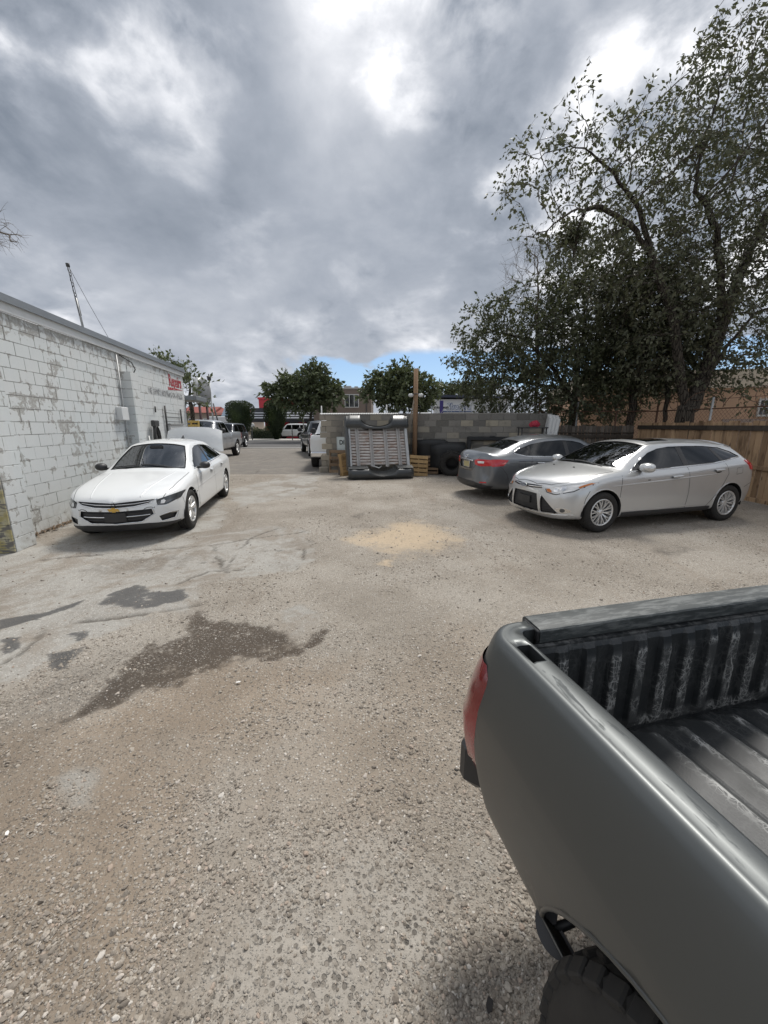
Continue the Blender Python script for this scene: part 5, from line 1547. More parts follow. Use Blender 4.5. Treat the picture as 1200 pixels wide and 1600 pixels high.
    c.centre('number_plate_holder', [(0, .345), (.155, .345), (.155, .475), (0, .475)], 'front', PLASTIC, 0.004, 0.03, lim=lambda p: p.x < 0.7)
    c.centre('chin_spoiler', [(0, .18), (.76, .18), (.83, .265), (.62, .285), (.45, .30), (0, .30)], 'front', PLASTIC, 0.006, 0.02, lim=lambda p: p.x < 0.9)
    c.both('headlight', hl, 'front', SMOKELENS, -0.004, 0.0, lim=lambda p: p.x < 0.95)
    c.both('headlamp_projector', [(.635, .565), (.68, .563), (.695, .595), (.675, .617), (.64, .61)], 'front', CLEARLENS, 0.001, lim=lambda p: p.x < 0.95)
    # badge: flattened cross
    for bd, off in (([(-.085, -.012), (-.06, .022), (-.022, .022), (-.022, .034), (.028, .034), (.028, .022), (.085, .022), (.06, -.016), (.022, -.016), (.022, -.03), (-.028, -.03), (-.028, -.016)], 0.0),):
        loc, n_ = sk.project(0, .525, 'front')
        mb = MB(); mb.prism([(a, b) for a, b in bd], 0, 0.014, Matrix.Translation((loc.x + 0.004, 0, .525)) @ Matrix.Rotation(R(-90), 4, 'Y') @ Matrix.Rotation(R(90), 4, 'Z') @ Matrix.Scale(-1, 4, (1, 0, 0)))
        mb.build('badge', GOLD, c.root)
    # glass parts
    glz = [[(1.66, .945), (2.66, .97), (2.66, 1.315), (2.4, 1.305), (2.2, 1.26)], [(2.74, .973), (3.62, 1.003), (3.62, 1.195), (3.45, 1.245), (3.1, 1.29), (2.74, 1.313)], [(3.66, 1.006), (3.90, 1.015), (3.72, 1.155), (3.66, 1.18)]]
    for g in glz: c.both('side_window', [(x, z * .985) for x, z in g], 'side', TINT, -0.008)
    c.both('window_frame', [[(2.655, .955), (2.745, .958), (2.745, 1.29), (2.655, 1.29)], [(3.615, .988), (3.665, .99), (3.665, 1.16), (3.615, 1.175)]], 'side', PLASTIC, -0.006)
    c.centre('windscreen', ws, 'top', GLASS, -0.006)
    c.centre('rear_window', rw, 'top', TINT, -0.006)
    c.trims('windscreen_seal', [[(1.42, 0), (1.435, .35), (1.51, .66), (1.75, .622), (2.105, .508), (2.125, 0)]], 'top', 0.022, SEAM, 0.001)
    c.trims('wiper', [[(1.46, -.45), (1.50, .12)], [(1.46, .1), (1.53, .6)]], 'top', 0.018, PLASTIC, 0.004, 0.012, sides='one')
    c.trims('panel_seam', [[(1.44, .86), (1.40, .6), (1.42, .35), (1.50, .22)], [(1.40, .35), (1.42, .27)], [(2.70, .93), (2.72, .5), (2.70, .235)], [(3.62, .97), (3.66, .75), (3.50, .5), (3.42, .24)], [(1.42, .235), (3.42, .235)]], 'side', 0.007, SEAM, 0.0015)
    c.trims('bonnet_seam', [[(0.14, 0), (0.16, .3), (.24, .55), (.34, .66), (.6, .74), (1.0, .77), (1.36, .78)]], 'top', 0.008, SEAM, 0.0015)
    c.trims('bonnet_crease', [[(0.25, .36), (.7, .46), (1.3, .56)]], 'top', 0.03, P_WHITE, -0.003, 0.007)
    c.trims('bumper_seam', [[(.62, .60), (.66, .45)]], 'side', 0.006, SEAM, 0.0015)
    c.trims('door_handle', [[(2.40, .80), (2.60, .805)], [(3.36, .83), (3.54, .835)]], 'side', 0.034, P_WHITE, 0.0, 0.03)
    c.lips(wh, .362, .335 - wh[0][1], 0.014, P_WHITE, 0.007)
    c.trims('sill_trim', [[(1.42, .205), (2.4, .20), (3.4, .205)]], 'side', 0.06, PLASTIC, 0.001, 0.004)
    c.trims('window_trim', [[(1.62, .92), (2.7, .94), (3.93, .992)]], 'side', 0.014, CHROME, 0.001, 0.004)
    c.trims('body_crease', [[(1.1, .62), (2.4, .66), (3.4, .70)]], 'side', 0.02, P_WHITE, -0.003, 0.008, taper=True)
    c.trims('wing_badge', [[(1.20, .56), (1.34, .565)]], 'side', 0.018, CHROME, 0.001, 0.004)
    c.inner(.86, wh, .38); c.liners(wh, .37, .6, .88)
    mirror_part(c, (1.78, .97, .965), (.10, .105, .065), PLASTIC)
    seats(c, 2.45, 3.3, .42); dash(c, 1.78, .93, .66, -.36)
    mb = MB(); mb.bbox((1.98, -.13, 1.245), (2.01, .13, 1.315), .02); mb.build('rear_view_mirror', PLASTIC, c.root)
    add_wheels(c, wh, .325, .215, .215, .905, 'five')
    # raised boot lid: curved panel with returned edges, hinged at the foot of the rear window
    mb = MB(); rows = []
    for layer in (0, 1):
        rr = []
        for i in range(9):
            f = i / 8; row = []
            for k in range(17):
                a = -1 + k / 8
                wv = 0.75 * (1 - 0.04 * f)
                up_ = f * (0.60 - 0.10 * abs(a) ** 3.2)
                xx = 4.42 + 0.16 * f - 0.05 * math.sin(math.pi * f) + 0.06 * a * a + (0.05 if layer else 0)
                row.append(Vector((xx, a * wv, 1.03 + up_)))
            rr.append(row)
        mb.grid(rr if layer == 0 else rr[::-1])
        rows.append(rr)
    o0, o1 = rows
    ring0 = o0[0] + [r_[-1] for r_ in o0[1:]] + o0[-1][::-1][1:] + [r_[0] for r_ in o0[::-1][1:-1]]
    ring1 = o1[0] + [r_[-1] for r_ in o1[1:]] + o1[-1][::-1][1:] + [r_[0] for r_ in o1[::-1][1:-1]]
    mb.grid([ring0, ring1], close_u=True)
    lid = mb.build('boot_lid', P_WHITE, c.root)
    mb = MB()
    for s_ in (-.5, .5): mb.tube([(4.3, s_, 1.0), (4.38, s_, 1.06), (4.46, s_, 1.1)], .015, 6)
    mb.build('boot_hinge', PLASTIC, lid)
    # shark fin aerial
    mb = MB()
    mb.add([(3.50, -.03, 1.375), (3.50, .03, 1.375), (3.66, .03, 1.355), (3.66, -.03, 1.355), (3.62, 0, 1.455), (3.65, 0, 1.455)], [(0, 1, 4), (1, 2, 5, 4), (2, 3, 5), (3, 0, 4, 5), (0, 3, 2, 1)])
    mb.build('roof_aerial', PLASTIC, c.root)
    place(c, (-3.06, 6.02), 0.98, -0.905, (-0.205, 0.979), (1.01, .84, .965))
    return c
WHITE_SEDAN = white_sedan()

# ------------------------------------------------------------------ silver hatchback
def silver_hatchback():
    sts = [
        ST(0.00, [0, .40, .60, .70, .68, .62, .50, .28, 0], [.30, .30, .33, .46, .60, .675, .705, .725, .73], [0, .03, .12, .2, .19, .17, .11, .03, 0]),
        ST(0.09, [0, .55, .76, .83, .81, .745, .62, .34, 0], [.18, .18, .24, .46, .68, .765, .795, .82, .825], [0, .05, .18, .28, .28, .26, .17, .05, 0]),
        ST(0.40, [0, .65, .86, .89, .875, .81, .66, .36, 0], [.17, .17, .24, .48, .765, .855, .885, .91, .915], [0, .05, .12, .14, .13, .12, .09, .03, 0]),
        ST(0.82, [0, .7, .88, .91, .885, .83, .67, .36, 0], [.17, .17, .24, .50, .83, .93, .965, .99, .995]),
        ST(1.06, [0, .7, .88, .91, .885, .835, .69, .38, 0], [.17, .17, .24, .50, .86, .965, 1.00, 1.03, 1.04], [0, 0, 0, 0, 0, .04, .09, 0, -.05]),
        ST(1.17, [0, .7, .88, .91, .885, .835, .70, .38, 0], [.17, .17, .24, .50, .87, .975, 1.03, 1.065, 1.075], [0, 0, 0, 0, 0, .06, .12, .02, -.04]),
        ST(1.93, [0, .7, .88, .91, .895, .825, .575, .33, 0], [.17, .17, .24, .50, .90, 1.0, 1.37, 1.42, 1.43]),
        ST(2.07, [0, .7, .88, .91, .895, .825, .575, .33, 0], [.17, .17, .24, .50, .905, 1.005, 1.395, 1.455, 1.465]),
        ST(2.60, [0, .7, .88, .91, .895, .825, .585, .33, 0], [.17, .17, .24, .50, .935, 1.035, 1.41, 1.475, 1.485]),
        ST(3.25, [0, .7, .88, .91, .90, .83, .575, .32, 0], [.18, .18, .25, .50, .98, 1.08, 1.395, 1.465, 1.475]),
        ST(3.70, [0, .68, .87, .91, .90, .80, .55, .31, 0], [.20, .20, .28, .52, 1.01, 1.115, 1.345, 1.435, 1.445]),
        ST(4.00, [0, .66, .85, .90, .885, .79, .56, .31, 0], [.21, .21, .30, .54, 1.02, 1.125, 1.30, 1.395, 1.405], [0, 0, 0, 0, 0, -.02, -.04, .02, .03]),
        ST(4.17, [0, .62, .80, .88, .87, .77, .61, .33, 0], [.22, .22, .33, .56, .99, 1.08, 1.16, 1.19, 1.195], [.1, .08, .04, -.02, -.03, .0, .0, .03, .04]),
        ST(4.27, [0, .58, .74, .82, .81, .70, .58, .32, 0], [.26, .26, .38, .56, .86, .92, .95, .955, .955], [.03, .02, -.02, -.10, -.1, -.04, -.02, .02, .03]),
        ST(4.32, [0, .5, .66, .74, .72, .64, .52, .3, 0], [.36, .36, .42, .56, .76, .82, .84, .845, .845], [.03, .02, -.02, -.10, -.1, -.04, -.02, .02, .03]),
    ]
    ft = lambda x: x if x < 3.53 else 3.53 + (x - 3.53) * .87
    sts = [[(ft(x) if x > .88 else .88 - (.88 - x) * .88, y, z) for x, y, z in st] for st in sts]
    sk = Skin(sts, 3, .94, crease=[('st', 4, 5, 8, 0.6), ('st', 5, 5, 8, 0.5), ('row', 4, 2, 12, 0.3), ('row', 5, 5, 11, 0.4), ('row', 6, 5, 11, 0.5), ('row', 2, 1, 12, 0.4), ('st', 11, 5, 8, 0.6), ('st', 1, 0, 3, 0.3)])
    c = Car('hatchback', 'silver five-door hatchback with multi-spoke alloy wheels parked by the wooden fence', 'car', sk, P_SILVER)
    s = sk; Z = .94
    zz = lambda pl: [(ft(a), b * Z) for a, b in pl]
    wh = [(0.88, 0.315), (3.53, 0.315)]
    for (wx, wz) in wh: s.cut(circ(wx, wz + 0.01, 0.345, 22), 'side', None, 0.05)
    dlo = zz([(1.42, .99), (2.2, 1.022), (3.2, 1.085), (3.88, 1.175), (3.76, 1.25), (3.5, 1.325), (3.1, 1.355), (2.7, 1.36), (2.35, 1.355), (2.1, 1.325), (1.9, 1.265), (1.65, 1.13)])
    s.cut(dlo, 'side', None, 0.02)
    ws = [(1.10, 0), (1.14, .36), (1.27, .655), (1.55, .61), (1.93, .50), (1.95, 0)]
    s.cut(ws, 'top', None, 0.015)
    rw = zz([(0, 1.345), (.46, 1.31), (.53, 1.14), (0, 1.16)])
    s.cut(rw, 'rear', lambda p: p.x > 3.8, 0.015)
    up = zz([(0, .665), (.22, .672), (.36, .695), (.33, .725), (.2, .728), (0, .725)])
    cg = zz([(0, .285), (.335, .285), (.315, .45), (.285, .585), (0, .60)])
    tg = zz([(.385, .285), (.66, .31), (.50, .46), (.385, .575), (.365, .50)])
    hl = zz([(.42, .685), (.46, .635), (.60, .62), (.77, .69), (.885, .835), (.86, .85), (.70, .79), (.53, .745)])
    L = lambda p: p.x < .75
    for g in (up, cg, tg): s.cut(g, 'front', L, 0.03)
    s.cut(hl, 'front', lambda p: p.x < 1.0, 0.012)
    sr = [(2.12, 0), (2.12, .40), (2.62, .40), (2.62, 0)]
    s.cut(sr, 'top', lambda p: p.z > 1.2, 0.01)
    c.finish_body()
    c.centre('upper_grille', up, 'front', PLASTIC, -0.03, lim=L)
    c.centre('lower_grille', cg, 'front', PLASTIC, -0.03, lim=L)
    c.both('side_grille', tg, 'front', PLASTIC, -0.03, lim=L)
    c.trims('grille_bar', [zz([(.06, .697), (.2, .70), (.345, .712)])], 'front', 0.016, CHROME, -0.012, 0.012)
    for k in range(7):
        z0 = .32 + k * .037
        c.trims('grille_bar', [zz([(0, z0), (.18, z0), (.315 - .03 * k / 7, z0)])], 'front', 0.010, PLASTIC, -0.024, 0.012)
    for k in range(5):
        z0 = .32 + k * .04
        c.trims('side_grille_bar', [zz([(.39, z0), (.60 - k * .045, z0 + .004)])], 'front', 0.010, PLASTIC, -0.024, 0.012)
    c.trims('bumper_trim', [zz([(0, .25), (.35, .25), (.62, .275), (.80, .30)])], 'front', 0.02, CHROME, 0.0, 0.006)
    c.centre('number_plate_holder', zz([(0, .40), (.15, .40), (.15, .52), (0, .52)]), 'front', PLASTIC, 0.0, 0.03, lim=L)
    c.both('headlight', hl, 'front', CLEARLENS, -0.003, lim=lambda p: p.x < 1.0)
    c.both('headlight_lamp', [circ(.58, .685 * Z, .032, 12), circ(.66, .72 * Z, .034, 12)], 'front', CHROME, 0.0015, lim=lambda p: p.x < 1.0)
    c.both('turn_signal', [zz([(.435, .685), (.465, .642), (.53, .635), (.52, .665), (.48, .695)]), zz([(.79, .76), (.81, .735), (.865, .815), (.845, .825)])], 'front', AMBER, 0.001, lim=lambda p: p.x < 1.0)
    c.trims('headlight_trim', [zz([(.42, .685), (.46, .630), (.60, .613), (.775, .685), (.892, .835)])], 'front', 0.012, SEAM, 0.001)
    c.both('fog_lamp_bezel', [[(.70 + .085 * math.cos(a), .365 * Z + .038 * math.sin(a)) for a in [k * math.pi / 8 for k in range(16)]]], 'front', CHROME, 0.004, 0.02, lim=lambda p: p.x < .9)
    c.both('fog_lamp', [circ(.70, .365 * Z, .030, 14)], 'front', SMOKELENS, 0.009, 0.01, lim=lambda p: p.x < .9)
    loc, n_ = sk.project(0, .70 * Z, 'front')
    bm_ = Matrix.Translation((loc.x - .004, 0, .70 * Z)) @ Matrix.Rotation(R(-90), 4, 'Z') @ Matrix.Rotation(R(78), 4, 'X')
    oval = lambda a, b: [(a * math.cos(k * math.pi / 12), b * math.sin(k * math.pi / 12)) for k in range(24)]
    bg_ = MB().prism(oval(.082, .034), 0, .014, bm_).build('badge', CHROME, c.root)
    MB().prism(oval(.074, .027), .0142, .017, bm_).build('badge_face', BADGE, bg_)
    tm_ = text_mesh('Ford', .045, .001, 0.25); put_text('badge_lettering', tm_, CHROME, bg_, bm_ @ Matrix.Translation((0, 0, .0185)))
    gl = [[(1.42, .99), (2.2, 1.022), (2.50, 1.041), (2.50, 1.358), (2.35, 1.355), (2.1, 1.325), (1.9, 1.265), (1.65, 1.13)], [(2.60, 1.047), (3.2, 1.085), (3.33, 1.102), (3.24, 1.345), (3.1, 1.355), (2.7, 1.36), (2.60, 1.36)], [(3.40, 1.111), (3.88, 1.175), (3.76, 1.25), (3.5, 1.325), (3.30, 1.342)]]
    for g in gl: c.both('side_window', zz(g), 'side', TINT, -0.008)
    c.both('window_frame', [zz([(2.495, 1.041), (2.605, 1.048), (2.605, 1.35), (2.495, 1.35)]), zz([(3.325, 1.102), (3.405, 1.112), (3.305, 1.33), (3.235, 1.338)])], 'side', PLASTIC, -0.006)
    c.both('mirror_base', zz([(1.42, .99), (1.62, .997), (1.62, 1.10)]), 'side', PLASTIC, -0.004)
    c.centre('windscreen', ws, 'top', GLASS, -0.006)
    c.centre('rear_window', rw, 'rear', TINT, -0.006, lim=lambda p: p.x > 3.8)
    c.centre('sunroof', sr, 'top', TINT, -0.003, lim=lambda p: p.z > 1.2)
    c.trims('windscreen_seal', [[(1.095, 0), (1.135, .36), (1.27, .662), (1.55, .617), (1.93, .507), (1.955, 0)]], 'top', 0.022, SEAM, 0.001)
    c.trims('roof_seam', [[(1.93, .515), (2.4, .525), (3.1, .515), (3.8, .46)]], 'top', 0.012, SEAM, 0.001)
    c.trims('wiper', [[(1.16, -.5), (1.18, .1)], [(1.16, .1), (1.25, .6)]], 'top', 0.018, PLASTIC, 0.004, 0.012, sides='one')
    c.trims('washer_nozzle', [[(.86, .22), (.86, .25)]], 'top', 0.02, PLASTIC, 0.002, 0.012)
    c.trims('bonnet_seam', [[(0.16, 0), (0.17, .25), (.25, .48), (.40, .64), (.8, .74), (1.12, .76)]], 'top', 0.008, SEAM, 0.0015)
    c.trims('panel_seam', [zz(q) for q in ([(1.20, .92), (1.17, .6), (1.18, .26)], [(2.54, 1.02), (2.57, .6), (2.55, .26)], [(3.38, 1.06), (3.42, .88), (3.28, .60), (3.02, .30), (2.98, .255)], [(1.18, .255), (2.98, .255)], [(.62, .70), (.56, .58), (.545, .5)])], 'side', 0.007, SEAM, 0.0015)
    c.trims('fuel_flap_seam', [zz([(3.62, .86), (3.78, .88), (3.78, .99), (3.62, .97), (3.62, .86)])], 'side', 0.005, SEAM, 0.0015)
    c.trims('door_handle', [zz([(2.17, .862), (2.39, .872)]), zz([(3.09, .94), (3.29, .95)])], 'side', 0.040, P_SILVER, 0.0, 0.032)
    c.trims('door_handle_shade', [zz([(2.20, .838), (2.34, .845)]), zz([(3.12, .916), (3.25, .923)])], 'side', 0.04, SEAM, 0.0008, taper=True)  # flat dark strip under each handle paints the shade of its recess
    c.lips(wh, .352, .325 - wh[0][1], 0.016, P_SILVER, 0.009)
    c.trims('sill_trim', [zz([(1.24, .275), (2.0, .275), (3.12, .275)])], 'side', 0.085, PLASTIC, 0.002, 0.006)
    c.trims('sill_underside', [zz([(1.22, .215), (2.0, .215), (3.14, .215)])], 'side', 0.05, PLASTIC, 0.002, 0.004)
    c.trims('window_trim', [zz([(1.36, .97), (2.2, 1.004), (3.2, 1.067), (3.89, 1.158)])], 'side', 0.012, CHROME, 0.001, 0.004)
    c.trims('body_crease', [zz([(1.0, .76), (2.0, .81), (3.2, .89)])], 'side', 0.03, P_SILVER, -0.004, 0.010, taper=True)
    c.trims('body_crease', [zz([(1.25, .34), (2.0, .33), (2.9, .36)])], 'side', 0.035, P_SILVER, -0.004, 0.010, taper=True)
    tl = zz([(3.74, 1.02), (3.84, .97), (4.00, .94), (4.09, .78), (4.27, .78), (4.25, .99), (4.10, 1.10), (3.92, 1.10)])
    c.both('tail_light', tl, 'side', REDLENS, 0.010, 0.025, lim=lambda p: p.x > 3.55)
    c.trims('rear_bumper_seam', [zz([(3.90, .62), (4.05, .68), (4.2, .70)])], 'side', 0.006, SEAM, 0.0015)
    c.centre('roof_spoiler', [(3.80, 0), (3.80, .50), (3.93, .53), (3.99, 0)], 'top', P_SILVER, .014, .03, lim=lambda p: p.z > 1.1)
    c.inner(.9, wh, .37); c.liners(wh, .36, .6, .875)
    mirror_part(c, (1.56, .97, 1.05 * Z), (.12, .115, .075), P_SILVER)
    seats(c, 2.25, 3.1, .42); dash(c, 1.5, .95, .64, -.36)
    add_wheels(c, wh, .315, .212, .215, .895, 'multi')
    place(c, (3.33, 5.70), 0.88, -0.895, (0.960, 0.280))
    return c
SILVER_HATCH = silver_hatchback()

# ------------------------------------------------------------------ grey sedan seen from the tail
def grey_sedan():
    sts = [
        ST(0.00, [0, .40, .60, .70, .68, .62, .50, .28, 0], [.30, .30, .33, .44, .57, .63, .66, .68, .685], [0, .03, .12, .2, .18, .15, .09, .03, 0]),
        ST(0.10, [0, .55, .74, .81, .79, .73, .60, .34, 0], [.19, .19, .25, .45, .64, .72, .75, .77, .775], [0, .05, .2, .29, .28, .24, .15, .05, 0]),
        ST(0.42, [0, .65, .84, .87, .855, .79, .65, .36, 0], [.18, .18, .25, .46, .73, .81, .84, .865, .87], [0, .05, .12, .15, .15, .13, .09, .03, 0]),
        ST(0.90, [0, .7, .86, .88, .865, .81, .66, .36, 0], [.18, .18, .25, .48, .79, .885, .92, .945, .95]),
        ST(1.16, [0, .7, .86, .88, .865, .815, .67, .38, 0], [.18, .18, .25, .48, .83, .93, .965, .99, 1.0], [0, 0, 0, 0, 0, .03, .06, 0, -.03]),
        ST(1.28, [0, .7, .86, .88, .865, .815, .68, .38, 0], [.18, .18, .25, .48, .845, .945, .99, 1.02, 1.03], [0, 0, 0, 0, 0, .05, .09, .0, -.04]),
        ST(1.98, [0, .7, .86, .88, .87, .80, .555, .32, 0], [.18, .18, .25, .48, .875, .965, 1.36, 1.41, 1.42]),
        ST(2.12, [0, .7, .86, .88, .87, .80, .555, .32, 0], [.18, .18, .25, .48, .88, .97, 1.39, 1.45, 1.46]),
        ST(2.62, [0, .7, .86, .88, .87, .80, .565, .32, 0], [.18, .18, .25, .48, .89, .98, 1.415, 1.485, 1.495]),
        ST(3.15, [0, .7, .86, .88, .875, .805, .555, .31, 0], [.18, .18, .25, .48, .905, .995, 1.385, 1.455, 1.465]),
        ST(3.52, [0, .7, .86, .88, .88, .80, .535, .30, 0], [.18, .18, .25, .48, .92, 1.01, 1.32, 1.375, 1.385]),
        ST(4.06, [0, .68, .85, .87, .87, .77, .57, .32, 0], [.20, .20, .27, .5, .93, 1.03, 1.105, 1.13, 1.135]),
        ST(4.36, [0, .62, .80, .855, .845, .75, .6, .34, 0], [.22, .22, .3, .52, .93, 1.03, 1.085, 1.105, 1.11], [.14, .08, 0, -.06, -.05, -.02, .03, .07, .08]),
        ST(4.50, [0, .56, .73, .81, .79, .70, .56, .32, 0], [.24, .24, .34, .53, .88, .97, 1.01, 1.03, 1.035], [.08, .04, -.04, -.14, -.12, -.06, .0, .05, .06]),
        ST(4.56, [0, .5, .66, .74, .72, .64, .5, .3, 0], [.32, .32, .38, .54, .80, .88, .91, .93, .935], [.05, .02, -.05, -.16, -.14, -.07, -.01, .03, .04]),
    ]
    Z = .95
    zz = lambda pl: [(a, b * Z) for a, b in pl]
    sk = Skin(sts, 3, Z, crease=[('st', 4, 5, 8, 0.6), ('st', 5, 5, 8, 0.5), ('row', 4, 2, 12, 0.35), ('row', 5, 5, 10, 0.4), ('row', 6, 5, 10, 0.5), ('row', 2, 1, 12, 0.4), ('st', 12, 5, 8, 0.5)])
    c = Car('sedan', 'dark grey four-door sedan showing its red tail light and number plate', 'car', sk, P_GREY)
    s = sk
    wh = [(0.92, 0.315), (3.62, 0.315)]
    for (wx, wz) in wh: s.cut(circ(wx, wz + 0.01, 0.345, 22), 'side', None, 0.05)
    dlo = zz([(1.55, .965), (3.55, 1.02), (3.80, 1.075), (3.62, 1.17), (3.35, 1.265), (3.0, 1.325), (2.6, 1.35), (2.3, 1.335), (2.1, 1.29)])
    s.cut(dlo, 'side', None, 0.02)
    ws = [(1.29, 0), (1.305, .35), (1.39, .63), (1.62, .59), (1.98, .48), (2.0, 0)]
    s.cut(ws, 'top', None, 0.015)
    rw = [(3.56, 0), (3.55, .44), (3.98, .51), (4.02, 0)]
    s.cut(rw, 'top', None, 0.015)
    RL = lambda p: p.x > 4.0
    pr = zz([(0, .70), (.30, .70), (.36, .78), (.34, .875), (0, .875)])
    s.cut(pr, 'rear', RL, 0.03)
    c.finish_body()
    c.centre('number_plate_recess', pr, 'rear', P_GREY, -0.03, lim=RL)
    c.centre('number_plate', zz([(0, .72), (.15, .72), (.15, .85), (0, .85)]), 'rear', mat('plate_yellow', lambda t: {'Base Color': t.mix(t.noise(t.obj(), 30, 2), (0.42, 0.36, 0.16), (0.5, 0.44, 0.25)), 'Roughness': 0.4}), -0.018, 0.008, lim=RL)
    c.trims('plate_frame', [zz([(0, .712), (.16, .712), (.16, .858), (0, .858)])], 'rear', 0.016, CHROME, -0.016, 0.006)
    c.trims('boot_chrome_bar', [zz([(0, .895), (.2, .893), (.36, .885)])], 'rear', 0.03, CHROME, 0.002, 0.014)
    c.trims('boot_seam', [zz([(0, .64), (.30, .65), (.42, .76), (.50, .93), (.53, .99)])], 'rear', 0.008, SEAM, 0.0015)
    tl = zz([(.40, .90), (.43, .80), (.60, .775), (.80, .80), (.86, .84), (.86, .93), (.70, .935), (.5, .935)])
    c.both('tail_light', tl, 'rear', REDLENS, 0.008, 0.02, lim=lambda p: p.x > 4.05)
    ts = zz([(4.0, .925), (4.12, .80), (4.36, .78), (4.36, .94), (4.2, .945)])
    c.both('tail_light_wing', ts, 'side', REDLENS, 0.0075, 0.02, lim=lambda p: p.x > 3.9)
    c.both('reversing_lamp', zz([(.50, .89), (.52, .84), (.66, .845), (.66, .89)]), 'rear', CLEARLENS, 0.010, lim=RL)
    c.both('bumper_reflector', zz([(.60, .395), (.74, .40), (.73, .43), (.60, .42)]), 'rear', REDLENS, 0.004, 0.01, lim=RL)
    c.centre('lower_bumper', zz([(0, .24), (.70, .24), (.80, .33), (.60, .38), (.40, .41), (0, .41)]), 'rear', PLASTIC, 0.003, 0.01, lim=RL)
    loc, n_ = sk.project(0, .955 * Z, 'rear')
    bm_ = Matrix.Translation((loc.x + .003, 0, .955 * Z)) @ Matrix.Rotation(R(90), 4, 'Z') @ Matrix.Rotation(R(62), 4, 'X')
    mb = MB(); mb.tube([bm_ @ Vector((.048 * math.cos(a), .048 * math.sin(a), 0.004)) for a in [k * math.pi / 10 for k in range(21)]], .008, 6, False)
    mb.box((-.06, -.009, 0), (.06, .009, .012), bm_); mb.build('badge', CHROME, c.root)
    gl = [[(1.55, .965), (2.45, .99), (2.45, 1.343), (2.3, 1.335), (2.1, 1.29)], [(2.54, .993), (3.40, 1.016), (3.40, 1.25), (3.35, 1.265), (3.0, 1.325), (2.6, 1.35), (2.54, 1.348)], [(3.44, 1.017), (3.55, 1.02), (3.80, 1.075), (3.62, 1.17), (3.44, 1.235)]]
    for g in gl: c.both('side_window', zz(g), 'side', TINT, -0.008)
    c.both('window_frame', [zz([(2.445, .975), (2.545, .978), (2.545, 1.33), (2.445, 1.325)]), zz([(3.395, 1.0), (3.445, 1.0), (3.445, 1.215), (3.395, 1.235)])], 'side', PLASTIC, -0.006)
    c.centre('windscreen', ws, 'top', GLASS, -0.006)
    c.centre('rear_window', rw, 'top', TINT, -0.006)
    c.trims('rear_window_seal', [[(3.555, 0), (3.545, .445), (3.985, .517), (4.025, 0)]], 'top', 0.02, SEAM, 0.001)
    c.trims('windscreen_seal', [[(1.285, 0), (1.30, .35), (1.39, .637), (1.62, .597), (1.98, .487), (2.005, 0)]], 'top', 0.022, SEAM, 0.001)
    c.trims('panel_seam', [zz(q) for q in ([(1.26, .9), (1.23, .6), (1.25, .25)], [(2.50, .965), (2.52, .5), (2.50, .25)], [(3.42, 1.0), (3.47, .80), (3.32, .56), (3.12, .26)], [(1.25, .245), (3.12, .245)])], 'side', 0.007, SEAM, 0.0015)
    c.trims('fuel_flap_seam', [zz([(3.60, .76), (3.76, .77), (3.76, .90), (3.60, .89), (3.60, .76)])], 'side', 0.006, SEAM, 0.0015)
    c.trims('bumper_seam', [zz([(3.98, .45), (4.02, .60), (4.14, .75), (4.2, .78)])], 'side', 0.006, SEAM, 0.0015)
    c.trims('door_handle', [zz([(2.22, .82), (2.42, .83)]), zz([(3.14, .845), (3.33, .855)])], 'side', 0.034, CHROME, 0.0, 0.03)
    c.lips(wh, .352, .325 - wh[0][1], 0.016, P_GREY, 0.009)
    c.trims('window_trim', [zz([(1.5, .948), (2.5, .972), (3.50, .998), (3.72, 1.04), (3.82, 1.08), (3.74, 1.13), (3.62, 1.18)])], 'side', 0.016, CHROME, 0.001, 0.005)
    c.trims('body_crease', [zz([(1.0, .76), (2.4, .80), (3.8, .86), (4.1, .87)])], 'side', 0.03, P_GREY, -0.004, 0.011, taper=True)
    c.trims('body_crease', [zz([(1.3, .40), (2.3, .37), (3.1, .42)])], 'side', 0.03, P_GREY, -0.004, 0.010, taper=True)
    c.inner(.88, wh, .37); c.liners(wh, .36, .58, .84)
    mirror_part(c, (1.66, .95, 1.0 * Z), (.11, .11, .07), P_GREY)
    seats(c, 2.3, 3.05, .42); dash(c, 1.6, .95, .62, -.36)
    add_wheels(c, wh, .315, .205, .205, .865, 'five')
    place(c, (3.05, 8.35), 3.62, 0.865, (-0.975, -0.215))
    return c
GREY_SEDAN = grey_sedan()

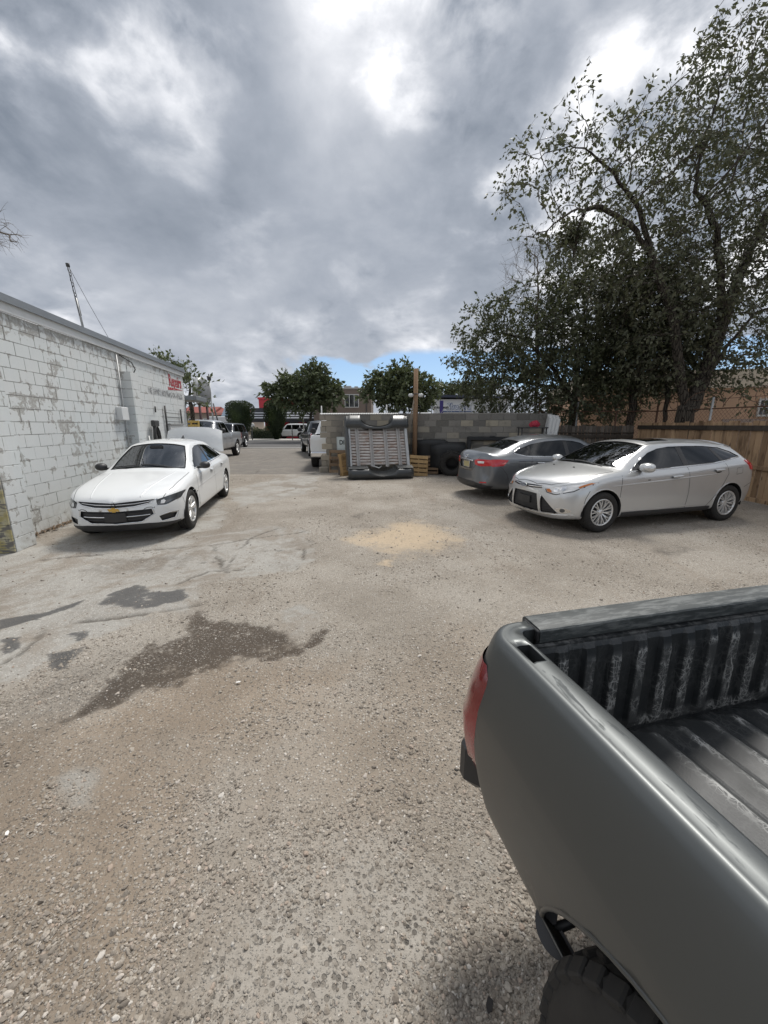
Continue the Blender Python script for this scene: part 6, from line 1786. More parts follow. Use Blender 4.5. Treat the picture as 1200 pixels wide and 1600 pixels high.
# ------------------------------------------------------------------ full-size pickups
PK_W = [0, .72, .93, .985, .97]
def pickup_skin(zs=1.0, xs=1.0, ys=1.0):
    zb = [.42, .42, .48]
    sts = [
        ST(0.00, [0, .5, .74, .84, .84, .80, .6, .34, 0], [.50, .50, .52, .70, .95, 1.04, 1.07, 1.08, 1.08], [0, .02, .08, .13, .12, .1, .05, .02, 0]),
        ST(0.10, [0, .62, .86, .94, .94, .88, .66, .36, 0], [.42, .42, .46, .70, 1.02, 1.12, 1.14, 1.15, 1.15], [0, .03, .10, .15, .14, .12, .06, .02, 0]),
        ST(0.45, [0, .7, .92, .975, .96, .9, .68, .36, 0], zb + [.72, 1.06, 1.16, 1.19, 1.20, 1.20]),
        ST(1.35, [0, .7, .92, .98, .965, .91, .72, .38, 0], zb + [.74, 1.09, 1.20, 1.235, 1.25, 1.25]),
        ST(1.50, [0, .7, .92, .98, .965, .91, .74, .4, 0], zb + [.74, 1.10, 1.215, 1.27, 1.29, 1.29], [0, 0, 0, 0, 0, 0, .05, 0, -.03]),
        ST(2.12, [0, .7, .92, .98, .965, .90, .66, .38, 0], zb + [.74, 1.11, 1.225, 1.77, 1.83, 1.84]),
        ST(2.28, [0, .7, .92, .98, .965, .90, .66, .38, 0], zb + [.74, 1.11, 1.225, 1.81, 1.875, 1.885]),
        ST(3.48, [0, .7, .92, .98, .965, .90, .67, .38, 0], zb + [.74, 1.11, 1.225, 1.81, 1.87, 1.88]),
        ST(3.62, [0, .7, .92, .98, .965, .90, .68, .4, 0], zb + [.74, 1.11, 1.225, 1.74, 1.80, 1.81]),
        ST(3.74, [0, .7, .92, .98, .97, .90, .75, .4, 0], zb + [.74, 1.14, 1.25, 1.275, 1.28, 1.28]),
        ST(3.80, [0, .7, .92, .98, .97, .92, .75, .4, 0], zb + [.74, 1.14, 1.255, 1.265, 1.265, 1.265]),
        ST(5.60, [0, .7, .92, .98, .97, .92, .75, .4, 0], [.48, .48, .52, .74, 1.14, 1.255, 1.265, 1.265, 1.265]),
        ST(5.72, [0, .68, .86, .93, .92, .88, .72, .4, 0], [.5, .5, .54, .74, 1.12, 1.23, 1.245, 1.245, 1.245]),
    ]
    sts = [[(x, y * ys, z) for x, y, z in st] for st in sts]
    return Skin(sts, 2, zs, xs, crease=[('row', 4, 1, 12, .5), ('row', 5, 1, 12, .5), ('row', 6, 4, 9, .5), ('st', 4, 5, 8, .6), ('st', 9, 5, 8, .7), ('st', 10, 5, 8, .7), ('row', 2, 1, 12, .5), ('st', 12, 0, 8, .5), ('st', 1, 0, 8, .3)])
def pickup(name, label, paint_m, group, rails=False, tint=TINT):
    sk = pickup_skin()
    c = Car(name, label, 'pickup truck', sk, paint_m, group)
    wh = [(0.98, 0.40), (4.62, 0.40)]
    for wx, wz in wh: sk.cut(circ(wx, wz + .04, .47, 16), 'side', None, .05)
    dlo = [(1.86, 1.24), (3.52, 1.24), (3.50, 1.70), (3.3, 1.76), (2.35, 1.76), (2.2, 1.70)]
    sk.cut(dlo, 'side', None, .02)
    ws = [(1.51, 0), (1.56, .40), (1.62, .72), (2.10, .62), (2.10, 0)]
    sk.cut(ws, 'top', None, .015)
    rw = [(0, 1.36), (.62, 1.36), (.6, 1.72), (0, 1.74)]
    sk.cut(rw, 'rear', lambda p: 3.3 < p.x < 3.8, .015)
    bed = [(3.88, 0), (3.88, .80), (5.60, .80), (5.60, 0)]
    sk.cut(bed, 'top', lambda p: p.z > 1.0, .35)
    gr = [(0, .62), (.52, .62), (.60, .80), (.58, 1.0), (0, 1.02)]
    sk.cut(gr, 'front', lambda p: p.x < .5, .03)
    c.finish_body()
    c.centre('grille', gr, 'front', PLASTIC, -.03, lim=lambda p: p.x < .5)
    for z0 in (.70, .80, .90): c.trims('grille_bar', [[(0, z0), (.3, z0), (.56, z0 + .01)]], 'front', .035, CHROME, -.02, .012)
    c.both('headlight', [(.62, .84), (.86, .84), (.93, 1.02), (.62, 1.0)], 'front', CLEARLENS, .004, lim=lambda p: p.x < .6)
    c.centre('bumper', [(0, .44), (.9, .44), (.95, .60), (0, .60)], 'front', CHROME if paint_m is P_WHITE else PLASTIC, .03, .06, lim=lambda p: p.x < .5)
    for g in ([(1.86, 1.24), (2.72, 1.24), (2.72, 1.76), (2.35, 1.76), (2.2, 1.70)], [(2.80, 1.24), (3.52, 1.24), (3.50, 1.70), (3.3, 1.76), (2.80, 1.76)]): c.both('side_window', g, 'side', tint, -.008)
    c.both('window_frame', [[(2.715, 1.24), (2.805, 1.24), (2.805, 1.755), (2.715, 1.755)]], 'side', PLASTIC, -.006)
    c.centre('windscreen', ws, 'top', GLASS, -.006)
    c.centre('rear_window', rw, 'rear', tint, -.006, lim=lambda p: 3.3 < p.x < 3.8)
    c.trims('panel_seam', [[(1.62, 1.2), (1.60, .9), (1.62, .5)], [(2.76, 1.22), (2.76, .5)], [(3.58, 1.22), (3.58, .8), (3.5, .5)], [(3.77, 1.2), (3.77, .46)]], 'side', .012, SEAM, .0015)
    c.trims('door_handle', [[(2.5, 1.0), (2.68, 1.0)], [(3.3, 1.0), (3.48, 1.0)]], 'side', .04, paint_m, 0, .03)
    c.lips(wh, .475, .44 - wh[0][1], .03, paint_m, .02)
    c.trims('step_board', [[(1.55, .45), (3.9, .45)]], 'side', .09, PLASTIC, .01, .05)
    c.both('tail_light', [(5.5, .86), (5.70, .86), (5.70, 1.2), (5.55, 1.2)], 'side', REDLENS, .004)
    mb = MB(); mb.box((3.84, -.80, .92), (5.64, .80, .94)); mb.build('bed_floor', PLASTIC, c.root)
    mb = MB(); mb.bbox((5.70, -.92, .46), (5.86, .92, .66), .04); mb.build('rear_bumper', CHROME if paint_m is P_WHITE else PLASTIC, c.root)
    c.inner(1.05, wh, .48); c.liners(wh, .47, .62, .95)
    mirror_part(c, (1.82, 1.12, 1.36), (.10, .13, .12), PLASTIC)
    seats(c, 2.6, 3.35, .75, .42); dash(c, 1.9, 1.25, .75, -.4)
    add_wheels(c, wh, .40, .25, .27, .985, 'six')
    return c
pk = pickup('pickup_truck', 'silver crew cab pickup facing the camera behind the raised boot lid', P_SILVER2, 'pickups parked towards the street')
place(pk, (-7.95, 21.2), 4.62, -.985, (-.09, .99))
pk2 = pickup('pickup_truck', 'white pickup pointing at the street, half hidden by the end of the block wall', P_WHITE, 'pickups parked towards the street')
place(pk2, (-3.22, 18.9), .98, -.985, (.10, -.99))
pk3 = pickup('pickup_truck', 'dark navy pickup parked beyond the white pickup near the street', P_DARK, 'pickups parked towards the street')
place(pk3, (-5.1, 24.0), .98, -.985, (.30, -.95))

# ================================================================== FOREGROUND PICKUP (only its bed is in the photograph)
def near_pickup():
    root = thing('pickup_truck', 'grey pickup in the foreground with scratched black bed liner and red tail light', 'pickup truck', (.285, .973, 0), R(-76.5))
    def pm(t):
        p = t.obj(); x, y, z = t.sep(p)
        top = t.smooth(t.sep(t.normal())[2], 0.75, 0.97)
        n = t.noise(t.scalev(p, (3, 14, 14)), 3.0, 6, 0.7, 0.5)
        scuff = t.smooth(n, 0.53, 0.60) * top * t.smooth(y, 0.006, 0.022) * (1.0 - t.smooth(x, 0.5, 0.9))
        low = 1.0 - t.smooth(z, 0.5, 0.95)
        dust = t.smooth(t.noise(p, 7, 5, 0.7), 0.4, 0.75) * low * 0.45 + low * 0.12
        spk = t.smooth(t.noise(p, 90, 3, 0.6), 0.66, 0.72) * low * 0.5
        base = t.mix(scuff * 0.6, (0.105, 0.112, 0.112), (0.05, 0.055, 0.058))
        base = t.mix((dust + spk).clamp(), base, (0.22, 0.19, 0.155))
        fl = t.noise(p, 900, 1, 0.5)
        return {'Base Color': base, 'Metallic': 0.7 - dust * 0.4, 'Roughness': 0.42 + scuff * 0.2 + dust * 0.3 + fl * 0.06, 'Coat Weight': 0.12, 'Coat Roughness': 0.16 + dust * 0.4}
    PAINT = mat('grey_metallic_paint', pm)
    def lm(t):
        p = t.obj(); x, y, z = t.sep(p)
        up = t.smooth(t.sep(t.normal())[2].abs(), 0.6, 0.9)
        raised = (t.smooth(z, 0.714, 0.719) * (1.0 - t.smooth(z, 0.74, 0.76)) + t.smooth(x, 0.066, 0.060) * 0.0 + t.smooth(x, 0.087, 0.091) * (1.0 - t.smooth(x, 0.11, 0.13)) * t.smooth(z, 0.72, 0.76)).clamp()
        def lines(sc, rot, th):
            m = t.n('ShaderNodeMapping'); t.put(m.inputs['Vector'], p); m.inputs['Rotation'].default_value = rot; m.inputs['Scale'].default_value = sc
            v = S(t.nt, m.outputs[0])
            v = t.vmath('ADD', v, t.vmath('SCALE', t.noise(v, 1.5, 2, 0.5, color=True), scale=0.5))
            return 1.0 - t.smooth(t.voro(v, 1.0, 'DISTANCE_TO_EDGE'), 0.0, th)
        l1 = lines((6, 30, 30), (0, 0, 0.15), 0.05); l2 = lines((9, 22, 40), (0.3, 0.2, -0.35), 0.04); l3 = lines((28, 28, 9), (0.2, 0.35, 0.5), 0.045); l4 = lines((35, 35, 10), (-0.3, 0.1, -0.3), 0.05)
        patch = t.smooth(t.noise(p, 8, 5, 0.65), 0.42, 0.62)
        rub = t.smooth(t.noise(t.scalev(p, (5, 40, 40)), 2.2, 6, 0.75), 0.50, 0.66)
        scr = (l1 + l2 + l3 + l4).clamp()
        f = (raised * patch * (scr * 0.7 + rub * 0.42) + scr * 0.10 * patch + raised * 0.10).clamp()
        edge = t.smooth(z, 1.02, 1.045) * (1.0 - t.smooth(z, 1.05, 1.06)) * t.smooth(t.noise(p, 40, 4, 0.7), 0.45, 0.6)
        f = (f + edge * 0.35).clamp()
        dust = t.smooth(t.noise(p, 3.5, 5, 0.6), 0.4, 0.8) * 0.25
        c = t.mix(dust * (1.0 + up), (0.017, 0.020, 0.022), (0.10, 0.098, 0.092))
        c = t.mix(f, c, (0.40, 0.40, 0.385))
        return {'Base Color': c, 'Roughness': 0.42 + f * 0.3 + dust, 'Normal': t.bump(t.noise(p, 300, 2, 0.5), 0.12, 0.002)}
    LINER = mat('scratched_bed_liner', lm)
    CAP = mat('tailgate_cap_plastic', lambda t: {'Base Color': t.mix(t.smooth(t.noise(t.scalev(t.obj(), (30, 5, 30)), 2.0, 6, 0.7), 0.45, 0.62), (0.042, 0.048, 0.048), (0.13, 0.138, 0.135)), 'Roughness': 0.52})
    prof = [(-.074, .98), (-.074, 1.066), (-.071, 1.074), (-.064, 1.077), (-.030, 1.079), (-.022, 1.076), (-.014, 1.078), (-.006, 1.077), (.004, 1.070), (.012, 1.056), (.023, 1.025), (.034, .985), (.044, .945), (.052, .905), (.0555, .882), (.0560, .874), (.0560, .85), (.054, .80), (.049, .74), (.041, .68), (.031, .62), (.018, .565), (.004, .525), (-.012, .503), (-.03, .498)]
    L = 1.62
    path = [(0, .118, (-1, 0), .05), (0, .095, (-1, 0), .05)]
    for k in range(9):
        a = math.pi / 2 * k / 8
        path.append((.085 - .085 * math.cos(a), .085 - .085 * math.sin(a), (-math.cos(a), -math.sin(a)), .05 + .03 * k / 8))
    nseg = 44
    for k in range(1, nseg + 1): path.append((.085 + (L - .085) * k / nseg, 0.0, (0, -1), .088))
    rows = []
    for (x, y, n_, mx) in path:
        row = []
        for (o, z) in prof:
            oo = max(o, -mx)
            tl_ = 1.0 - .35 * max(0, (.62 - z) / .12) * max(0, 1 - x / .25)       # lower rear corner tucks in
            row.append(Vector((x + n_[0] * oo + (0.02 * max(0, (.66 - z) / .16) if n_[0] < -.1 else 0), y + n_[1] * oo, z)))
        rows.append(row)
    mb = MB(); mb.grid(rows)
    me = mb.mesh('bed_side', PAINT); bm = bmesh.new(); bm.from_mesh(me)
    bmesh.ops.recalc_face_normals(bm, faces=bm.faces[:])
    # wheel arch and stake pocket cut out of the panel
    def cutpoly(poly, axes, ok):
        a, b = axes
        cand = [f for f in bm.faces if ok(f.calc_center_median()) and min(v.co[a] for v in f.verts) < max(p[0] for p in poly) and max(v.co[a] for v in f.verts) > min(p[0] for p in poly)]
        for k in range(len(poly)):
            p, q = poly[k], poly[(k + 1) % len(poly)]
            co = Vector((0, 0, 0)); co[a], co[b] = p; no = Vector((0, 0, 0)); no[a], no[b] = q[1] - p[1], -(q[0] - p[0]); no.normalize()
            ge = list(cand) + list({e for f in cand for e in f.edges}) + list({v for f in cand for v in f.verts})
            r_ = bmesh.ops.bisect_plane(bm, geom=ge, dist=1e-5, plane_co=co, plane_no=no)
            cand = [f for f in {g for g in r_['geom'] if isinstance(g, bmesh.types.BMFace)} if (f.calc_center_median() - co).dot(no) < 0]
        bmesh.ops.delete(bm, geom=cand, context='FACES')
    cutpoly(circ(.76, .42, .44, 28), (0, 2), lambda c_: c_.y < -.0 and c_.z < .95)
    cutpoly([(.115, .022), (.185, .022), (.185, .058), (.115, .058)], (0, 1), lambda c_: c_.z > 1.06)
    bm.to_mesh(me); bm.free()
    o = bpy.data.objects.new('bed_side', me); link(o, root)
    md = o.modifiers.new('t', 'SOLIDIFY'); md.thickness = 0.004; md.offset = -1
    # second side
    mb = MB(); W2 = 1.56
    mb.grid([[Vector((v.x, W2 - v.y, v.z)) for v in r_] for r_ in rows[::4] + [rows[-1]]]); mb.build('bed_side', PAINT, root)
    # stake pocket walls
    mb = MB(); x0, x1, y0, y1, zt, zb = .115, .185, .022, .058, 1.0765, .98
    mb.add([(x0, y0, zt), (x1, y0, zt), (x1, y1, zt), (x0, y1, zt), (x0, y0, zb), (x1, y0, zb), (x1, y1, zb), (x0, y1, zb)], [(0, 1, 5, 4), (1, 2, 6, 5), (2, 3, 7, 6), (3, 0, 4, 7), (4, 5, 6, 7)])
    mb.build('stake_pocket', PAINT, root, fix=False)
    # tailgate
    mb = MB(); mb.bbox((.004, .126, .60), (.058, W2 - .126, 1.052), .008); tg = mb.build('tailgate', PAINT, root)
    mb = MB()
    cp = [(-.016, 1.050), (-.018, 1.070), (-.013, 1.078), (-.004, 1.081), (.058, 1.079), (.064, 1.0765), (.067, 1.072), (.068, 1.040), (.060, 1.038), (.058, 1.054), (.004, 1.054), (.002, 1.048)]
    n_ = 60
    mb.grid([[Vector((x - .02 * (k / n_ - .5) ** 2, .128 + (W2 - .256) * k / n_, z + .006 * (1 - (2 * k / n_ - 1) ** 2))) for x, z in cp] for k in range(n_ + 1)], close_u=False)
    mb.add([Vector((x - .005, .128, z)) for x, z in cp], [tuple(range(len(cp)))])
    cap = mb.build('tailgate_cap', CAP, tg); cap.data.set_sharp_from_angle(angle=R(28))
    mb = MB(); mb.bbox((-.006, .119, 1.045), (.064, .1265, 1.077), .003); mb.build('cap_end', PLASTIC, tg)
    # liner: ribbed tailgate panel, ribbed floor, ribbed walls
    def wave(u, pitch, d, rib=.42):
        f = (u / pitch) % 1.0; e = .10
        if f < rib - e: return d
        if f < rib: return d * (rib - f) / e
        if f < 1 - e: return 0.0
        return d * (f - 1 + e) / e
    def stepsu(a, b, pitch, rib=.42, e=.10):
        us = {a, b}
        k = math.floor(a / pitch)
        while k * pitch < b:
            for f in (0, rib - e, rib, 1 - e):
                u = (k + f) * pitch
                if a < u < b: us.add(u)
            k += 1
        return sorted(us)
    mb = MB(); us = stepsu(.10, W2 - .10, .088)
    zs = [.700, .712, .722, .745, .80, .86, .92, .98, 1.015, 1.028, 1.034]
    rws = []
    for z in zs:
        k = min(1, max(0, (z - .712) / .02)) * min(1, max(0, (1.028 - z) / .03))
        rws.append([Vector((.078 + wave(u, .088, .014) * k - (.006 if z > 1.02 else 0), u, z)) for u in us])
    rws.append([Vector((.060, u, 1.036)) for u in us])
    mb.grid(rws, smooth=False); mb.build('tailgate_liner', LINER, root)
    mb = MB(); us = stepsu(.098, W2 - .098, .104)
    rws = []
    for k in range(31):
        x = .072 + (L - .08) * k / 30
        rws.append([Vector((x, u, .70 + wave(u + .03, .104, .020) * min(1, k / .7) )) for u in us])
    mb.grid(rws, smooth=False); mb.build('bed_floor_liner', LINER, root)
    for yy, sg in ((.079, 1), (W2 - .079, -1)):
        mb = MB(); us = stepsu(.07, L - .01, .12)
        rws = [[Vector((u, yy + sg * wave(u, .12, .014) * (1 if .71 < z < 1.03 else 0), z)) for u in us] for z in (.69, .712, .73, .85, .97, 1.02, 1.035, 1.064)]
        mb.grid(rws, smooth=False); mb.build('side_liner', LINER, root)
    mb = MB(); mb.box((L - .012, .09, .66), (L + .02, W2 - .09, 1.07)); mb.build('bulkhead', LINER, root)
    mb = MB(); mb.box((.06, .02, .655), (L, W2 - .02, .695)); mb.box((.1, .35, .42), (L + 2.6, .43, .56)); mb.box((.1, W2 - .43, .42), (L + 2.6, W2 - .35, .56)); mb.build('chassis', HUBDARK, root)
    # tail light wraps the rear corner
    def rng_x(z):       # how far it reaches forward on the side at each height
        return np.interp(z, [.58, .66, .78, .90, .97, 1.0], [.02, .048, .072, .088, .094, .07])
    zs_ = [.58 + (1.0 - .58) * k / 18 for k in range(19)]
    rws = []
    def side_o(z):
        zz_ = [p[1] for p in prof[4:]][::-1]; oo_ = [p[0] for p in prof[4:]][::-1]
        return float(np.interp(z, zz_, oo_))
    for z in zs_:
        xm = float(rng_x(z)); row = []
        bul = .012 * math.sin(math.pi * min(1, max(0, (z - .58) / .42))) ** .6 + (.008 if .66 < z < .84 else 0)
        for k in range(13):
            f = k / 12
            # path param: rear inner .105 -> corner -> side xm
            s_len = .02 + .134 + (xm if xm > 0 else xm) - .085 * 0
            q = f * max(.03, .02 + .134 + (xm - .085 if xm > .085 else (xm - .085) * .9))
            if q < .02: x, y, nn = 0.0, .105 - q, (-1, 0)
            elif q < .154:
                a = (q - .02) / .134 * math.pi / 2
                x, y, nn = .085 - .085 * math.cos(a), .085 - .085 * math.sin(a), (-math.cos(a), -math.sin(a))
            else: x, y, nn = .085 + q - .154, 0.0, (0, -1)
            ed = min(1, f / .12, (1 - f) / .10)
            o_ = side_o(z) + .002 + (bul + .004) * (ed if 0 < k < 12 else -.2)
            row.append(Vector((x + nn[0] * o_, y + nn[1] * o_, z)))
        rws.append(row)
    mb = MB(); mb.grid(rws); tl = mb.build('tail_light', mat('dark_red_lens', lambda t: {'Base Color': t.mix(t.smooth(t.sep(t.obj())[2], 0.80, 0.92), (0.26, 0.008, 0.012), (0.16, 0.005, 0.008)), 'Roughness': 0.15, 'Coat Weight': 1.0}), root)
    # rear bumper
    mb = MB(); mb.bbox((-.135, -.012, .45), (-.015, W2 + .012, .655), .045); bmp = mb.build('rear_bumper', PLASTIC, root)
    mb = MB(); mb.bbox((-.105, .03, .6555), (-.04, W2 - .03, .661), .003); mb.build('step_pad', HUBDARK, bmp)
    # wheel with block tread
    ro, wd, wc = .415, .27, Vector((.80, .085, .415))
    tm = MB(); h = wd / 2; ri = .215
    tm.lathe([(ri, -h * .8), (ri + .02, -h * .95), (ri + .09, -h * 1.03), (ro - .05, -h * 1.0), (ro - .016, -h * .84), (ro - .012, 0), (ro - .016, h * .84), (ro - .05, h * 1.0), (ri + .09, h * 1.03), (ri + .02, h * .95), (ri, h * .8)], 72, 'Y', closed=True)
    tm.lathe([(ri + .062, -h * 1.035), (ri + .066, -h * 1.055), (ri + .082, -h * 1.055), (ri + .086, -h * 1.03)], 72, 'Y')
    wl = MB().lathe([(0.0, -.04), (.16, -.05), (.17, .06), (.2, .06), (.213, -.10), (.213, .10)], 32, 'Y').build('wheel', HUBDARK, root)
    wl.location = wc
    ty = tm.build('tyre', RUBBER, wl)
    nb = 44
    blk = MB().bbox((-.0195, -.024, -.012), (.0195, .024, .004), .0035).mesh('tread_block', RUBBER)
    shl = MB().bbox((-.0185, -.021, -.018), (.0185, .021, .004), .004).mesh('tread_block', RUBBER)
    for k in range(nb):
        a = 2 * math.pi * k / nb
        for j, (yy, sk_, me_) in enumerate(((-h * .86, .12, shl), (-h * .44, -.28, blk), (0.0, .2, blk), (h * .44, .28, blk), (h * .86, -.12, shl))):
            aa = a + (math.pi / nb if j % 2 else 0)
            if math.sin(aa) < -.3: continue
            ob = bpy.data.objects.new('tread_block', me_); link(ob, ty)
            ob.matrix_local = Matrix.Rotation(-aa, 4, 'Y') @ Matrix.Translation((ro - (.016 if j in (0, 4) else .009), yy, 0)) @ Matrix.Rotation(math.pi / 2, 4, 'Y') @ Matrix.Rotation(sk_ + math.pi / 2, 4, 'Z') @ Matrix.Rotation((.5 if j == 4 else -.5 if j == 0 else 0), 4, 'Y')
    rm = rim_mesh(.215, wd, 'six').mesh('rim', ALLOY); ro_ = bpy.data.objects.new('rim', rm); link(ro_, wl); ro_.rotation_euler = (0, 0, math.pi)
    wl2 = dup_wheel = inst(wl, root, (.80, W2 - .085, .415)); t2 = inst(ty, wl2); inst(ro_, wl2, rot=(0, 0, 0))
    mb = MB(); pts = []
    for k in range(33):
        a = R(-8 + 196 * k / 32); z = .42 + .44 * math.sin(a)
        if z > .50: pts.append((.76 + .44 * math.cos(a), -side_o(z) + .002, z))
    mb.tube(pts, .0055, 8); mb.build('wheel_arch_lip', PAINT, root)
    # arch liner
    mb = MB(); A_ = [R(18 + 132 * k / 18) for k in range(19)]
    p0 = [Vector((.76 + .445 * math.cos(a), .30, .42 + .445 * math.sin(a))) for a in A_]; p1 = [Vector((.76 + .445 * math.cos(a), .0, .42 + .445 * math.sin(a))) for a in A_]
    mb.grid([p0, p1]); mb.add(p0, [tuple(range(19))]); mb.build('wheel_arch_liner', DARKIN, root)
    # torn splash shield hanging behind the arch
    nn = Vector((.35, -.48, .80)).normalized(); uu = Vector((.2334, .9724, 0)); uu = (uu - nn * uu.dot(nn)).normalized(); vv = nn.cross(uu)
    fm = Matrix((uu, vv, nn)).transposed().to_4x4(); fm.translation = Vector((.345, .035, .50))
    pl = [(.050 * math.cos(R(62 + 236 * k / 18)), .052 * math.sin(R(62 + 236 * k / 18))) for k in range(19)] + [(.018, -.03), (.008, -.008), (-.003, .008), (.008, .028)]
    mb = MB(); mb.prism(pl, -.007, .007, fm)
    mb.tube([fm @ Vector((-.02, -.005, .0)), fm @ Vector((.03, .008, .0)), fm @ Vector((.07, .03, -.01))], .010, 8)
    mb.build('splash_shield', PLASTIC, root)
    # cab ahead of the bed
    sk = pickup_skin(.90, .86, .80)
    bm = sk.body
    bmesh.ops.bisect_plane(bm, geom=bm.faces[:] + bm.edges[:] + bm.verts[:], plane_co=(3.75 * .86, 0, 0), plane_no=(1, 0, 0), clear_outer=True)
    sk.cut([(1.86 * .86, 1.24 * .9), (3.5 * .86, 1.24 * .9), (3.45 * .86, 1.70 * .9), (2.35 * .86, 1.72 * .9), (2.2 * .86, 1.66 * .9)], 'side', None, .02)
    bm.verts.index_update()
    cbx = L + .06 + 3.75 * .86
    V = [Vector((cbx - v.co.x, W2 / 2 + v.co.y, v.co.z)) for v in bm.verts]; F = [[v.index for v in f.verts][::-1] for f in bm.faces]
    V2 = [Vector((p.x, W2 - p.y, p.z)) for p in V]; k = len(V)
    mb = MB(); mb.add(V + V2, F + [[i + k for i in f[::-1]] for f in F], True); cab = mb.build('cab', PAINT, root, fix=False)
    Vg, Fg, Ng = sk.patch([(1.86 * .86, 1.24 * .9), (3.5 * .86, 1.24 * .9), (3.45 * .86, 1.70 * .9), (2.35 * .86, 1.72 * .9), (2.2 * .86, 1.66 * .9)], 'side', -.008)
    for sg in (1, -1):
        mb = MB(); mb.add([(cbx - v.x, W2 / 2 + sg * v.y, v.z) for v in Vg], Fg, True); mb.build('side_window', TINT, cab)
    wl3 = inst(wl, root, (.80 + 2.95, .085, .415)); inst(ty, wl3); inst(ro_, wl3)
    wl4 = inst(wl, root, (.80 + 2.95, W2 - .085, .415)); inst(ty, wl4); inst(ro_, wl4, rot=(0, 0, 0))
    return root
near_pickup()

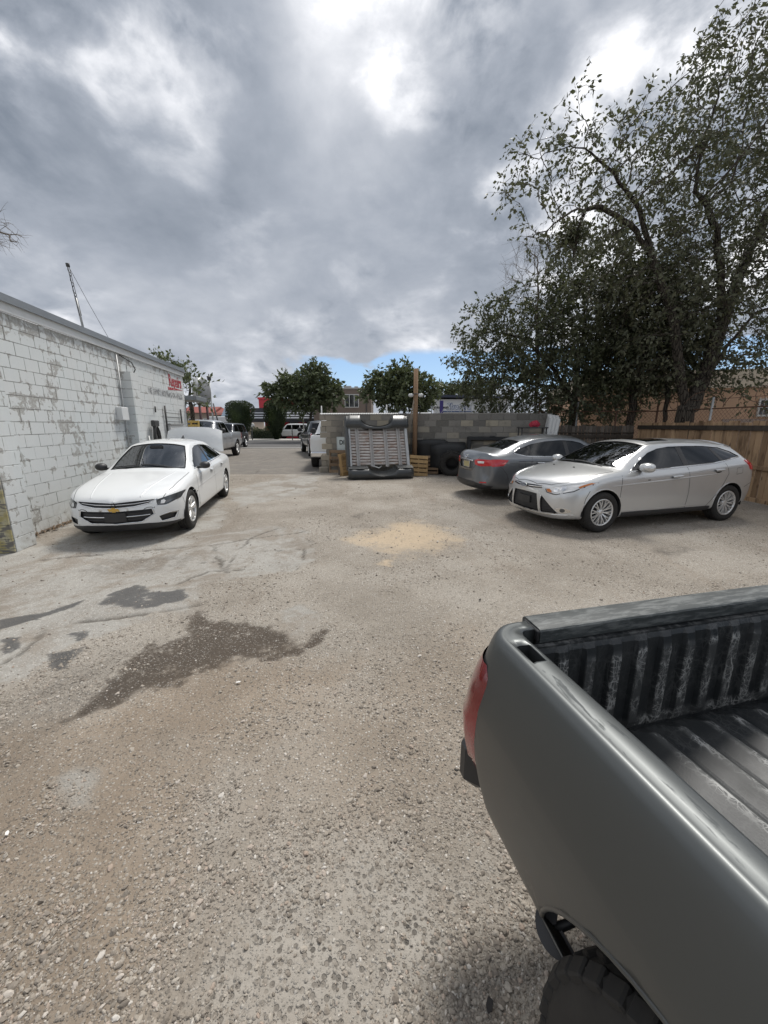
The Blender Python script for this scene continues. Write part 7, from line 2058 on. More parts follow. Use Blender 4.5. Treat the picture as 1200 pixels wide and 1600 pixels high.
# ================================================================== THINGS ALONG THE WALL
def upturned_bed():
    """pickup bed stood on its side, floor pan facing the yard, leaning on the block wall"""
    root = thing('truck_bed', 'discarded pickup bed stood on its side with its ribbed rusty underside showing', 'truck bed', (-.13, 12.0, 0), R(11))
    def und(t):
        p = t.obj(); n = t.noise(p, 3.5, 6, 0.65); n2 = t.noise(t.scalev(p, (1, 3, 5)), 4, 5, 0.65)
        c = t.mix(n, (0.46, 0.43, 0.40), (0.66, 0.63, 0.60))
        c = t.mix(t.smooth(n2, 0.46, 0.66) * 0.75, c, (0.30, 0.165, 0.10))
        c = t.mix(t.smooth(t.noise(p, 18, 4, 0.6), 0.6, 0.72) * 0.5, c, (0.14, 0.10, 0.08))
        return {'Base Color': c, 'Roughness': 0.8, 'Metallic': 0.1}
    UND = mat('underbody_primer', und)
    BLK = mat('faded_black_body_paint', lambda t: {'Base Color': t.mix(t.noise(t.obj(), 3, 5, 0.6), (0.024, 0.027, 0.028), (0.06, 0.064, 0.065)), 'Roughness': 0.4, 'Coat Weight': 0.3, 'Coat Roughness': 0.25})
    tilt = Matrix.Translation((0, 0, .32)) @ Matrix.Rotation(R(-23), 4, 'X')      # leaning away from the yard
    W, H = .93, 1.30
    # floor pan built of pressed planks, seen from below
    nb = 12
    for k in range(nb):
        z0, z1 = .10 + k * (H - .16) / nb, .10 + (k + 1) * (H - .16) / nb
        mb = MB()
        mb.bbox((-W + .04, .0, z0 + .006), (W - .04, .035, z1 - .018), .008, tilt); mb.build('floor_panel', UND, root)
        mb = MB(); mb.box((-W + .05, .026, z1 - .018), (W - .05, .04, z1 + .006), tilt); mb.build('floor_groove', RUST, root)
    for x0 in (-.66, -.22, .24, .66):
        mb = MB(); w_ = .05
        mb.bbox((x0 - w_, -.075, .02), (x0 - w_ + .018, .0, H - .02), .004, tilt); mb.bbox((x0 + w_ - .018, -.075, .02), (x0 + w_, .0, H - .02), .004, tilt); mb.bbox((x0 - w_ + .017, -.022, .02), (x0 + w_ - .017, .0, H - .02), .004, tilt)
        mb.build('cross_member', mat('pale_cross_member', lambda t: {'Base Color': t.mix(t.noise(t.obj(), 7, 5), (0.36, 0.345, 0.33), (0.56, 0.54, 0.52)), 'Roughness': 0.7}), root)
    for s_ in (-1, 1):
        mb = MB(); mb.bbox((s_ * (W - .02) - .045, -.10, -.02), (s_ * (W - .02) + .045, .06, H), .01, tilt); mb.build('edge_rail', GALV, root)
    # lower bed side: rounded panel resting on the ground with its wheel arch towards the yard
    def side(zb, flip):
        rows = []; n = 48
        sec = [(-.30, .33), (-.37, .28), (-.40, .20), (-.40, .10), (-.36, .03), (-.28, .0), (-.10, .0), (.15, .02)]
        for k in range(n + 1):
            x = -1.02 + 2.04 * k / n
            a = abs(x - .05)
            arch = 0.0
            if a < .43: arch = math.sqrt(max(0, 1 - (a / .43) ** 2))
            row = []
            for j, (y, z) in enumerate(sec):
                lim = 1 - arch * (.80 if j < 2 else .62 if j == 2 else .35 if j == 3 else 0)
                yy = y; zz_ = z
                if arch > 0:
                    top = .33 * (1 - arch) + .10 * arch
                    zz_ = min(z, max(.0, top)) if j < 5 else z
                    yy = y + arch * .02
                end = max(0, abs(x) - .88) / .14
                yy = yy + end * end * .10
                row.append(Vector((x, yy, zz_)))
            rows.append(row)
        return rows
    rows = side(0, 1)
    mb = MB(); mb.grid(rows); o = mb.build('bed_side', BLK, root)
    md = o.modifiers.new('t', 'SOLIDIFY'); md.thickness = .012
    # wheel housing of the lower side
    mb = MB(); p0, p1 = [], []
    for k in range(15):
        a = math.pi * k / 14
        p0.append(Vector((.05 + .43 * math.cos(a), -.36, .315 - .215 * math.sin(a)))); p1.append(Vector((.05 + .40 * math.cos(a), .0, .40 - .19 * math.sin(a))))
    mb.grid([p0, p1]); mb.build('wheel_housing', BLK, root)
    for x0, x1 in ((-1.0, -.40), (.50, 1.0)):
        mb = MB(); mb.grid([[Vector((x0 + (x1 - x0) * k / 8, -.33 + .015 * math.sin(k), .335)) for k in range(9)], [Vector((x0 + (x1 - x0) * k / 8, -.06, .40)) for k in range(9)]]); mb.build('inner_panel', BLK, root)
    # upper bed side with its arch biting into the top edge
    mb = MB(); rf, rb, rt = [], [], []
    for k in range(49):
        x = -1.0 + 2.0 * k / 48; a = abs(x + .02)
        arch = math.sqrt(max(0, 1 - (a / .50) ** 2)) if a < .50 else 0
        zt = H + .36 - .36 * arch ** .7 - .02 * (abs(x) > .9)
        rf.append(tilt @ Vector((x, -.16, zt))); rb.append(tilt @ Vector((x * 1.0, -.15, H - .04 - .05 * arch))); rt.append(tilt @ Vector((x, .30, zt + .02)))
    mb.grid([rb, rf, rt]); o = mb.build('bed_side', BLK, root); md = o.modifiers.new('t', 'SOLIDIFY'); md.thickness = .012
    mb = MB(); p0, p1 = [], []
    for k in range(15):
        a = math.pi * k / 14
        p0.append(tilt @ Vector((-.02 + .50 * math.cos(a), -.17, H + .365 - .36 * math.sin(a) ** .7))); p1.append(tilt @ Vector((-.02 + .47 * math.cos(a), .25, H + .36 - .33 * math.sin(a) ** .7)))
    mb.grid([p0, p1]); mb.build('wheel_housing', BLK, root)
    mb = MB(); mb.bbox((-1.02, -.15, .0), (-.93, .30, H + .32), .02, tilt); mb.build('headboard', BLK, root)
    mb = MB(); mb.tube([tilt @ Vector((-.93, -.11, .35)), tilt @ Vector((-.90, -.10, .9)), tilt @ Vector((-.93, -.11, 1.1))], .014, 6); mb.tube([tilt @ Vector((-.3, -.09, .05)), tilt @ Vector((-.05, -.13, -.05)), tilt @ Vector((.05, -.06, .03))], .02, 6); mb.build('bracket', GALV, root)
upturned_bed()

def pallet(label, loc, rot, m=None, nslat=6, w=1.0, h=.9, slat=.09):
    m = m or WPAL
    r_ = thing('pallet', label, 'pallet', loc, 0, 'pallets along the block wall'); r_.rotation_euler = rot
    for k in range(3):
        x = -w / 2 + .02 + k * (w - .04) / 2
        MB().bbox((x - .02, -.045, 0), (x + .02, .045, h), .003).build('stringer', m, r_)
    for sd in (-1, 1):
        for k in range(nslat if sd < 0 else 3):
            n = nslat if sd < 0 else 3
            z = .05 + k * (h - .1) / (n - 1)
            o = MB().bbox((-w / 2, -.010, -slat / 2), (w / 2, .010, slat / 2), .003).build('slat', m, r_, fix=False)
            o.location = (0, sd * .056, z); o.rotation_euler = (0, float(rng.uniform(-.02, .02)), 0)
    return r_
pallet('old brown pallet leaning at the left end of the block wall under the sign', (-1.58, 13.28, 0.0), (R(-8), 0, R(-6)), WPALD, 4, .62, .78, .10)
pallet('yellowish pallet turned edge-on left of the discarded truck bed', (-1.22, 12.62, 0.0), (R(-6), 0, R(62)), WPAL, 7, .60, .72)
pallet('pale yellow pallet leaning right of the discarded truck bed', (1.10, 12.42, 0.0), (R(-12), R(5), R(14)), WPAL, 5, .62, .66, .10)
pallet('brown pallet behind the pale yellow one', (1.42, 12.95, 0.0), (R(-6), 0, R(-4)), WPALD, 5, .8, .62)
pallet('brown pallet half hidden behind the tail of the grey sedan', (3.02, 12.45, 0.0), (R(-8), R(-10), R(20)), WPALD, 5, .7, .55)
o = MB().bbox((-.10, -.02, 0), (.10, .02, .68), .005).build('plank', WGREY); o.location = (-1.42, 12.75, 0); o.rotation_euler = (R(-14), 0, R(-4)); meta(o, 'grey weathered plank standing against the old brown pallet', 'plank')
o = MB().bbox((-.04, -.05, 0), (.04, .05, 1.0), .005).build('timber_offcut', WPALD); o.location = (1.02, 13.1, .0); o.rotation_euler = (R(-4), R(-16), 0); meta(o, 'short brown timber leaning behind the discarded truck bed', 'timber')

# sign behind the truck bed
sg = thing('sign_board', 'white board with black capitals leaning on the left end of the block wall', 'sign', (-1.38, 13.40, .72), R(-9))
SIGNW = mat('sign_white', lambda t: {'Base Color': t.mix(t.noise(t.obj(), 5, 4), (0.50, 0.57, 0.565), (0.63, 0.68, 0.67)), 'Roughness': 0.4})
BLACKT = mat('black_lettering', color=(0.012, 0.012, 0.013), rough=0.5)
MB().bbox((-.25, -.01, 0), (.62, .01, .50), .004).build('panel', SIGNW, sg)
MB().box((-.235, -.0125, .015), (.605, -.0105, .022)).box((-.235, -.0125, .478), (.605, -.0105, .485)).box((-.235, -.0125, .023), (-.228, -.0105, .477)).build('border', mat('sign_border', color=(.35, .40, .40), rough=.5), sg)
put_text('lettering', text_mesh('DIN', .21, .001, 0, .9, .006, 'LEFT'), BLACKT, sg, Matrix.Translation((-.16, -.0125, .31)) @ WT)
put_text('lettering', text_mesh('S', .13, .001, 0, 1.1, .004, 'LEFT'), BLACKT, sg, Matrix.Translation((.03, -.0125, .12)) @ WT)

# wooden pole
pole = thing('utility_pole', 'short weathered wooden pole carrying two round lamps in front of the block wall', 'pole', (1.03, 13.02, 0))
MB().tube([(0, 0, 0), (0, 0, 3.38)], [.085, .07], 10).build('post', wood('pole_timber', (0.20, 0.12, 0.07), (0.34, 0.225, 0.14), (0.09, 0.055, 0.035), .4), pole)
for s_ in (-1, 1):
    mb = MB(); mb.lathe([(0, .05), (.06, .045), (.085, .01), (.075, -.035), (.04, -.06), (0, -.062)], 14, 'Z', Matrix.Translation((s_ * .16, -.08, 2.56))); mb.build('lamp', mat('opal_lamp', color=(.62, .63, .62), rough=.35), pole)
MB().tube([(-.16, -.08, 2.60), (.16, -.08, 2.60)], .014, 6).build('lamp_arm', DKMETAL, pole)
mb = MB()
for k in range(3): mb.tube([(-.05 - .012 * k, -.09, 2.4), (-.10 - .03 * k, -.12, 1.9), (-.20 - .05 * k, -.14, 1.45), (-.26 - .06 * k, -.16, .9)], .008, 5)
mb.build('cable', wood('cord', (0.30, 0.25, 0.19), (0.4, 0.34, 0.26), (0.15, 0.12, 0.1)), pole)

# tyres
def big_tyre(label, loc, rot, ro=.415, ri=.205, wd=.30):
    r_ = thing('tyre', label, 'tyre', loc, 0, 'spare tyres by the wall'); r_.rotation_euler = rot
    h = wd / 2; mb = MB()
    mb.lathe([(ri, -h * .7), (ri + .012, -h * .86), (ri + .05, -h), (ro - .10, -h * 1.06), (ro - .05, -h * 1.0), (ro - .02, -h * .86), (ro - .014, 0), (ro - .02, h * .86), (ro - .05, h), (ro - .10, h * 1.06), (ri + .05, h), (ri + .012, h * .86), (ri, h * .7), (ri - .005, h * .5), (ri + .08, h * .6), (ro - .06, h * .5), (ro - .05, 0), (ro - .06, -h * .5), (ri + .08, -h * .6), (ri - .005, -h * .5)], 56, 'Y', closed=True)
    mb.build('carcass', RUBBER, r_)
    blk = MB().bbox((-.022, -.03, -.012), (.022, .03, .014), .004).mesh('tread_block', RUBBER)
    for k in range(30):
        for j, yy in enumerate((-h * .86, -h * .3, h * .3, h * .86)):
            a = 2 * math.pi * (k + (j % 2) * .5) / 30
            o = bpy.data.objects.new('tread_block', blk); link(o, r_)
            o.matrix_local = Matrix.Rotation(-a, 4, 'Y') @ Matrix.Translation((ro - .012, yy, 0)) @ Matrix.Rotation(math.pi / 2, 4, 'Y') @ Matrix.Rotation(.3 if j in (0, 2) else -.3, 4, 'Z')
    return r_
big_tyre('large chunky off-road tyre standing on its tread between pallet and grey sedan', (2.22, 12.55, .40), (R(10), 0, R(-12)))

# black plastic bumper covers and liners dumped along the wall
BPL = mat('dumped_black_plastic', lambda t: {'Base Color': t.mix(t.noise(t.obj(), 4, 5, 0.6), (0.006, 0.0065, 0.007), (0.02, 0.021, 0.022)), 'Roughness': 0.55})
def shell(name, label, cat, path, sec, m=BPL, closed=False):
    mb = MB(); rows = []
    for k, (p, sc) in enumerate(path): rows.append([Vector(p) + Vector((0, a * sc, b * sc)) for a, b in sec])
    mb.grid(rows, close_u=closed); o = mb.build(name, m); md = o.modifiers.new('t', 'SOLIDIFY'); md.thickness = .015; meta(o, label, cat); return o
sec = [(.0, -1.0), (-.03, -.6), (-.05, -.25), (-.08, -.10), (-.08, .0), (-.03, .05), (.10, .055), (.25, .04)]  # long lower skirt is a dark sheet in place of the shade underneath
shell('bumper_cover_with_shade', 'black plastic bumper cover beside the wooden pole, its long skirt standing in for the shade below', 'bumper', [((.95, 13.12, 1.06), 1), ((1.4, 13.05, 1.09), 1), ((1.85, 13.0, 1.10), 1), ((2.02, 12.98, 1.09), 1), ((2.14, 13.0, 1.02), .96), ((2.20, 13.05, .90), .86)], sec)
shell('bed_liner', 'black plastic bed liner panel standing behind the large tyre', 'bed liner', [((1.55, 12.98, .75), 1.45), ((1.95, 12.93, .80), 1.5), ((2.4, 12.86, .80), 1.5), ((2.68, 12.82, .80), 1.5)], [(0, -.52), (-.06, -.3), (-.02, -.1), (-.08, .05), (0, .16), (.1, .17)])
fr = thing('tailgate_frame', 'black open frame standing against the block wall right of the large tyre', 'frame', (2.75, 12.85, 0), R(-9))
mb = MB(); mb.bbox((-.02, -.05, .1), (.12, .05, 1.24), .015); mb.build('upright', BPL, fr)
mb = MB(); mb.bbox((.0, -.06, 1.12), (1.95, .06, 1.25), .02); mb.build('top_bar', BPL, fr)
mb = MB(); mb.bbox((.125, -.03, .55), (1.95, .03, .68), .015); mb.bbox((1.83, -.045, .1), (1.95, .045, 1.115), .015); mb.build('lower_bar', BPL, fr)
mb = MB(); mb.bbox((.7, -.075, 1.24), (.86, .03, 1.28), .008); mb.build('latch', PLASTIC, fr)
# pale corrugated sheets and red bag by the dark fence
cs = thing('corrugated_sheets', 'bundle of pale corrugated sheets leaning upright by the dark fence', 'roofing sheets', (5.15, 12.35, 0.9), R(-6)); cs.rotation_euler = (R(-6), R(9), R(-6))
for k in range(3):
    mb = MB(); rows = []
    for z in (0, .5, 1.05 - .02 * k):
        rows.append([Vector((-.02 + .042 * k * 0 + .0275 * j, -.02 * k + (.028 if (j % 4) in (1, 2) else 0), z)) for j in range(14)])
    mb.grid(rows, smooth=False); o = mb.build('sheet', mat('pale_sheet', color=(0.62, 0.62, 0.60), rough=0.5), cs); o.location = (.03 * k - .15, 0, -.03 * k); md = o.modifiers.new('t', 'SOLIDIFY'); md.thickness = .004
st = thing('tool_cart', 'dark metal cart top with a red bag on it behind the grey sedan', 'cart', (4.55, 12.05, 0), R(-5))
MB().bbox((-.4, -.25, 1.52), (.4, .25, 1.56), .008).build('top', DKMETAL, st)
for sx in (-.36, .36):
    for sy in (-.2, .2): MB().tube([(sx, sy, 0), (sx, sy, 1.53)], .02, 6).build('leg', DKMETAL, st)
bm = bmesh.new(); bmesh.ops.create_icosphere(bm, subdivisions=2, radius=1)
for v in bm.verts: v.co = Vector((v.co.x * .16 * (1 + .2 * math.sin(5 * v.co.y)), v.co.y * .12, max(-.5, v.co.z) * .13 * (1 + .15 * math.sin(6 * v.co.x))))
me = bpy.data.meshes.new('red_bag'); bm.to_mesh(me); bm.free(); me.materials.append(mat('red_fabric', lambda t: {'Base Color': t.mix(t.noise(t.obj(), 20, 3), (0.28, 0.012, 0.03), (0.45, 0.03, 0.06)), 'Roughness': 0.7}))
o = bpy.data.objects.new('red_bag', me); link(o); o.location = (4.62, 12.05, 1.63); meta(o, 'crumpled red bag lying on the dark cart behind the grey sedan', 'bag')
# litter
LIT = mat('paper_scrap', color=(.72, .70, .66), rough=.8)
def scrap(u, v, s_, lab, m=LIT):
    x, y = gnd(u, v); mb = MB(); a = rng.uniform(0, 6.28)
    mb.prism([(-s_, -s_ * .4), (s_ * .2, -s_ * .55), (s_, -s_ * .1), (s_ * .5, s_ * .5), (-s_ * .7, s_ * .4)], 0, .004, Matrix.Rotation(a, 4, 'Z') @ Matrix.Rotation(.15, 4, 'X'))
    o = mb.build('scrap', m); o.location = (x, y, float(ground_z(np.array([x]), np.array([y]))[0]) + .012); meta(o, lab, 'litter')
DKL = mat('dark_scrap', color=(.03, .027, .025), rough=.9)
scrap(372, 1066, .016, 'pale paper scrap on the gravel below the dark dirt stain')
scrap(664, 748, .06, 'white scrap on the gravel in front of the pale yellow pallet')
scrap(750, 938, .018, 'dark scrap on the gravel left of the foreground tailgate', DKL)
scrap(765, 1575, .018, 'brown lump on the gravel beside the foreground tyre', DKL)
scrap(712, 1205, .010, 'small dark chip on the gravel left of the foreground bumper', DKL)
scrap(430, 715, .08, 'white scrap on the far asphalt left of the white pickup')
scrap(12, 1306, .012, 'bright pebble-like scrap at the lower left edge of the yard')

# ================================================================== ACROSS THE STREET
mb = MB()
def strip(name, x0, y0, x1, y1, z, m):
    m_ = MB(); m_.box((x0, y0, -.06), (x1, y1, z)); o = m_.build(name, m); meta(o, kind='structure'); return o
ASPH = mat('street_asphalt', lambda t: {'Base Color': t.mix(t.noise(t.pos(), 1.2, 6, 0.6), (0.075, 0.072, 0.07), (0.125, 0.12, 0.115)), 'Roughness': 0.9})
CONC = mat('pale_concrete', lambda t: {'Base Color': t.mix(t.noise(t.pos(), 1.5, 6, 0.6), (0.33, 0.315, 0.29), (0.48, 0.465, 0.435)), 'Roughness': 0.9})
strip('kerb', -120, 27.6, 120, 28.0, .03, CONC)
strip('road', -150, 28.05, 150, 38.6, .012, ASPH)
strip('kerb', -150, 38.65, 150, 39.0, .14, CONC)
strip('pavement', -150, 39.02, 150, 43.5, .13, CONC)
strip('parking_lot', -150, 43.55, 150, 56.0, .02, ASPH)

RED = mat('diner_red_paint', lambda t: {'Base Color': t.mix(t.noise(t.pos(), 2, 4), (0.50, 0.035, 0.05), (0.60, 0.055, 0.075)), 'Roughness': 0.6})
BLACKA = mat('black_awning', lambda t: {'Base Color': t.mix(t.noise(t.pos(), 3, 4), (0.014, 0.015, 0.019), (0.03, 0.031, 0.036)), 'Roughness': 0.6})
STRIPE = mat('awning_stripe', color=(.55, .57, .60), rough=.6)
def window_in(parent, x0, x1, z0, z1, y, frame_m, nx_=2, glass=TINT, fw=.08):
    """window on a wall whose outer face is at y (towards -y)"""
    w_ = MB()
    for a, b, c, d_ in ((x0, x1, z0, z0 + fw), (x0, x1, z1 - fw, z1), (x0, x0 + fw, z0 + fw, z1 - fw), (x1 - fw, x1, z0 + fw, z1 - fw)): w_.box((a, y - .06, c), (b, y - .002, d_))
    for k in range(1, nx_):
        xm = x0 + (x1 - x0) * k / nx_; w_.box((xm - fw / 2, y - .055, z0 + fw), (xm + fw / 2, y - .002, z1 - fw))
    o = w_.build('window', frame_m, parent)
    g = MB(); g.box((x0 + fw, y - .025, z0 + fw), (x1 - fw, y - .003, z1 - fw)); g.build('pane', glass, o)
    return o
PANE = mat('window_pane', lambda t: {'Base Color': t.mix(t.smooth(t.sep(t.obj())[0] * 0.0 + t.noise(t.scalev(t.pos(), (2.5, 1, .3)), 1.5, 3), 0.4, 0.6), (0.02, 0.022, 0.025), (0.10, 0.105, 0.11)), 'Roughness': 0.08, 'Coat Weight': 0.5})
WHITEF = mat('white_frame', color=(.62, .62, .60), rough=.5)
# red diner
dn = thing('diner', 'red diner with black striped awning across the street', 'building', (-15.4, 48, 0))
mb = MB(); mb.box((.9, 0, 0), (12, 12, 2.6)); mb.build('wall', RED, dn)
mb = MB(); mb.box((.35, -.1, 3.55), (2.9, 9, 4.75)); mb.box((.25, -.18, 4.62), (3.0, 9.1, 4.85)); mb.build('parapet', RED, dn)
mb = MB()
pr = [(-1.3, 1.95), (-1.3, 2.3), (-.25, 3.6), (0, 3.6), (0, 1.95)]
vs0 = [Vector((-.55, y, z)) for y, z in pr]; vs1 = [Vector((11.8, y, z)) for y, z in pr]
mb.add(vs0 + vs1, [(0, 1, 2, 3, 4), (5, 6, 7, 8, 9)] + [(k, (k + 1) % 5, 5 + (k + 1) % 5, 5 + k) for k in range(5)]); mb.build('awning', BLACKA, dn)
for z0 in (2.40, 2.68, 2.98):
    y0 = -1.3 + (z0 - 2.3) / 1.3 * 1.05; y1 = -1.3 + (z0 + .10 - 2.3) / 1.3 * 1.05
    mb = MB(); a = Vector((-.56, y0 - .012, z0)); b = Vector((11.8, y0 - .012, z0)); c = Vector((11.8, y1 - .012, z0 + .10)); d_ = Vector((-.56, y1 - .012, z0 + .10)); n_ = Vector((0, .01, -.008))
    mb.add([a, b, c, d_, a + n_, b + n_, c + n_, d_ + n_], [(0, 1, 2, 3), (7, 6, 5, 4), (0, 4, 5, 1), (1, 5, 6, 2), (2, 6, 7, 3), (3, 7, 4, 0)]); mb.build('stripe', STRIPE, dn)
for x0 in (1.2, 3.0, 5.0, 7.0, 9.0): window_in(dn, x0 + .9, x0 + 2.0, .8, 2.2, 0, BLACKA, 1, PANE)
for k in range(3):
    o = MB().lathe([(0, .02), (.16, .0), (.13, .35), (.18, .42), (0, .45)], 10, 'Z').build('roof_vent', DKMETAL, dn, (.9 + .7 * k, 2, 4.75))
sw = MB().lathe([(.0, -.03), (.55, -.03), (.62, 0), (.55, .03), (0, .03)], 20, 'Y').build('oval_sign', mat('white_sign', color=(.68, .68, .66), rough=.5)); sw.location = (-15.6, 45.6, 1.55); sw.scale = (1, 1, .62)
MB().tube([(0, 0, 0), (0, 0, -1.5)], .05, 6).build('post', DKMETAL, sw); meta(sw, 'small white oval sign between the two clipped shrubs', 'sign')
# brown two-storey building
BRN = mat('brown_render', lambda t: {'Base Color': t.mix(t.noise(t.pos(), 1.5, 6, 0.6), (0.165, 0.128, 0.105), (0.235, 0.185, 0.155)), 'Roughness': 0.9})
bb = thing('brown_building', 'brown two-storey rendered block with one white framed window', 'building', (-8.0, 45.2, 0))
mb = MB(); mb.box((0, 0, 0), (6.55, 9, 5.55)); mb.build('wall', BRN, bb)
mb = MB(); mb.box((-.05, -.06, 5.555), (6.6, 9, 5.72)); mb.build('parapet_cap', CONC, bb)
window_in(bb, 3.55, 5.15, 3.55, 5.0, 0, WHITEF, 3, PANE, .07)
mb = MB(); mb.tube([(6.0, -.06, .3), (6.0, -.06, 5.3)], .05, 6); mb.build('downpipe', DKMETAL, bb)
mb = MB(); mb.box((5.65, -.2, 5.1), (5.95, -.0, 5.35)); mb.build('flood_light', DKMETAL, bb)
for x0, h_ in ((2.2, 1.0), (2.75, .95)): MB().tube([(x0, .8, 5.72), (x0, .8, 5.72 + h_)], .13, 8).tube([(x0, .8, 5.70 + h_), (x0, .8, 5.82 + h_)], .17, 8).build('vent_stack', DKMETAL, bb)
MB().box((3.4, 1, 5.72), (4.2, 2, 6.0)).box((4.6, 1, 5.72), (5.0, 1.6, 5.95)).build('roof_unit', GALV, bb)
# white shop with dark roof edge and blue sign
WSH = mat('white_shop_paint', lambda t: {'Base Color': t.mix(t.noise(t.pos(), 1.2, 5), (0.60, 0.605, 0.60), (0.70, 0.705, 0.70)), 'Roughness': 0.7})
ws_ = thing('white_shop', 'white shop front with a blue lettered sign under a dark roof edge', 'building', (6.4, 50, 0), R(-6))
mb = MB(); mb.box((0, 0, 0), (9, 9, 4.75)); mb.build('wall', WSH, ws_)
mb = MB(); mb.add([(-.4, -.7, 5.0), (9.3, -.7, 4.72), (9.3, 9, 4.72), (-.4, 9, 5.0), (-.4, -.7, 5.28), (9.3, -.7, 5.0), (9.3, 9, 5.0), (-.4, 9, 5.28)], [(0, 3, 2, 1), (4, 5, 6, 7), (0, 1, 5, 4), (1, 2, 6, 5), (2, 3, 7, 6), (3, 0, 4, 7)]); mb.build('roof_edge', mat('navy_trim', color=(.03, .036, .06), rough=.6), ws_)
BLU = mat('blue_sign', color=(.045, .09, .22), rough=.5)
mb = MB(); mb.box((1.1, -.06, 3.35), (4.75, -.004, 4.35)); mb.build('sign_panel', WSH, ws_)
put_text('sign_outline', text_mesh('Shutera', 1.06, .01, .12, .92, .055), BLU, ws_, Matrix.Translation((2.93, -.075, 3.84)) @ WT)
put_text('sign_lettering', text_mesh('Shutera', 1.06, .012, .12, .92, .0), mat('sign_letter_white', color=(.72, .73, .74), rough=.5), ws_, Matrix.Translation((2.93, -.092, 3.84)) @ WT)
mb = MB(); mb.box((.75, -.05, 3.22), (4.85, -.003, 3.34)); mb.build('sign_foot_rail', BLU, ws_)  # thin blue rail below the sign panel
for k in range(9):
    mb = MB(); mb.bbox((.8, -.05 + .02, .3 + k * .32), (4.6, -.004, .3 + k * .32 + .31), .008); mb.build('shutter_panel', CONC, ws_)
put_text('sign_lettering', text_mesh('Tub', .8, .01, .1, .9, .03), BLU, ws_, Matrix.Translation((5.9, -.02, 1.95)) @ WT)
mb = MB(); mb.lathe([(0, -.02), (.28, -.02), (.28, -.004), (0, -.004)], 14, 'Y', Matrix.Translation((6.25, 0, 2.75))); mb.build('palm_emblem', mat('teal_paint', color=(.06, .19, .18), rough=.6), ws_)
# beige building on the right
BEI = mat('beige_stucco', lambda t: {'Base Color': t.mix(t.noise(t.pos(), 1.1, 6, 0.6), (0.40, 0.255, 0.165), (0.50, 0.33, 0.225)), 'Roughness': 0.9, 'Normal': t.bump(t.noise(t.pos(), 40, 3), 0.3, 0.01)})
be = thing('stucco_building', 'beige stucco building with a barred window behind the tallest tree', 'building', (8.6, 17.2, 0), R(-14))
mb = MB(); mb.box((0, 0, 0), (20, 10, 3.05)); mb.build('wall', BEI, be)
mb = MB(); mb.box((-.08, -.08, 3.055), (20.1, 10, 3.75)); mb.build('parapet', mat('cream_stucco', lambda t: {'Base Color': t.mix(t.noise(t.pos(), 2, 5), (0.50, 0.43, 0.34), (0.60, 0.53, 0.43)), 'Roughness': 0.9}), be)
wn = window_in(be, 6.3, 8.3, 1.95, 2.62, 0, WHITEF, 2, PANE, .06)
mb = MB()
for k in range(13): mb.tube([(6.3 + k * 2.0 / 12, -.10, 1.9), (6.3 + k * 2.0 / 12, -.10, 2.66)], .012, 5)
for z in (1.95, 2.28, 2.6): mb.tube([(6.25, -.10, z), (8.35, -.10, z)], .012, 5)
mb.build('window_bars', WHITEF, be)
mb = MB(); mb.box((5.2, -.04, 0), (20, -.003, 1.85)); mb.build('dado', mat('grey_pink_dado', color=(.30, .235, .20), rough=.9), be)
# far left: pale and red roofed block, canopy, round sign, lamp posts
fl = thing('red_roofed_building', 'far cream building with red roofs behind the round sign', 'building', (-33.5, 66, 0))
mb = MB(); mb.box((0, 0, 0), (11, 8, 3.6)); mb.build('wall', mat('cream_wall', color=(.36, .30, .24), rough=.9), fl)
for x0, x1, z0 in ((-.4, 5.2, 3.6), (5.3, 11.5, 3.3)):
    mb = MB(); mb.add([(x0, -.6, z0), (x1, -.6, z0), (x1, 8, z0), (x0, 8, z0), (x0, 3, z0 + 1.1), (x1, 3, z0 + 1.1)], [(0, 1, 5, 4), (2, 3, 4, 5), (0, 4, 3), (1, 2, 5), (0, 3, 2, 1)]); mb.build('roof', mat('red_roof', color=(.25, .07, .055), rough=.8), fl)
for k in range(4): window_in(fl, .8 + k * 2.5, 1.9 + k * 2.5, 1.5, 2.7, 0, WHITEF, 1, PANE, .1)
wl_ = thing('white_canopy', 'white box-shaped canopy beyond the street left of the clipped shrubs', 'canopy', (-20.6, 52, 0))
MB().bbox((-2.2, -1, 1.9), (2.4, 3, 2.7), .08).build('fascia', WSH, wl_)
for sx in (-1.9, 2.0): MB().tube([(sx, 0, 0), (sx, 0, 1.9)], .12, 8).build('column', WSH, wl_)
mb = MB(); mb.add([(-.9, .2, 2.71), (1.7, .2, 2.71), (1.35, .2, 3.9), (-.3, .2, 3.9), (-.9, .9, 2.71), (1.7, .9, 2.71), (1.35, .9, 3.9), (-.3, .9, 3.9)], [(0, 1, 2, 3), (7, 6, 5, 4), (0, 4, 5, 1), (1, 5, 6, 2), (2, 6, 7, 3), (3, 7, 4, 0)]); mb.build('gable_sign', mat('pale_blue_sign', color=(.38, .47, .55), rough=.5), wl_)
rs = thing('round_sign', 'round grey faced sign on two dark posts beyond the workshop', 'sign', (-10.9, 24, 0), R(86))
MB().lathe([(0, -.16), (.80, -.16), (.84, -.12), (.84, .12), (.80, .16), (0, .16)], 32, 'Y', Matrix.Translation((0, 0, 3.55))).build('disc', GALV, rs)
MB().lathe([(0, -.18), (.74, -.18), (.76, -.162), (0, -.162)], 32, 'Y', Matrix.Translation((0, 0, 3.55))).build('face', mat('grey_sign_face', lambda t: {'Base Color': t.mix(t.noise(t.obj(), 4, 4), (0.16, 0.165, 0.17), (0.26, 0.265, 0.27)), 'Roughness': 0.5}), rs)
for sx in (-.42, .42): MB().tube([(sx, 0, 0), (sx, 0, 2.95)], .075, 8).build('post', mat('maroon_steel', color=(.06, .025, .025), rough=.6), rs)
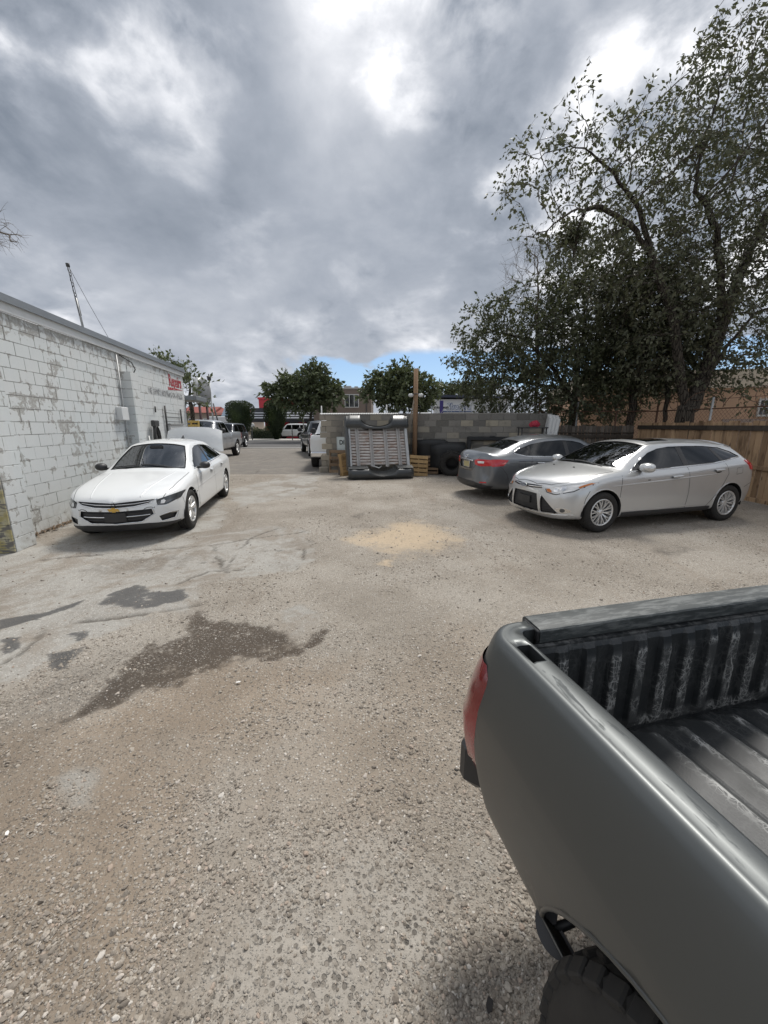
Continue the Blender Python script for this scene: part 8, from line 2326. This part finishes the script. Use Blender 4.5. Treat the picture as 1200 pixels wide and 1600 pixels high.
def lamp_post(label, x, y, h, head='lantern', lean=0.0):
    r_ = thing('street_lamp', label, 'lamp post', (x, y, 0), 0, 'lamp posts along the street')
    MB().tube([(0, 0, 0), (lean, 0, h * .97)], [.07, .045], 8).build('pole', GALV if head != 'bar' else DKMETAL, r_)
    if head == 'lantern':
        MB().lathe([(0, h + .28), (.03, h + .25), (.05, h + .12), (.16, h + .08), (.13, h - .18), (.05, h - .24), (0, h - .24)], 10, 'Z', Matrix.Translation((lean, 0, 0))).build('lantern', DKMETAL, r_)
    elif head == 'box': MB().bbox((-.28, -.12, h - .05), (.28, .12, h + .10), .02).build('lamp_head', WHITEF, r_)
    return r_
p_ = at(326.5, 590, 30); lamp_post('tall thin lamp post with a lantern left of the clipped shrubs', p_.x - .0, 30, p_.z)
p_ = at(472, 613, 40); lamp_post('lamp post with a white head in front of the red diner', p_.x, 40, p_.z, 'box')
p_ = at(502, 632, 27); lamp_post('short pale post rising behind the white pickup', p_.x, 27, p_.z, 'none')
p_ = at(604, 630, 27); lamp_post('short pale post rising over the block wall left of the wooden pole', p_.x, 27, p_.z, 'none')
p_ = at(333, 628, 26); lamp_post('dark slanting post beside the tall thin lamp post', p_.x + .5, 26, p_.z, 'bar', -.5)
cx_ = at(690, 626, 25); cr = thing('steel_post', 'violet-blue steel post with a dark crossbar behind the razor wire', 'post', (cx_.x, 25, 0))
MB().box((-.10, -.10, 0), (.10, .10, cx_.z)).build('upright', mat('violet_steel', color=(.045, .035, .17), rough=.5), cr)
MB().box((-.45, -.06, 2.62), (-.103, .06, 2.74)).box((.103, -.06, 2.62), (.45, .06, 2.74)).build('crossbar', DKMETAL, cr)
cp = thing('porch_canopy', 'grey flat porch roof jutting past the far end of the workshop', 'canopy', wpt(7.3, .25, 0), WANG)
MB().bbox((-.55, -.10, 2.42), (.7, .9, 2.56), .01).build('roof', FLASH, cp); MB().tube([(.5, .6, 0), (.5, .6, 2.42)], .035, 8).build('column', DKMETAL, cp)
pallet('stacked yellow pallet standing at the far end of the workshop', tuple(at(299, 664, 16.2) + Vector((0, 0, -.87))), (0, 0, R(4)), mat('yellow_timber', lambda t: {'Base Color': t.mix(t.noise(t.scalev(t.obj(), (8, 8, 1)), 2, 5), (0.42, 0.28, 0.07), (0.56, 0.40, 0.13)), 'Roughness': 0.8}), 7, .62, 1.05, .09)
pallet('pallet under the yellow one at the far end of the workshop', (at(299, 664, 16.2).x, 16.2, 0), (0, 0, R(4)), WPALD, 6, .62, .74, .09)
for s_ in (373, 436):
    p_ = at(s_ + 20, 664, 39.6); o = MB().tube([(0, 0, 0), (0, 0, 1.15)], .05, 8).lathe([(0, 1.25), (.08, 1.22), (.08, 1.1), (0, 1.1)], 8, 'Z').build('bollard', DKMETAL); o.location = (p_.x, 39.6, .12); meta(o, 'thin dark bollard on the pavement right of the ' + ('first clipped shrub' if s_ == 373 else 'shrub before the diner'), 'bollard', 'bollards on the pavement')
# cars across the street
def suv(name, label, paint_m, cat='car'):
    sts = [ST(0.0, [0, .5, .72, .80, .80, .74, .6, .34, 0], [.40, .40, .44, .6, .82, .92, .95, .96, .96], [0, .02, .08, .14, .13, .1, .05, .02, 0]),
           ST(.12, [0, .6, .82, .87, .87, .80, .64, .36, 0], [.32, .32, .38, .6, .9, 1.0, 1.02, 1.03, 1.03], [0, .03, .1, .16, .15, .12, .06, .02, 0]),
           ST(1.15, [0, .66, .86, .90, .89, .82, .68, .38, 0], [.32, .32, .38, .62, .98, 1.08, 1.11, 1.13, 1.13]),
           ST(1.28, [0, .66, .86, .90, .89, .82, .70, .38, 0], [.32, .32, .38, .62, .99, 1.09, 1.15, 1.17, 1.17]),
           ST(1.85, [0, .66, .86, .90, .89, .82, .62, .36, 0], [.32, .32, .38, .62, 1.0, 1.10, 1.66, 1.72, 1.73]),
           ST(2.0, [0, .66, .86, .90, .89, .82, .63, .36, 0], [.32, .32, .38, .62, 1.0, 1.10, 1.70, 1.76, 1.77]),
           ST(4.2, [0, .66, .86, .90, .89, .82, .64, .36, 0], [.34, .34, .40, .62, 1.0, 1.10, 1.70, 1.76, 1.77]),
           ST(4.42, [0, .62, .82, .86, .86, .78, .62, .35, 0], [.36, .36, .42, .62, 1.0, 1.08, 1.62, 1.68, 1.69]),
           ST(4.55, [0, .6, .78, .82, .80, .72, .6, .34, 0], [.42, .42, .46, .62, .98, 1.04, 1.1, 1.12, 1.12])]
    sk = Skin(sts, 2, crease=[('row', 4, 1, 8, .5), ('row', 5, 1, 8, .5), ('row', 6, 3, 8, .5), ('st', 3, 5, 8, .6), ('row', 2, 1, 8, .5)])
    c = Car(name, label, cat, sk, paint_m, 'cars parked across the street')
    wh = [(.92, .36), (3.6, .36)]
    for wx, wz in wh: sk.cut(circ(wx, wz + .02, .42, 14), 'side', None, .05)
    wins = ([(1.62, 1.12), (2.45, 1.12), (2.45, 1.62), (1.95, 1.62)], [(2.53, 1.12), (3.4, 1.12), (3.4, 1.63), (2.53, 1.63)], [(3.48, 1.12), (4.25, 1.12), (4.15, 1.61), (3.48, 1.62)])
    for g in wins: sk.cut(g, 'side', None, .02)
    ws = [(1.30, 0), (1.40, .66), (1.82, .58), (1.84, 0)]; sk.cut(ws, 'top', None, .015)
    c.finish_body()
    for g in wins: c.both('side_window', g, 'side', TINT, -.008)
    c.centre('windscreen', ws, 'top', TINT, -.006)
    c.both('headlight', [(.5, .78), (.78, .78), (.80, .93), (.5, .92)], 'front', CLEARLENS, .004)
    c.lips(wh, .425, .02, .06, PLASTIC, .015)
    c.inner(.95, wh, .43); c.liners(wh, .42, .6, .86)
    add_wheels(c, wh, .36, .22, .22, .90, 'six')
    return c
c1 = suv('parked_car', 'white boxy off-roader parked in front of the red diner', P_WHITE)
p_ = at(430, 664, 45); c1.root.location = (p_.x - .3, 45.2, .02); c1.root.rotation_euler = (0, 0, R(-8))
c2 = suv('parked_car', 'dark car half hidden between the silver pickup and the first clipped shrub', P_DARK)
p_ = at(352, 664, 27); c2.root.location = (p_.x - .2, 25.6, 0); c2.root.rotation_euler = (0, 0, R(92))
c3 = suv('parked_car', 'pale car far off left of the white canopy, only its roof visible', P_SILVER2)
p_ = at(318, 664, 46); c3.root.location = (p_.x - 2, 46, 0); c3.root.rotation_euler = (0, 0, R(4))
c4 = suv('parked_car', 'dark car parked in front of the white shop, mostly behind the block wall', P_DARK)
p_ = at(705, 664, 44); c4.root.location = (p_.x, 44.5, 0); c4.root.rotation_euler = (0, 0, R(8))
# white wrapped tree foot and crate behind the wall
o = MB().bbox((-.35, -.3, 0), (.35, .3, 2.35), .06).build('white_tank', WSH); p_ = at(665, 660, 24); o.location = (p_.x, 24, 0); meta(o, 'white upright tank just over the wall between pole and street tree', 'tank')
